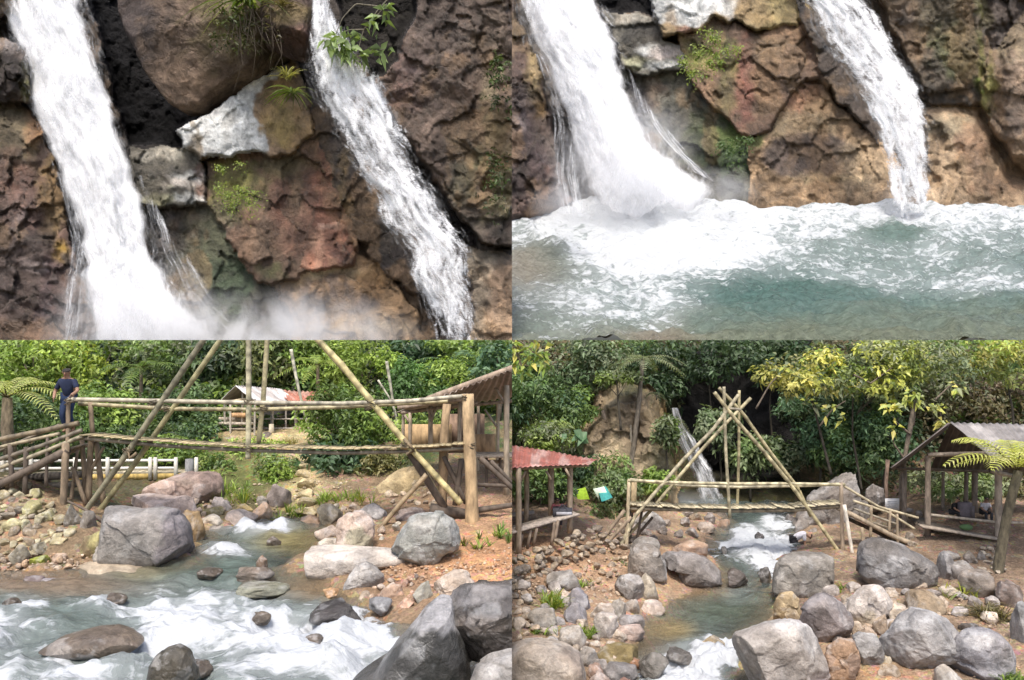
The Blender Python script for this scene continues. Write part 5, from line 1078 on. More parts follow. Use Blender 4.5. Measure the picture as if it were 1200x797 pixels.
def huts_bl():
    Q = 'BL'; d = 33.; pt = poles(Q, d)
    h = thing('thatched_hut', 'open sided hut with a pale metal gable roof beside the rusty roofed one', 'hut', P(300, 512, d), Q)
    mb = MB(); A = P(276, 452, d-.5); B = P(330, 456, d+3.5); 
    corr_roof(mb, A, B, P(352, 472, d+2.6), P(306, 474, d-1.0), .22, .03, (.56,.54,.52), (.40,.36,.33), seed=1)
    mb.build('roof_sheet', M['metal'], h, Q)
    mb = MB(); corr_roof(mb, A+np.array([0,0,.02]), B, P(290, 472, d+4.5), P(258, 470, d-.3), .22, .03, (.40,.37,.34), (.30,.27,.25), seed=2); mb.build('roof_sheet', M['metal'], h, Q)
    for x0, y0, x1, y1, dd in [(263,472,264,516,d), (270,474,270,518,d-.6), (284,474,283,514,d), (299,470,298,512,d-.8), (284,458,285,474,d), (320,474,319,510,d+1), (346,474,346,512,d+1.2)]: part_tube('post', h, Q, [P(x0, y0, dd), P(x1, y1+5, dd)], .045, (.42,.37,.30), 0, 'wood')
    part_tube('beam', h, Q, [P(264, 473, d), P(350, 474, d)], .05, WOODD, 0, 'wood'); part_tube('beam', h, Q, [P(270, 470, d-.3), P(296, 466, d-.3)], .04, (.40,.33,.22), 0, 'wood')
    mb = MB(); mb.box(P(277, 496, d), (1.5, .6, .10), (.42,.36,.28)); mb.box(P(277, 491, d+.3), (1.5, .08, .16), (.46,.38,.28)); mb.box(P(277, 502, d), (1.6, .7, .06), (.30,.25,.18)); mb.build('bench', M['wood'], h, Q)
    mb = MB(); mb.box(P(283, 486, d+.1), (.7, .5, .18), (.50,.30,.15)); tag(mb.build('crate', M['wood'], None, Q), 'orange brown crate on the bench of the gabled hut', 'crate')
    h2 = thing('rusty_hut', 'open hut with a rusty red roof half hidden by the round bush', 'hut', P(350, 512, d+2), Q)
    mb = MB(); corr_roof(mb, P(322, 457, d+4.5), P(385, 459, d+4.5), P(388, 473, d+.6), P(340, 471, d+.6), .22, .03, (.40,.16,.11), (.52,.30,.24), seed=3); mb.build('roof_sheet', M['metal'], h2, Q)
    for x in (318, 335, 347, 372): part_tube('post', h2, Q, [P(x, 472, d+1.2), P(x, 516, d+1.2)], .07 if x == 347 else .045, (.36,.32,.28), 0, 'wood')
    for y in (502, 491): part_tube('rail', h2, Q, [P(308, y, d+1), P(366, y, d+1)], .035, (.36,.32,.27), 0, 'wood')
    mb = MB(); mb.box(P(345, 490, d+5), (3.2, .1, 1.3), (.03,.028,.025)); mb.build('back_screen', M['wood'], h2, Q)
    mb = MB(); mb.tube([P(318, 497, d-.6), P(318, 512, d-.6)], .11, .12, (.44,.38,.28), 9); tag(mb.build('stump', M['wood'], None, Q), 'cut pale stump in front of the rusty hut', 'stump')
    Rk = Rocks(Q, hBL); Rk.box((306,506,320,518), (.22,.18,.15), 'dark round stone on the terrace in front of the huts', 1090, d=32)
    # near hut at the bridge end
    d = 25.; h3 = thing('timber_shelter', 'timber shelter with a sloping corrugated roof at the bridge end', 'shelter', P(560, 530, d), Q)
    mb = MB(); corr_roof(mb, P(500, 470, d-1.8), P(660, 412, d-2.6), P(660, 458, d+2.8), P(462, 484, d+1.6), .2, .035, (.30,.24,.20), (.22,.17,.14), seed=5); mb.build('roof_sheet', M['metal'], h3, Q)
    for a, b, r, dd in [((466,478),(545,467),.07,d-1.2), ((500,468),(620,424),.09,d-1.7), ((520,478),(640,466),.06,d+1.5), ((470,484),(560,472),.06,d+.5)]: part_tube('beam', h3, Q, [P(*a, dd), P(*b, dd)], r, (.30,.23,.17), 0, 'wood')
    for x, y0, y1, dd, r in [(472,484,524,d+1,.055), (480,484,524,d,.06), (504,476,524,d+.5,.08), (538,470,524,d-.4,.065), (583,470,560,d+1.5,.06), (593,452,580,d-1.3,.09), (560,470,560,d+2.4,.05)]: part_tube('post', h3, Q, [P(x, y0, dd), P(x, y1, dd)], r, (.36,.29,.21), 0, 'wood', wob=.02)
    for a, b in [((474,486),(480,496)), ((512,476),(505,494)), ((500,478),(506,490)), ((580,454),(592,474)), ((568,480),(582,500)), ((545,480),(538,492))]: part_tube('knee_brace', h3, Q, [P(*a, d), P(*b, d)], .04, (.30,.24,.18), 0, 'wood')
    mb = MB(); mb.box(P(500, 512, d+2.4), (1.8, .06, .9), (.40,.27,.14)); mb.box(P(545, 508, d+2.6), (1.4, .06, 1.4), (.24,.16,.11)); mb.box(P(566, 522, d+2.2), (.9, .08, .8), (.34,.22,.12)); mb.build('board_wall', M['wood'], h3, Q)
    mb = MB(); mb.box(P(585, 533, d), (1.8, .9, .06), (.40,.33,.25)); mb.box(P(590, 541, d+.3), (1.6, .06, .10), (.30,.24,.18)); mb.build('bench', M['wood'], h3, Q)
    for k in range(3): part_tube('leg', h3, Q, [P(570+k*16, 534, d+.2), P(570+k*16, 572, d+.2)], .05, WOODD, 0, 'wood')
    mb = MB(); mb.box(P(548, 500, d+2.5), (.42, .05, .75), (.05,.04,.045)); mb.build('window', M['wood'], h3, Q)

def person_bl():
    d = 22.3; z = P(80, 507, d)
    J = dict(pelvis=(0, .02, .53), chest=(.02, -.05, .74), neck=(.03, -.08, .84), head=(.035, -.11, .91), ell=(-.17, -.05, .62), handl=(-.10, -.20, .53), elr=(.20, -.10, .64), handr=(.19, -.26, .58),
             kneel=(-.06, -.06, .28), ankl=(-.05, .03, .04), kneer=(.07, -.10, .29), ankr=(.08, .0, .04))
    person('BL', 'person in a dark blue shirt and blue trousers by the footbridge rail', z, 1.92, J, (.014,.022,.055), (.018,.034,.085))

def jungle_bl(rr):
    Q = 'BL'; h = hBL
    pp = lambda *a, **k: px_plant(Q, h, *a, rr=rr, **k)
    B = [  # name, label, category, cx, cy, rx, ry, d, leaves, leaf px, palette, base
     ('tree','sunlit yellow green tree above the tree fern in the corner','tree',40,425,80,40,38.5,2600,7,LG,(40,500)),
     ('tree','bright tree behind the person, sprigs of yellow leaves','tree',100,440,56,46,39.5,2200,7,LG+YG,(100,510)),
     ('shrub','bush of pale star shaped leaves behind the person','shrub',110,485,56,34,33,2200,6.5,MG+LG,(110,540)),
     ('shrub','dark leafy bush between tree fern and person','shrub',40,490,46,40,32.5,2000,7,DG+MG,(40,540)),
     ('tree','dark glossy tree in the gap right of the person','tree',150,420,60,38,43,1500,8,DG,(150,500)),
     ('tree','grey green tree whose leaves crowd behind the two leaning poles','tree',205,425,50,40,41,2200,7,GRY+MG,(205,510)),
     ('shrub','deep green bush under the grey green tree','shrub',190,490,60,36,35,2200,6.5,MG+DG,(190,540)),
     ('tree','broad crowned tree with drooping grey green leaves above the gabled hut','tree',265,430,60,40,42,2600,8,GRY+DG,(265,510)),
     ('tree','tree of hanging yellowish leaves between the two upright poles','tree',310,432,32,40,40,1300,9,[(.17,.18,.07),(.13,.15,.05),(.09,.12,.04)],(310,510)),
     ('tree','fresh green tree above the rusty roof','tree',345,425,42,42,41,1900,8,MG+LG,(345,500)),
     ('shrub','dark bush beneath the gabled hut terrace','shrub',235,505,46,30,34.5,1600,6.5,DG+MG,(235,545)),
     ('shrub','round glossy bush that hides half the rusty hut','shrub',402,486,44,48,29.5,3600,6,MG+LG,(402,550)),
     ('shrub','dark broad leaved bush below the round bush','shrub',405,540,40,30,29,1500,9,DG+BG,(405,580)),
     ('tree','feathery pale green tree behind the far leaning pole','tree',425,425,50,34,40,2200,6,LG,(425,500)),
     ('tree','dark tree with large pale leaves at the top of the frame','tree',500,418,60,30,43,1700,10,DG+BG,(500,500)),
     ('shrub','rounded light green bush beside the thin pale stems','shrub',485,450,40,30,36,2600,5,[(.09,.17,.05),(.11,.20,.06),(.07,.13,.04)],(485,500)),
     ('shrub','spreading yellow green creeper slope above the shelter roof','shrub',545,440,60,30,37,2800,5.5,LG+MG,(545,500)),
     ('shrub','bluish leafed bush hanging over the shelter roof edge','shrub',585,432,34,24,33,900,9,BG,(585,470)),
     ('tree','tall bright tree in the corner over the shelter','tree',570,412,60,24,41,1700,8,MG+LG,(570,480)),
     ('shrub','low bush of fine mixed leaves on the slope below the gabled hut','shrub',292,552,50,30,28.8,2600,5,GRY+LG,(290,575)),
     ('shrub','sunlit herb patch left of the stone steps','shrub',325,560,18,20,27.6,800,5,LG,(325,580)),
     ('shrub','green bank bush above the reddish brown boulder','shrub',255,560,22,24,28.6,1000,5.5,LG+MG,(255,585)),
     ('shrub','sunlit yellow green weed bush behind the white railing','shrub',235,545,36,20,30.5,1300,5.5,LG+YG,(230,575)),
     ('shrub','dry yellow green brush on the tan bank beside the props','shrub',452,552,36,22,28.5,1300,5.5,[(.20,.19,.07),(.13,.15,.05),(.24,.21,.09)],(452,580)),
     ('shrub','shadowed bush under the yellow plank bridge','shrub',150,580,50,18,29.5,1200,6,DG,(150,600)),
     ('shrub','shadowed bush behind the ramp posts','shrub',50,545,60,22,30.5,1400,6,DG+MG,(50,580)),
     ('shrub','leafy bush inside the dark shelter end','shrub',500,505,40,30,31,1500,6,MG+LG,(500,545)),
    ]
    B += [('shrub','dark low bush under the ramp end behind the white railing','shrub',130,524,40,14,29.2,1300,6,DG+MG,(130,545)), ('shrub','mid green bank bush left of the reddish brown boulder','shrub',205,528,40,16,29.3,1400,5.5,MG+LG,(205,548)),
      ('shrub','shady bush right behind the ramp rails','shrub',60,512,50,26,28.6,1500,6.5,MG+DG,(60,540)), ('shrub','green bush above the white railing','shrub',160,522,56,24,31.5,1800,6,MG+DG,(160,545)), ('shrub','leafy bush left of the gabled hut','shrub',225,515,40,26,32,1500,6.5,MG+DG,(225,545)),
      ('shrub','light green herb bank under the deck beside the steps','shrub',300,528,34,14,30.2,900,5,LG,(300,545)), ('shrub','mixed bush at the edge of the terrace right of the huts','shrub',425,520,40,30,31,1600,6,MG+LG,(425,550))]
    for nm, lab, cat, cx, cy, rx, ry, d, n, l, pal, b in B: pp(nm, lab, cat, cx, cy, rx, ry, d, n, l, pal, base=b, clumps=18)
    # the closed wood on the slope behind
    mb = MB(); n = 26000; x = rr.uniform(-90, 640, n); y = 396+rr.uniform(0, 150, n)*rr.uniform(.3, 1, n)
    yy = np.linspace(36, 48, 120); d = np.empty(n)
    for a in range(0, n, 1000):
        X = ((x[a:a+1000]-CX)/F)[:, None]*yy; Z = ((CY-y[a:a+1000])/F)[:, None]*yy; G = hBL(X.ravel(), np.tile(yy, X.shape[0])).reshape(X.shape); d[a:a+1000] = yy[np.argmax(Z <= G, 1)]
    d = d-rr.uniform(.05, 1.3, n); C = np.stack([(x-CX)/F*d, d, (CY-y)/F*d], 1)
    pal = np.array(MG+LG+GRY+DG+DG); pn = fbm(np.stack([x*.03, y*.03, x*0], 1), 61, 3); idx = np.clip(((pn+.7)/1.4*len(pal)).astype(int)+rr.integers(-2, 3, n), 0, len(pal)-1)
    V, t, cc = leaves_np(C, rr.normal(size=(n, 3))*.6+np.array([0, -.6, .7]), rr.uniform(.22, .5, n), pal[idx]*rr.uniform(.6, 1.3, (n, 1)), .5, rr, .3)
    mb.add(V, None, t, cc); tag(mb.build('undergrowth', M['leaf'], None, Q), 'mixed leaves of the wooded slope', kind='stuff')
    # tree fern
    r = thing('tree_fern', 'tree fern with bright arching fronds at the edge of the ramp', 'tree fern', P(8, 530, 27), Q)
    for k in range(10):
        a = 2*math.pi*k/10+rr.normal()*.1; mb = MB(); frond(mb, P(8, 466, 27), (math.cos(a), math.sin(a)*.8, .75+rr.uniform(-.35, .4)), rr.uniform(2.3, 3.2), [(.42,.46,.14), (.36,.42,.12), (.50,.52,.20)], rr, 20, 1.1, .17, .02); mb.build('frond', M['blade'], r, Q)
    mb = MB(); mb.tube([P(9, 540, 27), P(6, 500, 27), P(8, 466, 27)], .24, .16, (.20,.155,.10), 9, wob=.08); mb.build('trunk', M['bark'], r, Q)
    for lab, cx, cy, dd, L, nn, pal in [('big leaved palm in the dark gap behind the leaning poles', 165, 432, 38.5, 2.6, 9, MG), ('palm with drooping fronds above the shelter', 528, 426, 38, 2.4, 9, BG+MG), ('pale palm above the rusty roof', 372, 428, 37.5, 2.0, 8, LG)]:
        r = thing('palm', lab, 'palm', P(cx, cy+60, dd), Q)
        for k in range(nn):
            a = 2*math.pi*k/nn+rr.normal()*.15; mb = MB(); frond(mb, P(cx, cy, dd), (math.cos(a), math.sin(a)*.7-.2, .5+rr.uniform(-.4, .4)), L*rr.uniform(.8, 1.1), pal, rr, 16, .9, .22, .035); mb.build('frond', M['blade'], r, Q)
        mb = MB(); mb.tube([P(cx, cy+60, dd), P(cx, cy, dd)], .12, .08, (.14,.11,.075), 7, wob=.05); mb.build('trunk', M['bark'], r, Q)
    # thin stems
    for lab, pts, w, dd in [('thin leaning bamboo stem before the rusty roof', [(342,410),(349,450),(355,480),(364,512)], .075, 33), ('pale slender sapling trunk beside the far leaning pole', [(454,424),(458,450),(461,475),(468,510)], .07, 34), ('pale forked stem leaning onto the slender sapling', [(444,446),(456,466),(462,482)], .05, 33.8)]:
        mb = MB(); mb.tube([P(x, y, dd) for x, y in pts], w, w*.6, (.46,.43,.33), 7, .5, .04, 3); tag(mb.build('sapling', M['bamboo'], None, Q), lab, 'sapling')
    # grass tufts and leafy herbs
    for lab, x, y, n, L, pal, dd in [('bright grass tuft among the pale stones of the narrows', 285,588,90,.75,LG+YG,None), ('grass tuft at the foot of the stone steps', 335,604,110,.7,LG+YG,None), ('strip of bright grass right of the stone steps', 390,588,120,.8,LG,None), ('grass under the round bush', 425,588,90,.8,LG+YG,None), ('dry grass at the foot of the thick log post', 540,640,90,.45,DRYP+LG,None), ('green grass behind the thick log post', 590,628,110,.45,MG+LG,None), ('weedy grass beside the reddish brown boulder', 270,575,80,.7,LG,None), ('yellow grass on the terrace edge before the huts', 340,520,90,.5,[(.34,.29,.12),(.26,.24,.09)],31)]:
        dd = dd or ground_hit(x, y, h); mb = MB(); base = P(x, y, dd)
        for k in range(9): blades(mb, base+np.array([rr.normal()*.35, rr.normal()*.25, -.05]), n//9, L, .035, pal, rr, spread=.7, up=1., bend=.7)
        tag(mb.build('grass_tuft', M['blade'], None, Q), lab, 'grass tuft')
    mb = MB(); c = P(385, 560, 28.3); n = 26; C = c+rr.normal(size=(n, 3))*np.array([.45, .2, .5]); V, t, cc = leaves_np(C, rr.normal(size=(n, 3))*.5+np.array([0, -1, .5]), rr.uniform(.3, .55, n), np.array([(.08,.15,.06)])*rr.uniform(.7, 1.4, (n, 1)), .7, rr, .4); mb.add(V, None, t, cc)
    mb.tube([c-np.array([0,0,.8]), c+np.array([0,0,.4])], .04, .02, (.08,.10,.04), 5)
    tag(mb.build('taro_plant', M['leaf'], None, Q), 'broad leaved plant at the edge of the dark bush', 'plant')
# ================================================================== VIEW FOUR: the same stream from below the bridge
LR = -9.0
BRW = [(780,582),(960,588),(925,604),(934,625),(925,645),(905,655),(903,690),(915,702),(900,728),(868,742),(860,765),(885,800),(890,900),(690,900),(730,800),(752,786),(735,768),(752,745),(756,728),(775,712),(790,702),(815,692),(842,684),(848,668),(832,652),(835,630),(850,612),(850,604),(780,600)]
_sdBR = water_sd(BRW, LR)
def hBR(x, y):
    x = np.asarray(x, float); y = np.asarray(y, float); sd = _sdBR(x, y); px = CX+x/y*F
    h = LR+np.where(sd > 0, .75*(1-np.exp(-np.maximum(sd, 0)*.5)), np.maximum(-.7, sd*.55))
    rav = np.exp(-((px-880)/95)**2)
    y0 = 41.0+9*rav
    h = h+np.maximum(0, y-y0)*(1.15+.6*rav)+.5*fbm(np.stack([x*.3, y*.3, x*0], 1), 87, 3)*sst(40, 44, y)
    lb = sst(.14, .03, x/y)*sst(27, 30.5, y)*(1-sst(38, 42, y)); h = h+lb*.55
    rb = sst(.47, .58, x/y)*sst(29, 34, y); h = h+rb*.7
    return h
def colBR(V):
    px, py = PX(V); n = fbm(V*.5, 93, 4); sd = _sdBR(V[:, 0], V[:, 1])
    c = np.tile(np.array((.23,.165,.115)), (len(V), 1)); c = blend(c, sst(-.2, .4, n), (.31,.22,.145))
    c = blend(c, ell(px, py, 640, 655, 70, 30)*.9, (.44,.265,.155)); c = blend(c, ell(px, py, 700, 690, 60, 30)*.7, (.42,.28,.18)); c = blend(c, ell(px, py, 790, 665, 60, 26)*.7, (.40,.255,.155))
    c = blend(c, ell(px, py, 1000, 790, 80, 14)*.9, (.34,.215,.125)); c = blend(c, ell(px, py, 1150, 680, 60, 30)*.6, (.24,.17,.12))
    c = blend(c, (sd < 0)*1., (.26,.19,.11))
    rav = np.exp(-((px-880)/80)**2); hill = sst(40.5, 43, V[:, 1]); c = blend(c, hill, (.06,.055,.028)); c = blend(c, hill*sst(.0, .45, n)*(1-rav)*.8, (.14,.11,.06)); c = blend(c, rav*sst(44, 47, V[:, 1]), (.012,.012,.011))  # last blend blackens the gully ground in place of shade
    return c
def foam_br(px, py):
    q = np.stack([px*.015, py*.025, px*0], 1); n = fbm(q, 551, 4); f = np.full(px.shape, .05)
    for cx, cy, rx, ry, a in [(888,624,50,24,1.0), (880,646,52,16,.9), (900,668,24,14,.6), (858,690,40,9,.35), (820,780,60,24,.6), (845,762,30,14,.55), (800,800,60,20,.6), (820,588,40,5,.7), (870,590,60,4,.3), (860,705,30,6,.15)]:
        f = f+a*np.exp(-((px-cx)/rx)**2-((py-cy)/ry)**2)*(1+.9*n)
    return np.clip(f, 0, 1.05)
def color_br(px, py, s):
    c = np.tile(np.array((.11,.14,.125)), (len(px), 1))
    c = blend(c, ell(px, py, 800, 690, 50, 14), (.26,.17,.10)); c = blend(c, ell(px, py, 785, 738, 30, 16), (.27,.215,.11)); c = blend(c, ell(px, py, 850, 715, 60, 16)*.8, (.075,.095,.065)); c = blend(c, ell(px, py, 760, 760, 30, 12)*.8, (.10,.085,.06))
    return c, np.clip(.32+(-s)*.45, .32, .92)
def br():
    rr = np.random.default_rng(61); Q = 'BR'
    o = terrain('river_bank', Q, hBR, colBR, 545, 1330, 16, 64); tag(o, 'stony tan banks of the boulder strewn stream')
    water(Q, 'stream_water', LR, BRW, _sdBR, 640, 1010, 16, 50, foam_br, color_br, 'green pool of the stream between two white rapids', k=.7, stretch=(.9, 1.4, 1))
    R = Rocks(Q, hBR); B = R.box; O = R.out
    # left bank
    O([(560,815),(575,775),(600,762),(612,757),(630,756),(650,757),(668,762),(682,770),(691,780),(688,794),(676,815)], (.44,.38,.32), 'big pale brown boulder cut by the bottom edge, left bank', 2001, tint=(.26,.22,.19), front=.7)
    B((640,667,682,694), (.36,.33,.30), 'grey boulder above the bright grass tuft', 2002); B((660,688,692,715), (.29,.275,.295), 'purple grey boulder touching the bright grass tuft', 2003); B((660,706,689,732), (.33,.315,.33), 'lilac grey block below the purple grey one', 2004); B((618,712,653,736), (.42,.39,.35), 'pale wedge boulder left of the bright grass tuft', 2005); B((654,732,688,761), (.48,.43,.375), 'pale boulder between two weed tufts', 2006)
    B((691,706,722,731), (.55,.46,.38), 'pale pink boulder at the middle of the left bank', 2007); B((695,716,724,748), (.50,.46,.43), 'whitish grey boulder with speckles beside the pale pink one', 2008); B((716,702,734,730), (.42,.38,.33), 'upright grey stone behind the speckled one', 2009); B((729,702,750,720), (.40,.35,.30), 'brownish stone touching the clear pool', 2010); B((748,702,780,721), (.60,.50,.43), 'whitest flat stone at the edge of the clear pool', 2011)
    O([(719,704),(720,686),(726,676),(738,673),(750,675),(757,690),(754,705)], (.34,.31,.285), 'grey angular boulder below the bridge post', 2012, front=.8, fk=(.55,.9)); B((747,671,772,705), (.52,.45,.35), 'cream boulder leaning on the angular one', 2013); B((722,720,756,740), (.33,.30,.285), 'dark grey block at the pool edge', 2014); B((719,731,756,753), (.55,.43,.37), 'pinkish flat boulder at the pool edge', 2015)
    B((697,752,748,781), (.24,.19,.09), 'mossy brown oval boulder by the lower rapids', 2016, facets=7); B((678,757,702,782), (.40,.37,.34), 'grey stone squeezed behind the mossy oval', 2017); B((706,775,748,802), (.27,.26,.26), 'dark grey rounded boulder under the mossy oval', 2018, facets=6); B((748,764,784,796), (.20,.19,.175), 'wet grey hump where the pool spills over', 2019, mat='rockwet', facets=5); B((780,757,812,776), (.17,.155,.14), 'wet dark stones lip beside the spill', 2020, mat='rockwet'); B((688,776,708,796), (.42,.30,.24), 'pinkish brown stone in the corner of the rapids', 2021); B((734,770,752,786), (.36,.20,.12), 'rusty stone at the end of the mossy oval', 2022)
    B((822,744,850,762), (.44,.34,.20), 'tan stone in the shallow spill', 2023, mat='rockwet'); B((604,784,626,806), (.46,.36,.26), 'tan cobble in the bottom corner of the bank', 2024); B((690,786,716,806), (.45,.36,.31), 'pink grey cobble at the bottom edge', 2025); B((724,792,742,808), (.42,.26,.22), 'reddish cobble at the bottom edge', 2026)
    # around the bridge
    O([(735,682),(738,650),(746,640),(760,638),(772,645),(780,658),(782,676),(776,684)], (.30,.27,.24), 'grey brown boulder behind the cream one', 2030, front=.8)
    O([(774,656),(780,648),(800,648),(818,650),(832,656),(843,668),(845,680),(830,684),(808,682),(795,680),(795,668),(780,664)], (.30,.275,.26), 'broad flat grey boulder above the clear pool', 2031, front=.8); B((778,646,818,664), (.26,.23,.21), 'brown grey slab on top of the broad flat boulder', 2032)
    B((736,628,774,660), (.27,.25,.225), 'dark rounded boulder at the foot of the bridge post', 2033); O([(743,632),(744,612),(752,602),(764,600),(776,606),(783,618),(782,632)], (.25,.225,.21), 'dark boulder with a pale top under the bridge deck', 2034, d=34.5, patches=[((762,604,16,6), (.42,.40,.37), 4, .7)])
    O([(810,640),(812,626),(818,616),(826,613),(838,620),(848,632),(850,640)], (.20,.175,.155), 'dark brown angular boulder at the side of the upper rapids', 2035, d=36, fk=(.55,.9)); B((800,604,846,621), (.31,.28,.25), 'long grey slab under the bridge deck', 2036, d=38); B((837,597,854,612), (.34,.30,.25), 'brown grey stone under the deck beside the rapids', 2037, d=39); B((788,598,806,616), (.32,.26,.12), 'mossy mustard stone under the bridge deck', 2038, d=38); B((884,623,896,636), (.10,.09,.09), 'small dark wet stone in the middle of the rapids', 2039, mat='rockwet'); B((845,640,852,650), (.16,.15,.14), 'little dark stone at the edge of the rapids', 2040, mat='rockwet')
    B((838,608,856,624), (.40,.28,.20), 'pinkish brown block beside the upper rapids', 2041, d=37); B((786,632,830,652), (.42,.30,.22), 'orange grey boulder beside the clear pool path', 2042); B((852,665,877,685), (.16,.135,.12), 'dark block with water spilling past it', 2043, mat='rockwet'); B((888,664,904,684), (.15,.14,.13), 'dark wet stone in the spill by the big boulder', 2044, mat='rockwet')
    B((918,602,931,622), (.22,.20,.19), 'dark upright stone at the far side of the rapids', 2045, d=38)
    O([(944,640),(930,618),(934,604),(946,594),(955,582),(968,570),(980,563),(990,556),(1003,552),(1014,562),(1018,600),(1010,640)], (.30,.27,.245), 'massive cracked boulder behind the end of the bridge', 2046, d=36.5, front=.6, fk=(.6,.95), terr=1.0, amp=.08)
    B((944,618,962,645), (.31,.285,.26), 'upright grey slab beside the bending person', 2047, d=35); B((930,606,950,630), (.26,.235,.215), 'cracked brown grey boulder by the upper rapids', 2048, d=36); B((955,626,975,648), (.33,.30,.27), 'grey boulder under the leaning bridge pole', 2049, d=34.5)
    O([(1012,596),(1016,574),(1024,567),(1034,572),(1037,590),(1034,600)], (.24,.21,.19), 'triangular brown boulder beside the white notice', 2050, d=36.5); B((1000,586,1020,612), (.28,.25,.22), 'brown grey boulder under the ramp rails', 2051, d=36)
    # right bank
    O([(905,690),(905,676),(909,662),(916,655),(930,650),(948,648),(966,650),(980,655),(987,664),(988,680),(980,692),(960,698),(935,700),(915,698)], (.31,.29,.26), 'big smooth grey boulder on which the bending person stands', 2060, front=.75, facets=5, terr=.3, patches=[((914,674,4,5), (.46,.44,.41), 2, .9), ((924,686,6,5), (.42,.40,.36), 2, .8)])
    O([(1008,672),(1008,650),(1013,638),(1026,631),(1042,634),(1060,640),(1078,648),(1092,658),(1098,668),(1094,680),(1075,688),(1045,690),(1020,684)], (.235,.22,.21), 'biggest dark grey boulder beside the white leaning pole', 2061, front=.7, facets=5, terr=.3)
    B((1097,645,1126,682), (.27,.255,.25), 'tall rounded grey boulder right of the biggest dark one', 2062, facets=7); B((1110,656,1142,684), (.30,.28,.265), 'rounded grey boulder leaning on the tall one', 2063); B((1076,626,1099,642), (.30,.27,.255), 'oval boulder under the bench of the shelter', 2064, d=33); B((1095,627,1124,652), (.33,.305,.285), 'speckled boulder under the bench of the shelter', 2065, d=32.6); B((1103,645,1126,656), (.38,.355,.33), 'light cobble among the boulders below the shelter', 2066); B((1128,645,1146,660), (.30,.27,.24), 'brown cobble beside the stacked stone footing', 2067); B((1144,645,1155,657), (.32,.29,.265), 'round cobble beside the stacked stone footing', 2068)
    B((1122,666,1168,702), (.31,.265,.225), 'brown boulder behind the leaning fern trunk', 2069); B((1166,680,1200,710), (.24,.19,.165), 'dark brown boulder at the picture edge', 2070); B((1183,704,1225,758), (.34,.335,.33), 'grey boulder cut by the picture edge', 2071)
    O([(906,732),(906,716),(910,702),(917,694),(927,692),(935,700),(938,716),(934,732)], (.46,.36,.22), 'yellowish brown boulder at the pool side', 2072); B((917,712,937,732), (.50,.40,.27), 'yellow tan stone in front of the yellowish boulder', 2073)
    O([(934,738),(940,716),(948,705),(960,698),(974,696),(985,700),(992,712),(998,728),(994,742),(978,750),(964,756),(948,748)], (.25,.22,.215), 'dark purple grey angular boulder with its lit top painted pale', 2074, front=.8, fk=(.6,.9), patches=[((970,708,20,8), (.36,.33,.32), 5, .6)])  # pale patch paints sunlight on the top face
    O([(990,716),(994,704),(1004,695),(1014,687),(1028,686),(1040,692),(1044,704),(1040,720),(1028,728),(1012,736),(1000,732)], (.60,.53,.47), 'white speckled boulder in the middle of the right bank', 2075, front=.8, patches=[((1012,728,18,9), (.42,.36,.27), 4, .8)])
    B((1022,720,1042,746), (.50,.40,.30), 'tan block between white and grey boulders', 2076); B((1036,713,1064,732), (.50,.42,.33), 'tan cobble above the big slanted slab', 2077); B((1008,734,1028,752), (.48,.38,.29), 'pale tan cobble above the round orange one', 2078); B((1040,724,1054,742), (.52,.42,.32), 'cream cobble above the big slanted slab', 2079)
    O([(968,790),(967,770),(972,758),(984,750),(998,750),(1006,762),(1007,778),(1000,792),(984,798)], (.42,.285,.19), 'round rough orange brown boulder', 2080, front=.9, facets=4, tint=(.30,.22,.17), amp=.08)
    O([(1000,746),(1008,741),(1024,742),(1030,752),(1037,766),(1036,778),(1028,786),(1014,780),(1006,765)], (.35,.34,.33), 'grey angular boulder between round orange one and slanted slab', 2081, fk=(.55,.9))
    O([(1032,768),(1034,754),(1044,744),(1052,732),(1064,720),(1076,713),(1090,716),(1106,724),(1120,736),(1127,746),(1118,762),(1112,780),(1096,788),(1080,780),(1062,776),(1046,772)], (.36,.345,.335), 'big slanted grey slab boulder with fine cracks', 2082, front=.75, fk=(.6,.92), terr=.9, tint=(.30,.28,.27))
    O([(1113,784),(1118,762),(1126,750),(1138,738),(1152,734),(1168,739),(1180,750),(1188,768),(1186,784),(1168,794),(1135,792)], (.33,.32,.335), 'purple grey boulder with a pale top right of the slanted slab', 2083, front=.8, patches=[((1146,748,22,10), (.44,.43,.42), 5, .6)])  # pale top patch is sunlight put into the colour
    O([(858,775),(859,758),(866,746),(880,742),(900,732),(924,727),(944,729),(953,736),(960,752),(968,772),(973,790),(968,815),(885,815),(872,795)], (.50,.47,.445), 'large pale lilac boulder nearest the camera beside the rapids', 2084, front=.75, fk=(.66,.94), tint=(.42,.38,.37))
    B((1028,778,1056,796), (.46,.37,.27), 'flat tan stone on the red mud', 2085, facets=5); B((1032,768,1046,782), (.48,.41,.30), 'small oval tan stone on the red mud', 2086, facets=5); B((1094,778,1132,808), (.48,.44,.39), 'pale boulder cut by the bottom edge', 2087); B((1122,730,1150,744), (.10,.085,.075), 'dark twisted root stone under the dry grass', 2088); B((1060,690,1110,720), (.36,.28,.19), 'low tan boulder sunk in the gravel', 2089, sink=.4); B((985,696,1000,712), (.46,.38,.29), 'tan stone beside the white leaning pole', 2090); B((950,694,968,706), (.38,.33,.28), 'brown stone between dark boulder and pool', 2091)
    # stone wall of the path and cobbles
    R.heap([(742,612),(800,604),(838,604),(838,626),(800,640),(744,640)], 16, (6, 11), [(.30,.26,.23), (.24,.21,.19), (.36,.30,.25), (.28,.22,.16)], 'one of the dark small boulders on the bank below the bridge deck', 'small boulders on the bank below the bridge', 83, sub=4, flat=.8, name='rock')
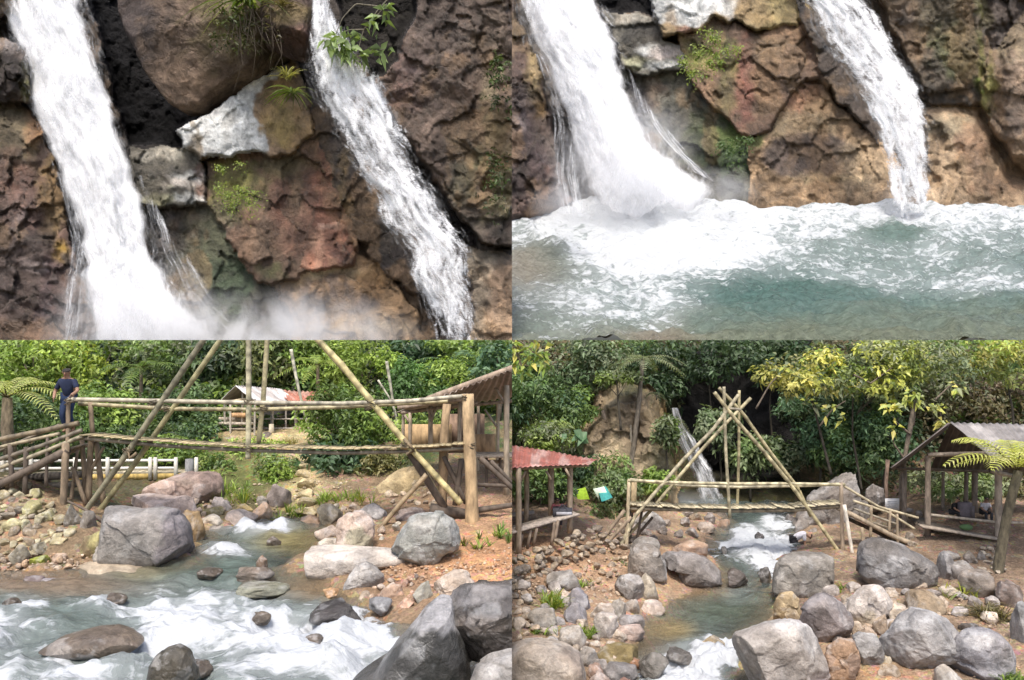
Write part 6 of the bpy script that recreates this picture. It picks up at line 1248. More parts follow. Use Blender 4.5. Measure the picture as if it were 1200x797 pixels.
    wv = []; wr = np.random.default_rng(91); pal = [(.30,.24,.175), (.25,.2,.155), (.34,.275,.2), (.215,.18,.145), (.37,.3,.22)]
    for k in range(6):
        V, T = rock_unit(700+k, 3, 9, (.5, .85), .18); me = mesh_np('stone', V*np.array([1, .9, .75]), None, T, stone_cols(V, pal[k % 5], k, 1.5, .3), M['rock']); wv.append(me.data); bpy.data.objects.remove(me)
    line = np.array([(588,722),(604,694),(640,672),(690,650),(738,640)], float); tt = np.linspace(0, 4, 30)
    for row in range(4):
        for t_ in tt+.06*(row % 2):
            if row == 3 and wr.uniform() < .35: continue
            px_ = np.interp(t_, range(5), line[:, 0]); py_ = np.interp(t_, range(5), line[:, 1]); dd = ground_hit(px_, py_, hBR); R_ = wr.uniform(3.2, 7.0)/F*dd; p = P(px_, py_, dd)
            o = bpy.data.objects.new('stone', wv[wr.integers(0, 6)]); COL.objects.link(o); o.location = (p[0]-.10*row+wr.normal()*.10, dd+.16*row+wr.normal()*.06, float(hBR(np.array([p[0]]), np.array([dd]))[0])+.10+row*.20+wr.normal()*.04); o.scale = (R_*1.15, R_, R_*.95); o.rotation_euler = (wr.normal()*.2, wr.normal()*.2, wr.uniform(0, 6.3)); QUAD[o.name] = Q
            tag(o, 'one of the stones laid in the dry wall below the red path', 'stone', 'stones of the dry wall below the path')
    R.heap([(600,700),(640,682),(690,664),(735,652),(735,672),(690,690),(640,706),(600,722)], 30, (3.5, 6), [(.36,.28,.2), (.30,.24,.18), (.40,.32,.23), (.26,.21,.17)], 'one of the loose stones fallen at the foot of the dry wall', 'loose stones below the dry wall', 62)
    R.heap([(600,712),(660,725),(700,750),(700,800),(640,770),(600,760)], 28, (4, 8), [(.46,.37,.28), (.40,.33,.26), (.50,.42,.34), (.36,.31,.27)], 'one of the pale cobbles on the near left bank', 'cobbles of the near left bank', 63, name='cobble')
    R.heap([(940,700),(1000,690),(1040,700),(1090,690),(1110,720),(1040,745),(1000,752),(940,740)], 34, (4, 8), [(.46,.36,.26), (.40,.31,.23), (.52,.43,.33), (.34,.27,.22)], 'one of the tan cobbles wedged between the boulders of the right bank', 'cobbles of the right bank', 64, name='cobble')
    R.heap([(1000,590),(1076,600),(1090,640),(1010,640)], 16, (3.5, 7), [(.28,.23,.18), (.33,.27,.2), (.24,.2,.17)], 'one of the brown stones under the ramp to the shelter', 'stones under the shelter ramp', 65)
    R.heap([(820,598),(920,598),(930,612),(840,612)], 18, (3, 6), [(.24,.2,.18), (.30,.25,.2), (.2,.17,.155)], 'one of the dark stones above the upper rapids', 'stones above the upper rapids', 66)
    R.heap([(1152,640),(1172,640),(1176,674),(1150,672)], 22, (4, 6), [(.34,.29,.23), (.28,.24,.2), (.38,.33,.26)], 'one of the flat stones stacked as footing of the shelter', 'flat stones of the shelter footing', 67, flat=.5)
    R.heap([(680,690),(735,690),(745,720),(690,710)], 20, (3, 5.5), [(.44,.34,.25), (.38,.30,.23)], 'one of the tan cobbles above the pale pink boulder', 'tan cobbles of the upper left bank', 68, name='cobble')
    R.heap([(610,690),(660,690),(700,720),(735,735),(735,770),(690,790),(640,760),(600,740)], 26, (7, 12), [(.46,.39,.32), (.36,.33,.31), (.52,.43,.35), (.30,.27,.25)], 'one of the small boulders scattered over the near left bank', 'small boulders of the near left bank', 81, sub=4, flat=.8)
    R.heap([(940,690),(1000,690),(1050,690),(1110,690),(1180,700),(1190,735),(1120,730),(1030,750),(1010,790),(960,760)], 34, (7, 12), [(.46,.38,.30), (.38,.34,.31), (.50,.42,.34), (.28,.25,.23)], 'one of the small boulders scattered over the near right bank', 'small boulders of the near right bank', 82, sub=4, flat=.8)
    gravel(Q, hBR, [(600,640),(760,640),(760,700),(690,720),(600,740)], 520, (.8, 2.2), [(.44,.31,.21), (.38,.28,.2), (.5,.4,.3)], 'tan gravel of the left bank', 71)
    gravel(Q, hBR, [(930,690),(1130,685),(1200,720),(1200,797),(960,797)], 520, (.8, 2.4), [(.42,.31,.22), (.35,.27,.2), (.48,.38,.29)], 'tan gravel of the right bank', 72)
    bridge_br(); huts_br(); people_br(); jungle_br(rr)
    waterfall(Q, 'small distant waterfall seen beneath the leaning bamboo poles', [((786,478),(795,478)), ((790,500),(804,498)), ((797,525),(819,522)), ((807,550),(833,546)), ((816,575),(846,572)), ((818,596),(854,594)), ((818,606),(854,604))], 42.2, .4, .5, dens=.46, seed=21, k=1.2)
    mist_blob(Q, [(805, 588, 40, 16, 41.5, 1.5)], .35, .5)
def bridge_br():
    Q = 'BR'; d = 31.; pt = poles(Q, d); back = d+.9; rr = np.random.default_rng(8)
    root = thing('bamboo_footbridge', 'bamboo footbridge under crossed poles, seen from downstream among boulders', 'footbridge', P(860, 597, d), Q)
    T = lambda nm, pts, r, col=BAM, ring=.5, mat='bamboo', seed=0, wob=0., par=root: part_tube(nm, par, Q, pt(pts), r, col, ring, mat, None, seed, wob)
    T('handrail', [(736,563),(800,566),(860,567),(930,567),(990,568)], .065, (.48,.42,.26), seed=1); T('handrail', [(738,562,back),(800,569,back),(870,571,back),(950,569,back),(988,567,back)], .06, (.46,.40,.24), seed=2)
    mb = MB()
    for k in range(84):
        f = k/83; x = 739+f*(987-739); y = np.interp(x, [739, 800, 860, 930, 987], [591, 594, 595, 594, 589.5]); a = P(x, y+1+rr.normal()*.5, d-.05); mb.bar(a, a+np.array([0, .85+rr.uniform(0, .1), -.03]), .10, .04, np.array((.44,.38,.25))*rr.uniform(.7, 1.2))
    mb.build('deck', M['bamboo'], root, Q, smooth=False)
    for dd in (d+.1, d+.8): T('beam', [(738,596,dd),(860,599,dd),(930,598,dd),(988,593,dd)], .07, (.30,.24,.15), seed=4)
    for pts, r, s in [([(837,460),(862,492),(894,528),(925,566),(985,650)], .075, 5), ([(842,455,back),(872,487,back),(903,530,back),(935,572,back),(950,606,back)], .07, 6), ([(866,462),(835,505),(800,541),(745,605),(728,640)], .075, 7), ([(880,466,back),(850,497,back),(820,530,back),(770,590,back),(735,630,back)], .07, 8), ([(848,453),(850,530),(855,606)], .065, 9), ([(867,457,back),(866,530,back),(864,598,back)], .06, 10)]:
        T('pole', pts, r, (.42,.36,.20), seed=s, wob=.03)
    T('crosspiece', [(849,478),(868,480)], .05, (.40,.33,.19), seed=3)
    for a, b, r, dd, c in [((737,562),(734,670),.075,d,(.46,.38,.25)), ((743,564),(742,600),.12,back,(.38,.29,.17)), ((740,600),(737,640),.07,back,WOODD), ((986,566),(988,660),.08,d,(.28,.22,.16)), ((990,592),(1006,690),.075,d-.4,(.62,.57,.48)), ((752,600),(746,632),.05,d+.5,WOODD)]:
        T('post', [(*a, dd), (*b, dd)], r, c, 0, 'wood', seed=int(b[0]), wob=.03)
    T('prop', [(765,606,back),(738,638,back)], .06, WOODD, 0, 'wood')
    for a, b in [((700,640),(732,598)), ((704,644),(740,606))]: T('stringer', [(*a, d), (*b, d)], .08, (.26,.20,.14), 0, 'wood')
    rp = thing('bamboo_ramp', 'bamboo ramp with rails running down from the footbridge to the shelter', 'ramp', P(1050, 620, d), Q)
    for pts, r, c in [([(986,568),(1030,594),(1076,607)], .05, (.40,.34,.22)), ([(1000,587),(1040,600),(1072,620)], .05, (.42,.36,.24)), ([(1000,596),(1050,614)], .045, (.36,.30,.19)), ([(990,602),(1040,618)], .045, BAMD)]: T('rail', pts, r, c, seed=int(pts[0][1]), par=rp)
    T('stringer', [(992,600),(1050,630),(1108,652)], .10, (.30,.24,.17), 0, 'wood', par=rp); T('stringer', [(994,608,back),(1050,634,back),(1108,658,back)], .08, WOODD, 0, 'wood', par=rp)
    mb = MB()
    for k in range(30):
        f = k/29; a = P(992+f*112, 602+f*52, d+.02); mb.bar(a, a+np.array([0, .95, 0]), .13, .04, np.array((.32,.25,.17))*rr.uniform(.7, 1.2))
    mb.build('ramp_deck', M['wood'], rp, Q)
    for a, b in [((1021,592),(1020,632)), ((1043,598),(1042,626)), ((1051,602),(1052,640)), ((1010,618),(1011,640))]: T('post', [(*a,), (*b,)], .06, (.28,.22,.15), 0, 'wood', par=rp, seed=int(a[0]))
    T('brace', [(996,632),(1030,634)], .05, WOODD, 0, 'wood', par=rp); T('brace', [(975,664),(995,650)], .05, (.34,.28,.2), 0, 'wood', par=root)
def huts_br():
    Q = 'BR'; d = 30.
    h = thing('red_roofed_stall', 'open stall with a rusty red corrugated roof and a plank counter', 'stall', P(640, 640, d), Q)
    mb = MB(); corr_roof(mb, P(520, 508, d+3.0), P(700, 538, d+3.6), P(692, 544, d-.4), P(520, 552, d-2.2), .24, .022, (.33,.115,.09), (.44,.27,.235), seed=11); mb.build('roof_sheet', M['metal'], h, Q)
    for x, y0, y1, dd, r in [(608,548,652,d-1.2,.11), (617,548,616,d+1.4,.10), (646,545,612,d+.6,.12), (668,543,624,d+.2,.11), (590,550,640,d,.1)]: part_tube('post', h, Q, [P(x, y0, dd), P(x, y1, dd)], r, (.36,.28,.20), 0, 'wood', wob=.02, seed=x)
    for a, b in [((600,558),(607,566)), ((616,552),(609,566)), ((640,552),(646,562)), ((662,548),(668,560))]: part_tube('knee_brace', h, Q, [P(*a, d-.6), P(*b, d-.6)], .05, (.34,.27,.19), 0, 'wood')
    part_tube('beam', h, Q, [P(560, 551, d-1.3), P(690, 545, d)], .07, (.30,.23,.16), 0, 'wood')
    mb = MB(); mb.bar(P(560, 632, d-1.6), P(674, 601, d+.2), .7, .07, (.44,.37,.30)); mb.bar(P(560, 608, d+2), P(626, 600, d+2), .5, .06, (.36,.30,.25)); mb.build('counter', M['wood'], h, Q)
    for x, yt, yb in [(604,628,656), (620,621,642), (627,619,640), (648,612,640), (652,610,634), (610,626,648)]: part_tube('leg', h, Q, [P(x+2, yt, d-.9), P(x-2, yb, d-.9)], .06, (.26,.20,.15), 0, 'wood', seed=x)
    mb = MB(); mb.box(P(659, 600, d+.1), (.75, .45, .35), (.05,.05,.06)); mb.tube([P(654, 599, d-.1), P(659, 590, d-.1), P(665, 599, d-.1)], .03, .03, (.04,.04,.05), 6); mb.box(P(661, 602, d-.15), (.6, .06, .12), (.40,.40,.43)); tag(mb.build('bag', M['cloth'], None, Q), 'dark grey bag on the plank counter under the red roof', 'bag')
    # tarpaulins
    for lab, pts, c, c2 in [('small lime green tarpaulin hung between the bushes', [(672,574),(686,571),(691,585),(677,585)], (.40,.62,.05), None), ('teal tarpaulin with a pale turned fold, beside the lime one', [(700,572),(710,570),(718,583),(705,588)], (.10,.52,.50), 1)]:
        mb = MB(); a, b, cc, e = [P(x, y, 35.6) for x, y in pts]; n = 9; V = []
        for i in range(n):
            for j in range(n): u, v = i/8, j/8; p = (a*(1-u)+b*u)*(1-v)+(e*(1-u)+cc*u)*v; V.append(p+np.array([0, -.02*math.sin(math.pi*v)-.012*math.sin(u*7), -.015*math.sin(math.pi*u)]))
        q = [[i*n+j, (i+1)*n+j, (i+1)*n+j+1, i*n+j+1] for i in range(n-1) for j in range(n-1)]; V = np.array(V)
        mb.add(np.vstack([V, V+np.array([0, .02, 0])]), np.vstack([np.array(q), np.array(q)[:, ::-1]+n*n]), None, c); t = mb.build('tarpaulin', M['cloth'], None, Q); tag(t, lab, 'tarpaulin')
        if c2:
            mb = MB(); V2 = np.array([P(695,573,35.1), P(708,570,35.1), P(711,577,34.9), P(701,578,34.9), P(702,586,35.)]); mb.add(np.vstack([V2, V2+np.array([0, .02, 0])]), [[0,1,2,3],[8,7,6,5]], [[0,3,4],[9,8,5]], (.55,.66,.52)); mb.build('fold', M['cloth'], t, Q, smooth=False)
    # shelter at the right
    d = 32.; h = thing('timber_shelter', 'timber shelter with a dark corrugated gable roof on the boulder bank', 'shelter', P(1125, 640, d), Q)
    mb = MB(); A = P(1113, 495, d-1.5); corr_roof(mb, P(1112, 496, d-1.2), P(1116, 497, d+4.0), P(1050, 549, d+3.4), P(1044, 549, d-1.6), .26, .04, (.17,.135,.12), (.10,.08,.07), seed=21); mb.build('roof_sheet', M['metal'], h, Q)
    mb = MB(); corr_roof(mb, P(1113, 494.6, d-1.3), P(1260, 500, d-1.3), P(1260, 543, d-4.4), P(1168, 541, d-4.0), .26, .03, (.30,.275,.255), (.21,.19,.175), seed=22); mb.build('roof_sheet', M['metal'], h, Q)
    mb = MB(); corr_roof(mb, P(1113, 496, d-1.0), P(1260, 500, d-1.0), P(1250, 560, d+2.6), P(1090, 550, d+2.6), .26, .03, (.12,.10,.09), (.08,.065,.055), seed=23); mb.build('roof_sheet', M['metal'], h, Q)
    part_tube('beam', h, Q, [P(1087, 533, d-.6), P(1172, 531, d-.6)], .09, (.30,.25,.20), 0, 'wood'); part_tube('beam', h, Q, [P(1050, 549, d+.5), P(1180, 553, d+.5)], .06, WOODD, 0, 'wood'); part_tube('beam', h, Q, [P(1162, 552, d-1.4), P(1196, 560, d-1.4)], .08, (.34,.28,.21), 0, 'wood')
    for x, y0, y1, dd, r in [(1087,534,628,d-.5,.12), (1170,534,642,d-.8,.13), (1132,553,592,d+2.4,.09), (1142,553,604,d+1.6,.13), (1060,548,622,d+1.2,.10), (1105,553,600,d+2.6,.07)]: part_tube('post', h, Q, [P(x, y0, dd), P(x, y1, dd)], r, (.20,.16,.125) if x != 1170 else (.34,.28,.22), 0, 'wood', wob=.02, seed=x)
    part_tube('knee_brace', h, Q, [P(1156, 533, d-.7), P(1168, 546, d-.8)], .06, (.26,.21,.16), 0, 'wood')
    part_tube('rail', h, Q, [P(1086, 603, d-.5), P(1168, 612, d-.7), P(1230, 614, d-.7)], .06, (.34,.29,.23), 0, 'wood')
    mb = MB(); mb.bar(P(1078, 616, d-.9), P(1168, 631, d-1.1), .5, .08, (.34,.28,.22)); mb.bar(P(1080, 614, d+.6), P(1230, 626, d+.4), 2.4, .08, (.12,.10,.08)); mb.build('bench', M['wood'], h, Q)
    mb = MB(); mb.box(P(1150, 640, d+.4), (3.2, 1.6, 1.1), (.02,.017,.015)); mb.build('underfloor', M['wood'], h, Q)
    mb = MB(); mb.box(P(1139, 600, d+.3), (.16, .14, .5), (.12,.10,.10)); mb.box(P(1130, 599, d+.4), (.5, .3, .75), (.13,.11,.12)); tag(mb.build('basket', M['cloth'], None, Q), 'grey box basket between the two people in the shelter', 'basket')
    mb = MB(); V0, T0 = ico(2); mb.add(V0*np.array([.26, .2, .13])+P(1132, 618, d-.9), None, T0, (.07,.13,.05)); tag(mb.build('bag', M['cloth'], None, Q), 'green bag lying on the shelter bench', 'bag')
    # notice board on a tree
    mb = MB(); mb.box(P(1045.5, 591, 33.2), (.60, .04, .50), (.62,.61,.60)); o = mb.build('notice_board', M['paint'], None, Q); tag(o, 'white notice board fixed between two thin trunks by the ramp', 'notice board')
    mb = MB()
    for k, (w, y) in enumerate([(.40,588),(.46,590.5),(.34,593),(.42,595)]): mb.box(P(1045.5, y, 33.17), (w, .01, .025), (.30,.30,.32))
    mb.build('print', M['paint'], o, Q)
def people_br():
    d = 33.4; z = P(931, 659, d)
    J = dict(pelvis=(-.02, .0, .50), chest=(.15, -.03, .64), neck=(.24, -.04, .63), head=(.31, -.05, .60), ell=(.20, -.12, .47), handl=(.19, -.16, .31), elr=(.22, .06, .46), handr=(.21, .0, .31),
             kneel=(.015, -.08, .27), ankl=(.0, -.06, .03), kneer=(.03, .08, .27), ankr=(.01, .08, .03), side=(0, 1, 0), toe=(.09, 0, -.015), back=(-.018, 0, .01), cuff=.25)
    person('BR', 'person in a white shirt and black shorts bending over the big smooth boulder', z, 2.0, J, (.62,.60,.64), (.02,.018,.022), rz=-.25)
    sit = dict(pelvis=(0, .05, .30), chest=(0, -.02, .50), neck=(0, -.05, .61), head=(0, -.09, .68), ell=(-.14, -.08, .42), handl=(-.08, -.20, .36), elr=(.14, -.08, .42), handr=(.08, -.20, .36), kneel=(-.08, -.19, .30), ankl=(-.08, -.20, .05), kneer=(.08, -.19, .30), ankr=(.08, -.20, .05))
    dd = 32.6
    person('BR', 'seated person in a white shirt with a dark bib in the shelter shade', P(1154, 612, dd), 1.45, sit, (.42,.40,.42), (.03,.03,.035))
    person('BR', 'seated person in black beside the grey basket in the shelter', P(1119, 612, dd), 1.45, sit, (.014,.013,.015), (.02,.02,.022), rz=.5)
    sd = dict(sit); sd['elr'] = (.19, -.08, .60); sd['handr'] = (.30, -.10, .70)
    person('BR', 'person in a pink red shirt raising an arm behind the plank counter', P(653, 618, 30.5), 1.6, sd, (.36,.11,.12), (.05,.04,.05))
def jungle_br(rr):
    Q = 'BR'; h = hBR; pp = lambda *a, **k: px_plant(Q, h, *a, rr=rr, **k)
    YL = [(.44,.44,.10), (.36,.40,.09), (.52,.46,.12), (.28,.34,.09), (.30,.33,.16)]
    B = [('shrub','bushy green slope plant above the red roof','shrub',630,475,50,36,39,2600,6,MG+BG,(630,530)), ('shrub','dark twiggy thicket at the top of the left slope','shrub',690,425,56,36,44,2400,6,GRY+DG,(690,480)),
     ('shrub','fresh green bush left of the bare tan cliff','shrub',672,478,26,22,40.5,1500,6,MG+LG,(690,520)), ('shrub','low pale weeds behind the red roof edge','shrub',640,512,46,18,36.5,1400,5.5,LG+GRY,(640,540)), ('shrub','vine curtain over the black gully left of the falls','tree',755,440,40,30,46,1500,6,DG,(755,500)),
     ('shrub','rounded bush at the foot of the tan cliff','shrub',768,566,20,14,38.5,1000,5.5,MG+LG,(765,580)), ('shrub','leafy bush beside the two tarpaulins','shrub',700,555,36,22,39.5,1700,5.5,MG+BG,(700,590)), ('shrub','dry tangle of brush under the tarpaulins','shrub',695,605,34,20,37,1300,5,DRYP+MG,(695,625)), ('shrub','dim bush inside the red roofed stall','shrub',635,570,40,22,36,1400,6,DG+MG,(635,610)), ('shrub','bluish green bush beneath the corner branch','shrub',610,455,30,40,40,1400,6.5,BG+MG,(610,520)),
     ('tree','black leaved hanging tree over the gully','tree',830,418,60,30,46,1500,7,DG,(830,500)), ('tree','dark tree with dangling leafy shoots over the gully','tree',905,420,40,30,47,1500,7,DG,(905,500)), ('shrub','pale rosette plant behind the crossing of the poles','shrub',845,500,26,26,43,900,8,[(.15,.19,.10),(.20,.23,.14),(.11,.16,.07)],(845,540)), ('shrub','bright green hanging plant behind the upright poles','shrub',880,532,24,20,43,800,8,[(.17,.21,.11),(.22,.27,.12),(.11,.17,.06)],(880,560)),
     ('shrub','shaggy ferny bush at the far side of the gully','shrub',935,525,40,28,44,1700,7,GRY+DG,(935,570)), ('shrub','dark bush right of the gully mouth','shrub',940,478,30,26,44,1700,6,DG+GRY,(915,530)), ('shrub','grey green bush under the yellow leaved tree','shrub',960,480,46,36,41,2200,6,DG+BG,(960,540)), ('shrub','blue green bush behind the massive cracked boulder','shrub',1000,530,40,32,40,2000,6,BG+MG,(1000,580)), ('shrub','dense bush left of the shelter roof','shrub',1035,510,34,40,39,2000,6,BG+DG+MG,(1035,570)),
     ('shrub','brown dry thicket above the shelter roof','shrub',1105,465,60,32,43,2400,5.5,DRYP+GRY,(1105,520)), ('shrub','purplish dry brush in the far top corner','shrub',1175,470,46,36,43,1900,5.5,DRYP+[(.16,.12,.10)],(1175,520)), ('shrub','green bush seen under the shelter roof','shrub',1105,570,56,16,37,1900,6,MG+GRY,(1105,600)), ('shrub','bush seen behind the shelter posts on the right','shrub',1175,570,40,20,37,1300,6,GRY+DRYP,(1175,600)), ('tree','mixed green crown in the top middle of the right slope','tree',1050,430,60,34,43,2400,6.5,MG+GRY,(1050,500)),
     ('tree','yellow leaved branch crown at the right of the black gully','tree',945,436,48,26,37,1300,7,YL+GRY,(975,520)), ('tree','yellow green big leaved tree above the shelter','tree',1000,432,66,40,38,2300,6.5,YL+LG+GRY,(1010,540)), ('tree','pale leaved crown along the top edge','tree',1070,420,70,26,38,1700,6.5,YL+GRY+GRY,(1040,480)), ('tree','yellow green leaves in the far top corner','tree',1175,420,50,28,37,1000,6.5,YL+LG,(1190,500))]
    B += [('shrub','tufted green bush on top of the tan cliff','shrub',722,442,24,7,39.4,700,6,GRY+LG,(728,470)), ('shrub','small fern bush on the far edge of the tan cliff','shrub',781,505,14,20,38.6,600,6.5,GRY+MG,(781,540)), ('shrub','weedy patch at the foot of the tan cliff','shrub',725,570,30,18,38,1100,5.5,GRY+MG,(725,600))]
    for nm, lab, cat, cx, cy, rx, ry, d, n, l, pal, b in B: pp(nm, lab, cat, cx, cy, rx, ry, d, n, l, pal, base=b, clumps=18, tr=.07, limbs=3, tcol=(.05,.042,.03))
    # wooded slope
    n = 26000; x = rr.uniform(560, 1290, n); y = 396+rr.uniform(0, 200, n)*rr.uniform(.4, 1, n); yy = np.linspace(38, 60, 160); d = np.empty(n)
    for a in range(0, n, 1000):
        X = ((x[a:a+1000]-CX)/F)[:, None]*yy; Z = ((CY-y[a:a+1000])/F)[:, None]*yy; G = hBR(X.ravel(), np.tile(yy, X.shape[0])).reshape(X.shape); d[a:a+1000] = yy[np.argmax(Z <= G, 1)]
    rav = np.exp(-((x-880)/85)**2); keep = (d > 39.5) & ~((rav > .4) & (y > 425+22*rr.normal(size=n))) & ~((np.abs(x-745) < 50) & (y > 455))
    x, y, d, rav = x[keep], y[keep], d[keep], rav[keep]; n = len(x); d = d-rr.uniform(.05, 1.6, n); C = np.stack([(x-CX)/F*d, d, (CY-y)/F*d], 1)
    pal = np.array(MG+GRY+DRYP+DG); pn = fbm(np.stack([x*.02, y*.02, x*0], 1), 63, 3); idx = np.clip(((pn+.7)/1.4*len(pal)).astype(int)+rr.integers(-3, 4, n), 0, len(pal)-1); cl = pal[idx]*(1-rav[:, None])+np.array(DG)[rr.integers(0, 4, n)]*.7*rav[:, None]  # leaves towards the gully take darker colours for its shade
    V, t, cc = leaves_np(C, rr.normal(size=(n, 3))*.6+np.array([0, -.6, .7]), rr.uniform(.18, .42, n), cl*rr.uniform(.6, 1.3, (n, 1)), .5, rr, .3)
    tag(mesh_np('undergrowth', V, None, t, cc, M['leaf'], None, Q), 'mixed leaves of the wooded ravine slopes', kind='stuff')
    # rock of the ravine
    relief_cliff(Q, 'steep broken tan cliff face beside the small waterfall', 655, 805, 430, 612, 41.6, [dict(name='rock_face', poly=[(662,600),(668,540),(680,500),(690,486),(700,462),(720,444),(748,442),(766,458),(778,470),(788,492),(797,512),(792,545),(796,590),(760,610),(700,608)], off=1.6, round=2.6, rw=20, gx=.4, gy=.8, frac=1.5, base=(.50,.395,.25), stain=.5, patches=[((742,500,18,40),(.17,.13,.09),8,.7), ((772,488,14,22),(.50,.38,.21),6,.8), ((704,530,14,34),(.43,.34,.23),7,.8), ((735,452,24,9),(.16,.165,.07),6,.8), ((778,545,14,34),(.20,.20,.10),8,.7), ((715,480,12,16),(.20,.17,.10),6,.7), ((750,560,16,26),(.24,.20,.13),8,.6)])], .045, 14, step=1.4)
    cliff_rock('rock_wall', 'rock at the back of the gully, shade painted black', 'rock wall', [(770,600),(772,520),(785,470),(800,430),(840,400),(930,400),(965,460),(970,540),(960,600)], 49, 1.5, 2, (.018,.017,.017), [((812, 570, 14, 24), (.10,.085,.075), 8, .8)], seed=402, quad=Q, nt=160, nr=36, amp=.10, pw=3)  # shade of the gully painted into the wall's base colour
    # rosette of strap leaves, palm, ferns
    def fern(name, lab, cat, cx, cy, d, n, L, pal, base, tr, up=.6, droop=.9, width=.22, tcol=(.16,.135,.105), lim=None, wob=.08):
        r = thing(name, lab, cat, P(*base[0], d), Q)
        for k in range(n):
            a = (2*math.pi*k/n+rr.normal()*.1) if lim is None else rr.uniform(*lim); mb = MB(); frond(mb, P(cx, cy, d), (math.cos(a), math.sin(a)*.8, up*1.7+rr.uniform(-.3, .5)), L*rr.uniform(.75, 1.05), pal, rr, 18, droop*1.9, width*.8, .02); mb.build('frond', M['blade'], r, Q)
        mb = MB(); mb.tube([P(x, y, d) for x, y in base]+[P(cx, cy, d)], tr, tr*.75, tcol, 8, wob=wob); mb.build('trunk', M['bark'], r, Q)
    fern('tree_fern', 'tree fern with a tall bare trunk before the tan cliff', 'tree fern', 752, 422, 40, 12, 2.6, [(.24,.28,.15),(.30,.34,.19),(.18,.22,.11)], [(736,560),(742,520),(748,470)], .15, .1, .55, .24)
    fern('tree_fern', 'tree fern with a leaning mossy trunk and yellow fronds before the shelter', 'tree fern', 1192, 552, 27.5, 13, 3.4, [(.50,.52,.13),(.44,.48,.11),(.54,.54,.20)], [(1163,712),(1170,660),(1180,600)], .20, .6, .5, .26, (.10,.085,.055))
    fern('fern', 'dark fern hanging from the edge of the tan cliff', 'fern', 768, 462, 41, 9, 1.3, DG+GRY, [(768,470)], .05, .3, 1.2)
    fern('fern', 'pale fern low on the edge of the tan cliff', 'fern', 790, 492, 41, 9, 1.4, GRY, [(790,500)], .05, .2, 1.3)
    for lab, pts, w, c, dd in [('dead leaning trunk in front of the tan cliff', [(705,482),(712,500),(722,520),(732,545)], .16, (.24,.19,.14), 40.5), ('short broken dark stump on the green slope', [(650,466),(648,485),(649,502)], .18, (.16,.13,.10), 39.5), ('thin trunk carrying the notice board', [(1070,474),(1066,500),(1058,560),(1054,625)], .11, (.17,.135,.10), 33.6), ('slender brown trunk beside the notice board', [(1040,540),(1037,570),(1040,626)], .09, (.22,.15,.11), 33.8), ('pale snag leaning before the tan cliff', [(738,486),(739,510),(742,535)], .07, (.38,.34,.27), 40.3)]:
        mb = MB(); mb.tube([P(x, y, dd) for x, y in pts], w, w*.7, c, 8, wob=.08, seed=int(pts[0][0])); tag(mb.build('snag' if 'trunk' in lab and 'thin' not in lab and 'slender' not in lab or 'snag' in lab or 'stump' in lab else 'sapling', M['bark'], None, Q), lab, 'snag')
    # near branches with big leaves
    def branch(lab, paths, spots, d, L, pal, n=7):
        r = thing('branch', lab, 'branch', P(*paths[0][0], d), Q); 
        for p in paths: mb = MB(); mb.tube([P(x, y, d) for x, y in p], .05, .02, (.14,.11,.08), 6, wob=.06); mb.build('stem', M['bark'], r, Q)
        mb = MB(); pal = np.array(pal)
        for x, y in spots:
            c = P(x, y, d-.1); C = c+rr.normal(size=(n, 3))*L*.22; V, t, cc = leaves_np(C, rr.normal(size=(n, 3))*.6+np.array([0, -.7, .8]), rr.uniform(.6, 1.15, n)*L, pal[rr.integers(0, len(pal), n)]*rr.uniform(.8, 1.25, (n, 1)), .5, rr, .35); mb.add(V, None, t, cc)
        mb.build('foliage', M['leaf'], r, Q)
    branch('overhanging branch of bright yellow green leaves in the top corner', [[(590,392),(610,402),(630,418)], [(600,398),(606,420),(612,434)]], [(602,402),(612,408),(620,416),(632,420),(636,414),(606,426),(612,436),(628,404),(624,426),(602,415),(638,424)], 26, .34, LG+YL, 8)
    branch('shoot of yellow leaves on a thin trunk before the shelter roof', [[(1070,500),(1072,480),(1072,464)], [(1066,510),(1050,496),(1045,488)], [(1060,540),(1046,520),(1044,500)]], [(1062,464),(1072,462),(1078,468),(1066,470),(1046,478),(1048,500),(1040,478),(1054,476)], 33.4, .42, YL, 7)
    branch('sprays of yellow leaves hanging before the dry thicket', [[(1095,470),(1115,450),(1122,452)], [(1102,490),(1100,478),(1096,476)], [(1104,500),(1104,494)]], [(1118,454),(1124,456),(1098,478),(1104,480),(1092,480),(1102,496),(1106,498)], 34, .42, YL, 7)
    branch('loose branch of pale yellow leaves right of the gully', [[(885,480),(902,450),(915,436)], [(960,500),(975,480),(990,470)], [(1000,440),(1020,450),(1045,430)]], [(912,434),(920,430),(930,436),(945,470),(956,476),(968,482),(978,478),(985,490),(950,455),(1005,452),(1012,450),(960,440),(975,445)], 36, .40, YL+GRY, 7)
    # taro, grasses
    mb = MB(); c = P(680, 512, 35.5)
    for px_, py_, s in [(672,504,.75), (688,506,.8), (680,512,.6), (690,520,.9), (664,508,.5)]:
        p = P(px_, py_, 35.4); V, t, cc = leaves_np(p[None], np.array([[0, -.8, .7]]), np.array([s*.8]), np.array([(.10,.19,.085)])*rr.uniform(.8, 1.3), .75, rr, .5); mb.add(V, None, t, cc); mb.tube([c+np.array([0, 0, -.9]), (c+p)/2, p], .03, .015, (.10,.13,.05), 5)
    tag(mb.build('taro_plant', M['leaf'], None, Q), 'broad leaved taro just above the red roof', 'plant')
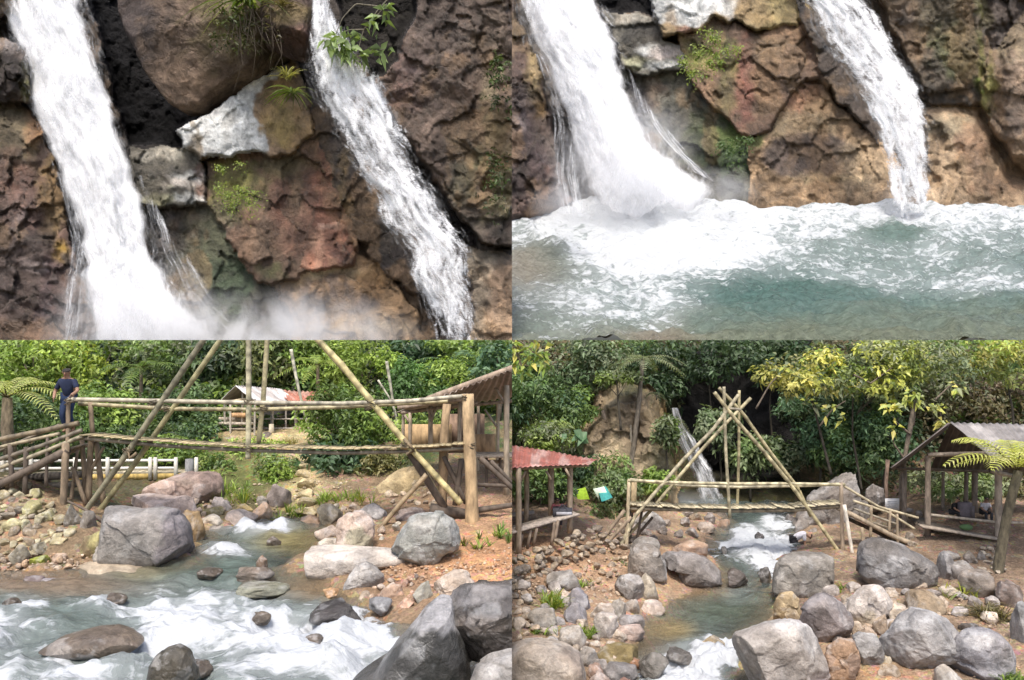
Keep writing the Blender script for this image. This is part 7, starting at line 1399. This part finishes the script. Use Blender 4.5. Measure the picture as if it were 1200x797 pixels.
    for lab, x, y, n, L, pal, up in [('bright arching grass tuft on the left bank', 653,712,150,1.0,LG+YG,1.), ('weeds beside the pale boulder of the left bank', 690,742,90,.6,LG,1.), ('weeds under the pale wedge boulder', 640,742,70,.5,LG+MG,1.), ('grass in the bottom corner of the right bank', 1180,797,150,.6,MG+LG,.9), ('dry straw grass at the foot of the leaning fern', 1160,722,260,1.0,DRYP+[(.28,.25,.12)],.6), ('yellow blades beside the leaning fern', 1128,700,60,.9,YG,1.), ('grass at the foot of the white leaning pole', 985,690,70,.5,MG+LG,1.), ('weeds on the dry wall', 685,686,60,.5,LG,1.), ('small weed beside the bridge post', 746,664,50,.5,BG,1.)]:
        dd = ground_hit(x, y, h); mb = MB(); base = P(x, y, dd)
        for k in range(6): blades(mb, base+np.array([rr.normal()*.22, rr.normal()*.2, -.05]), n//6, L, .04, pal, rr, spread=.8, up=up, bend=.9)
        tag(mb.build('grass_tuft', M['blade'], None, Q), lab, 'grass tuft')
    mb = MB()
    for _ in range(34):
        x = rr.uniform(1120, 1185); a = P(x, rr.uniform(706, 720), 24.5); mb.tube([a, a+np.array([rr.normal()*.3, -.15, -.45]), a+np.array([rr.normal()*.5, -.3, -rr.uniform(.6, 1.1)])], .015, .006, (.20,.165,.10), 4)
    tag(mb.build('dry_roots', M['bark'], None, Q), 'straw and thin roots trailing below the leaning fern', kind='stuff')
VIEWS = [tl,tr,bl,br]
# ================================================================== each view ends where its neighbour begins
def clip_all():
    lim = {'TL': [(0, -1)], 'TR': [(0, 1)], 'BL': [(0, -1), (2, -1)], 'BR': [(0, 1), (2, -1)]}
    for nm, qd in QUAD.items():
        o = bpy.data.objects.get(nm)
        if o is None or o.type != 'MESH': continue
        me = o.data; n = len(me.vertices); co = np.empty(n*3, np.float32); me.vertices.foreach_get('co', co); co = co.reshape(-1, 3).astype(float)
        off = parent_world(o.parent); loc = np.array(o.location); rot = o.rotation_euler[:]; sc = np.array(o.scale)
        mw = np.array(o.matrix_basis)
        W = co@mw[:3, :3].T+mw[:3, 3]+off
        inv = np.linalg.inv(mw[:3, :3])
        for ax, sg in lim[qd]:
            v = W[:, ax]*sg
            if v.min() >= 0: continue
            if v.max() <= 0: break
            if me.users > 1: o.data = me = me.copy()
            pw = np.zeros(3); nw = np.zeros(3); nw[ax] = sg
            pl = inv@(pw-mw[:3, 3]-off); nl = mw[:3, :3].T@nw
            bm = bmesh.new(); bm.from_mesh(me)
            r = bmesh.ops.bisect_plane(bm, geom=bm.verts[:]+bm.edges[:]+bm.faces[:], plane_co=pl, plane_no=nl, clear_inner=True, dist=1e-6)
            if nm in SOLID:
                ed = [e for e in r['geom_cut'] if isinstance(e, bmesh.types.BMEdge) and e.is_boundary]
                try: bmesh.ops.holes_fill(bm, edges=ed, sides=0)
                except Exception: pass
            bm.to_mesh(me); bm.free()
            if len(me.vertices) == 0: break
            n = len(me.vertices); co = np.empty(n*3, np.float32); me.vertices.foreach_get('co', co); W = co.reshape(-1, 3).astype(float)@mw[:3, :3].T+mw[:3, 3]+off
    # what fell wholly outside its view goes away
    for nm, qd in list(QUAD.items()):
        o = bpy.data.objects.get(nm)
        if o is None or o.type != 'MESH': continue
        me = o.data; n = len(me.vertices)
        if n == 0: bpy.data.objects.remove(o); continue
        co = np.empty(n*3, np.float32); me.vertices.foreach_get('co', co)
        mw = np.array(o.matrix_basis); W = co.reshape(-1, 3)@mw[:3, :3].T+mw[:3, 3]+parent_world(o.parent)
        if any((W[:, ax]*sg).max() <= 1e-5 for ax, sg in lim[qd]): bpy.data.objects.remove(o)

def setup():
    cam = bpy.data.cameras.new('camera'); co = bpy.data.objects.new('camera', cam); COL.objects.link(co)
    cam.sensor_width = 36; cam.lens = 36*F/1200; co.rotation_euler = (math.pi/2, 0, 0); cam.clip_end = 3000; cam.clip_start = .1
    S.camera = co
    w = bpy.data.worlds.new('World'); S.world = w; w.use_nodes = True; nt = w.node_tree
    sky = nt.nodes.new('ShaderNodeTexSky'); sky.sky_type = 'NISHITA'; sky.sun_disc = False
    to = Vector(SUN_TO).normalized(); el = math.asin(to.z); az = math.atan2(to.x, to.y)
    sky.sun_elevation = el; sky.sun_rotation = az; sky.altitude = 400; sky.dust_density = 5; sky.air_density = 1.0; sky.ozone_density = .3
    nt.links.new(sky.outputs[0], nt.nodes['Background'].inputs[0]); nt.nodes['Background'].inputs[1].default_value = .105
    l = bpy.data.lights.new('sun', 'SUN'); l.energy = SUN_E; l.angle = math.radians(SUN_A); l.color = (1, .96, .90)
    lo = bpy.data.objects.new('sun', l); COL.objects.link(lo); lo.rotation_euler = (-to).to_track_quat('-Z', 'Y').to_euler(); lo.location = (0, 10, 60)
    S.view_settings.view_transform = 'Standard'; S.view_settings.look = 'None'; S.view_settings.gamma = 1; S.view_settings.exposure = EXPO
    S.cycles.max_bounces = 6; S.cycles.diffuse_bounces = 3; S.cycles.transparent_max_bounces = 24; S.cycles.volume_bounces = 4
    S.cycles.caustics_reflective = False; S.cycles.caustics_refractive = False; S.cycles.sample_clamp_indirect = 3
    S.cycles.use_denoising = True; S.cycles.sample_clamp_direct = 8
    try: S.cycles.volume_step_rate = 2.0; S.cycles.volume_max_steps = 64
    except Exception: pass
SUN_TO = (-.07, -.50, .95); SUN_E = 1.5; SUN_A = 10.0; EXPO = 1.3
V = np.array([[-900,-50,-16],[900,-50,-16],[900,1800,-16],[-900,1800,-16]], float)
tag(mesh_np('ground', V, [[0,1,2,3]], None, (.12,.10,.06), M['ground']), 'earth floor of the valley', 'ground', kind='structure')
for fn in VIEWS: fn()
clip_all(); setup()
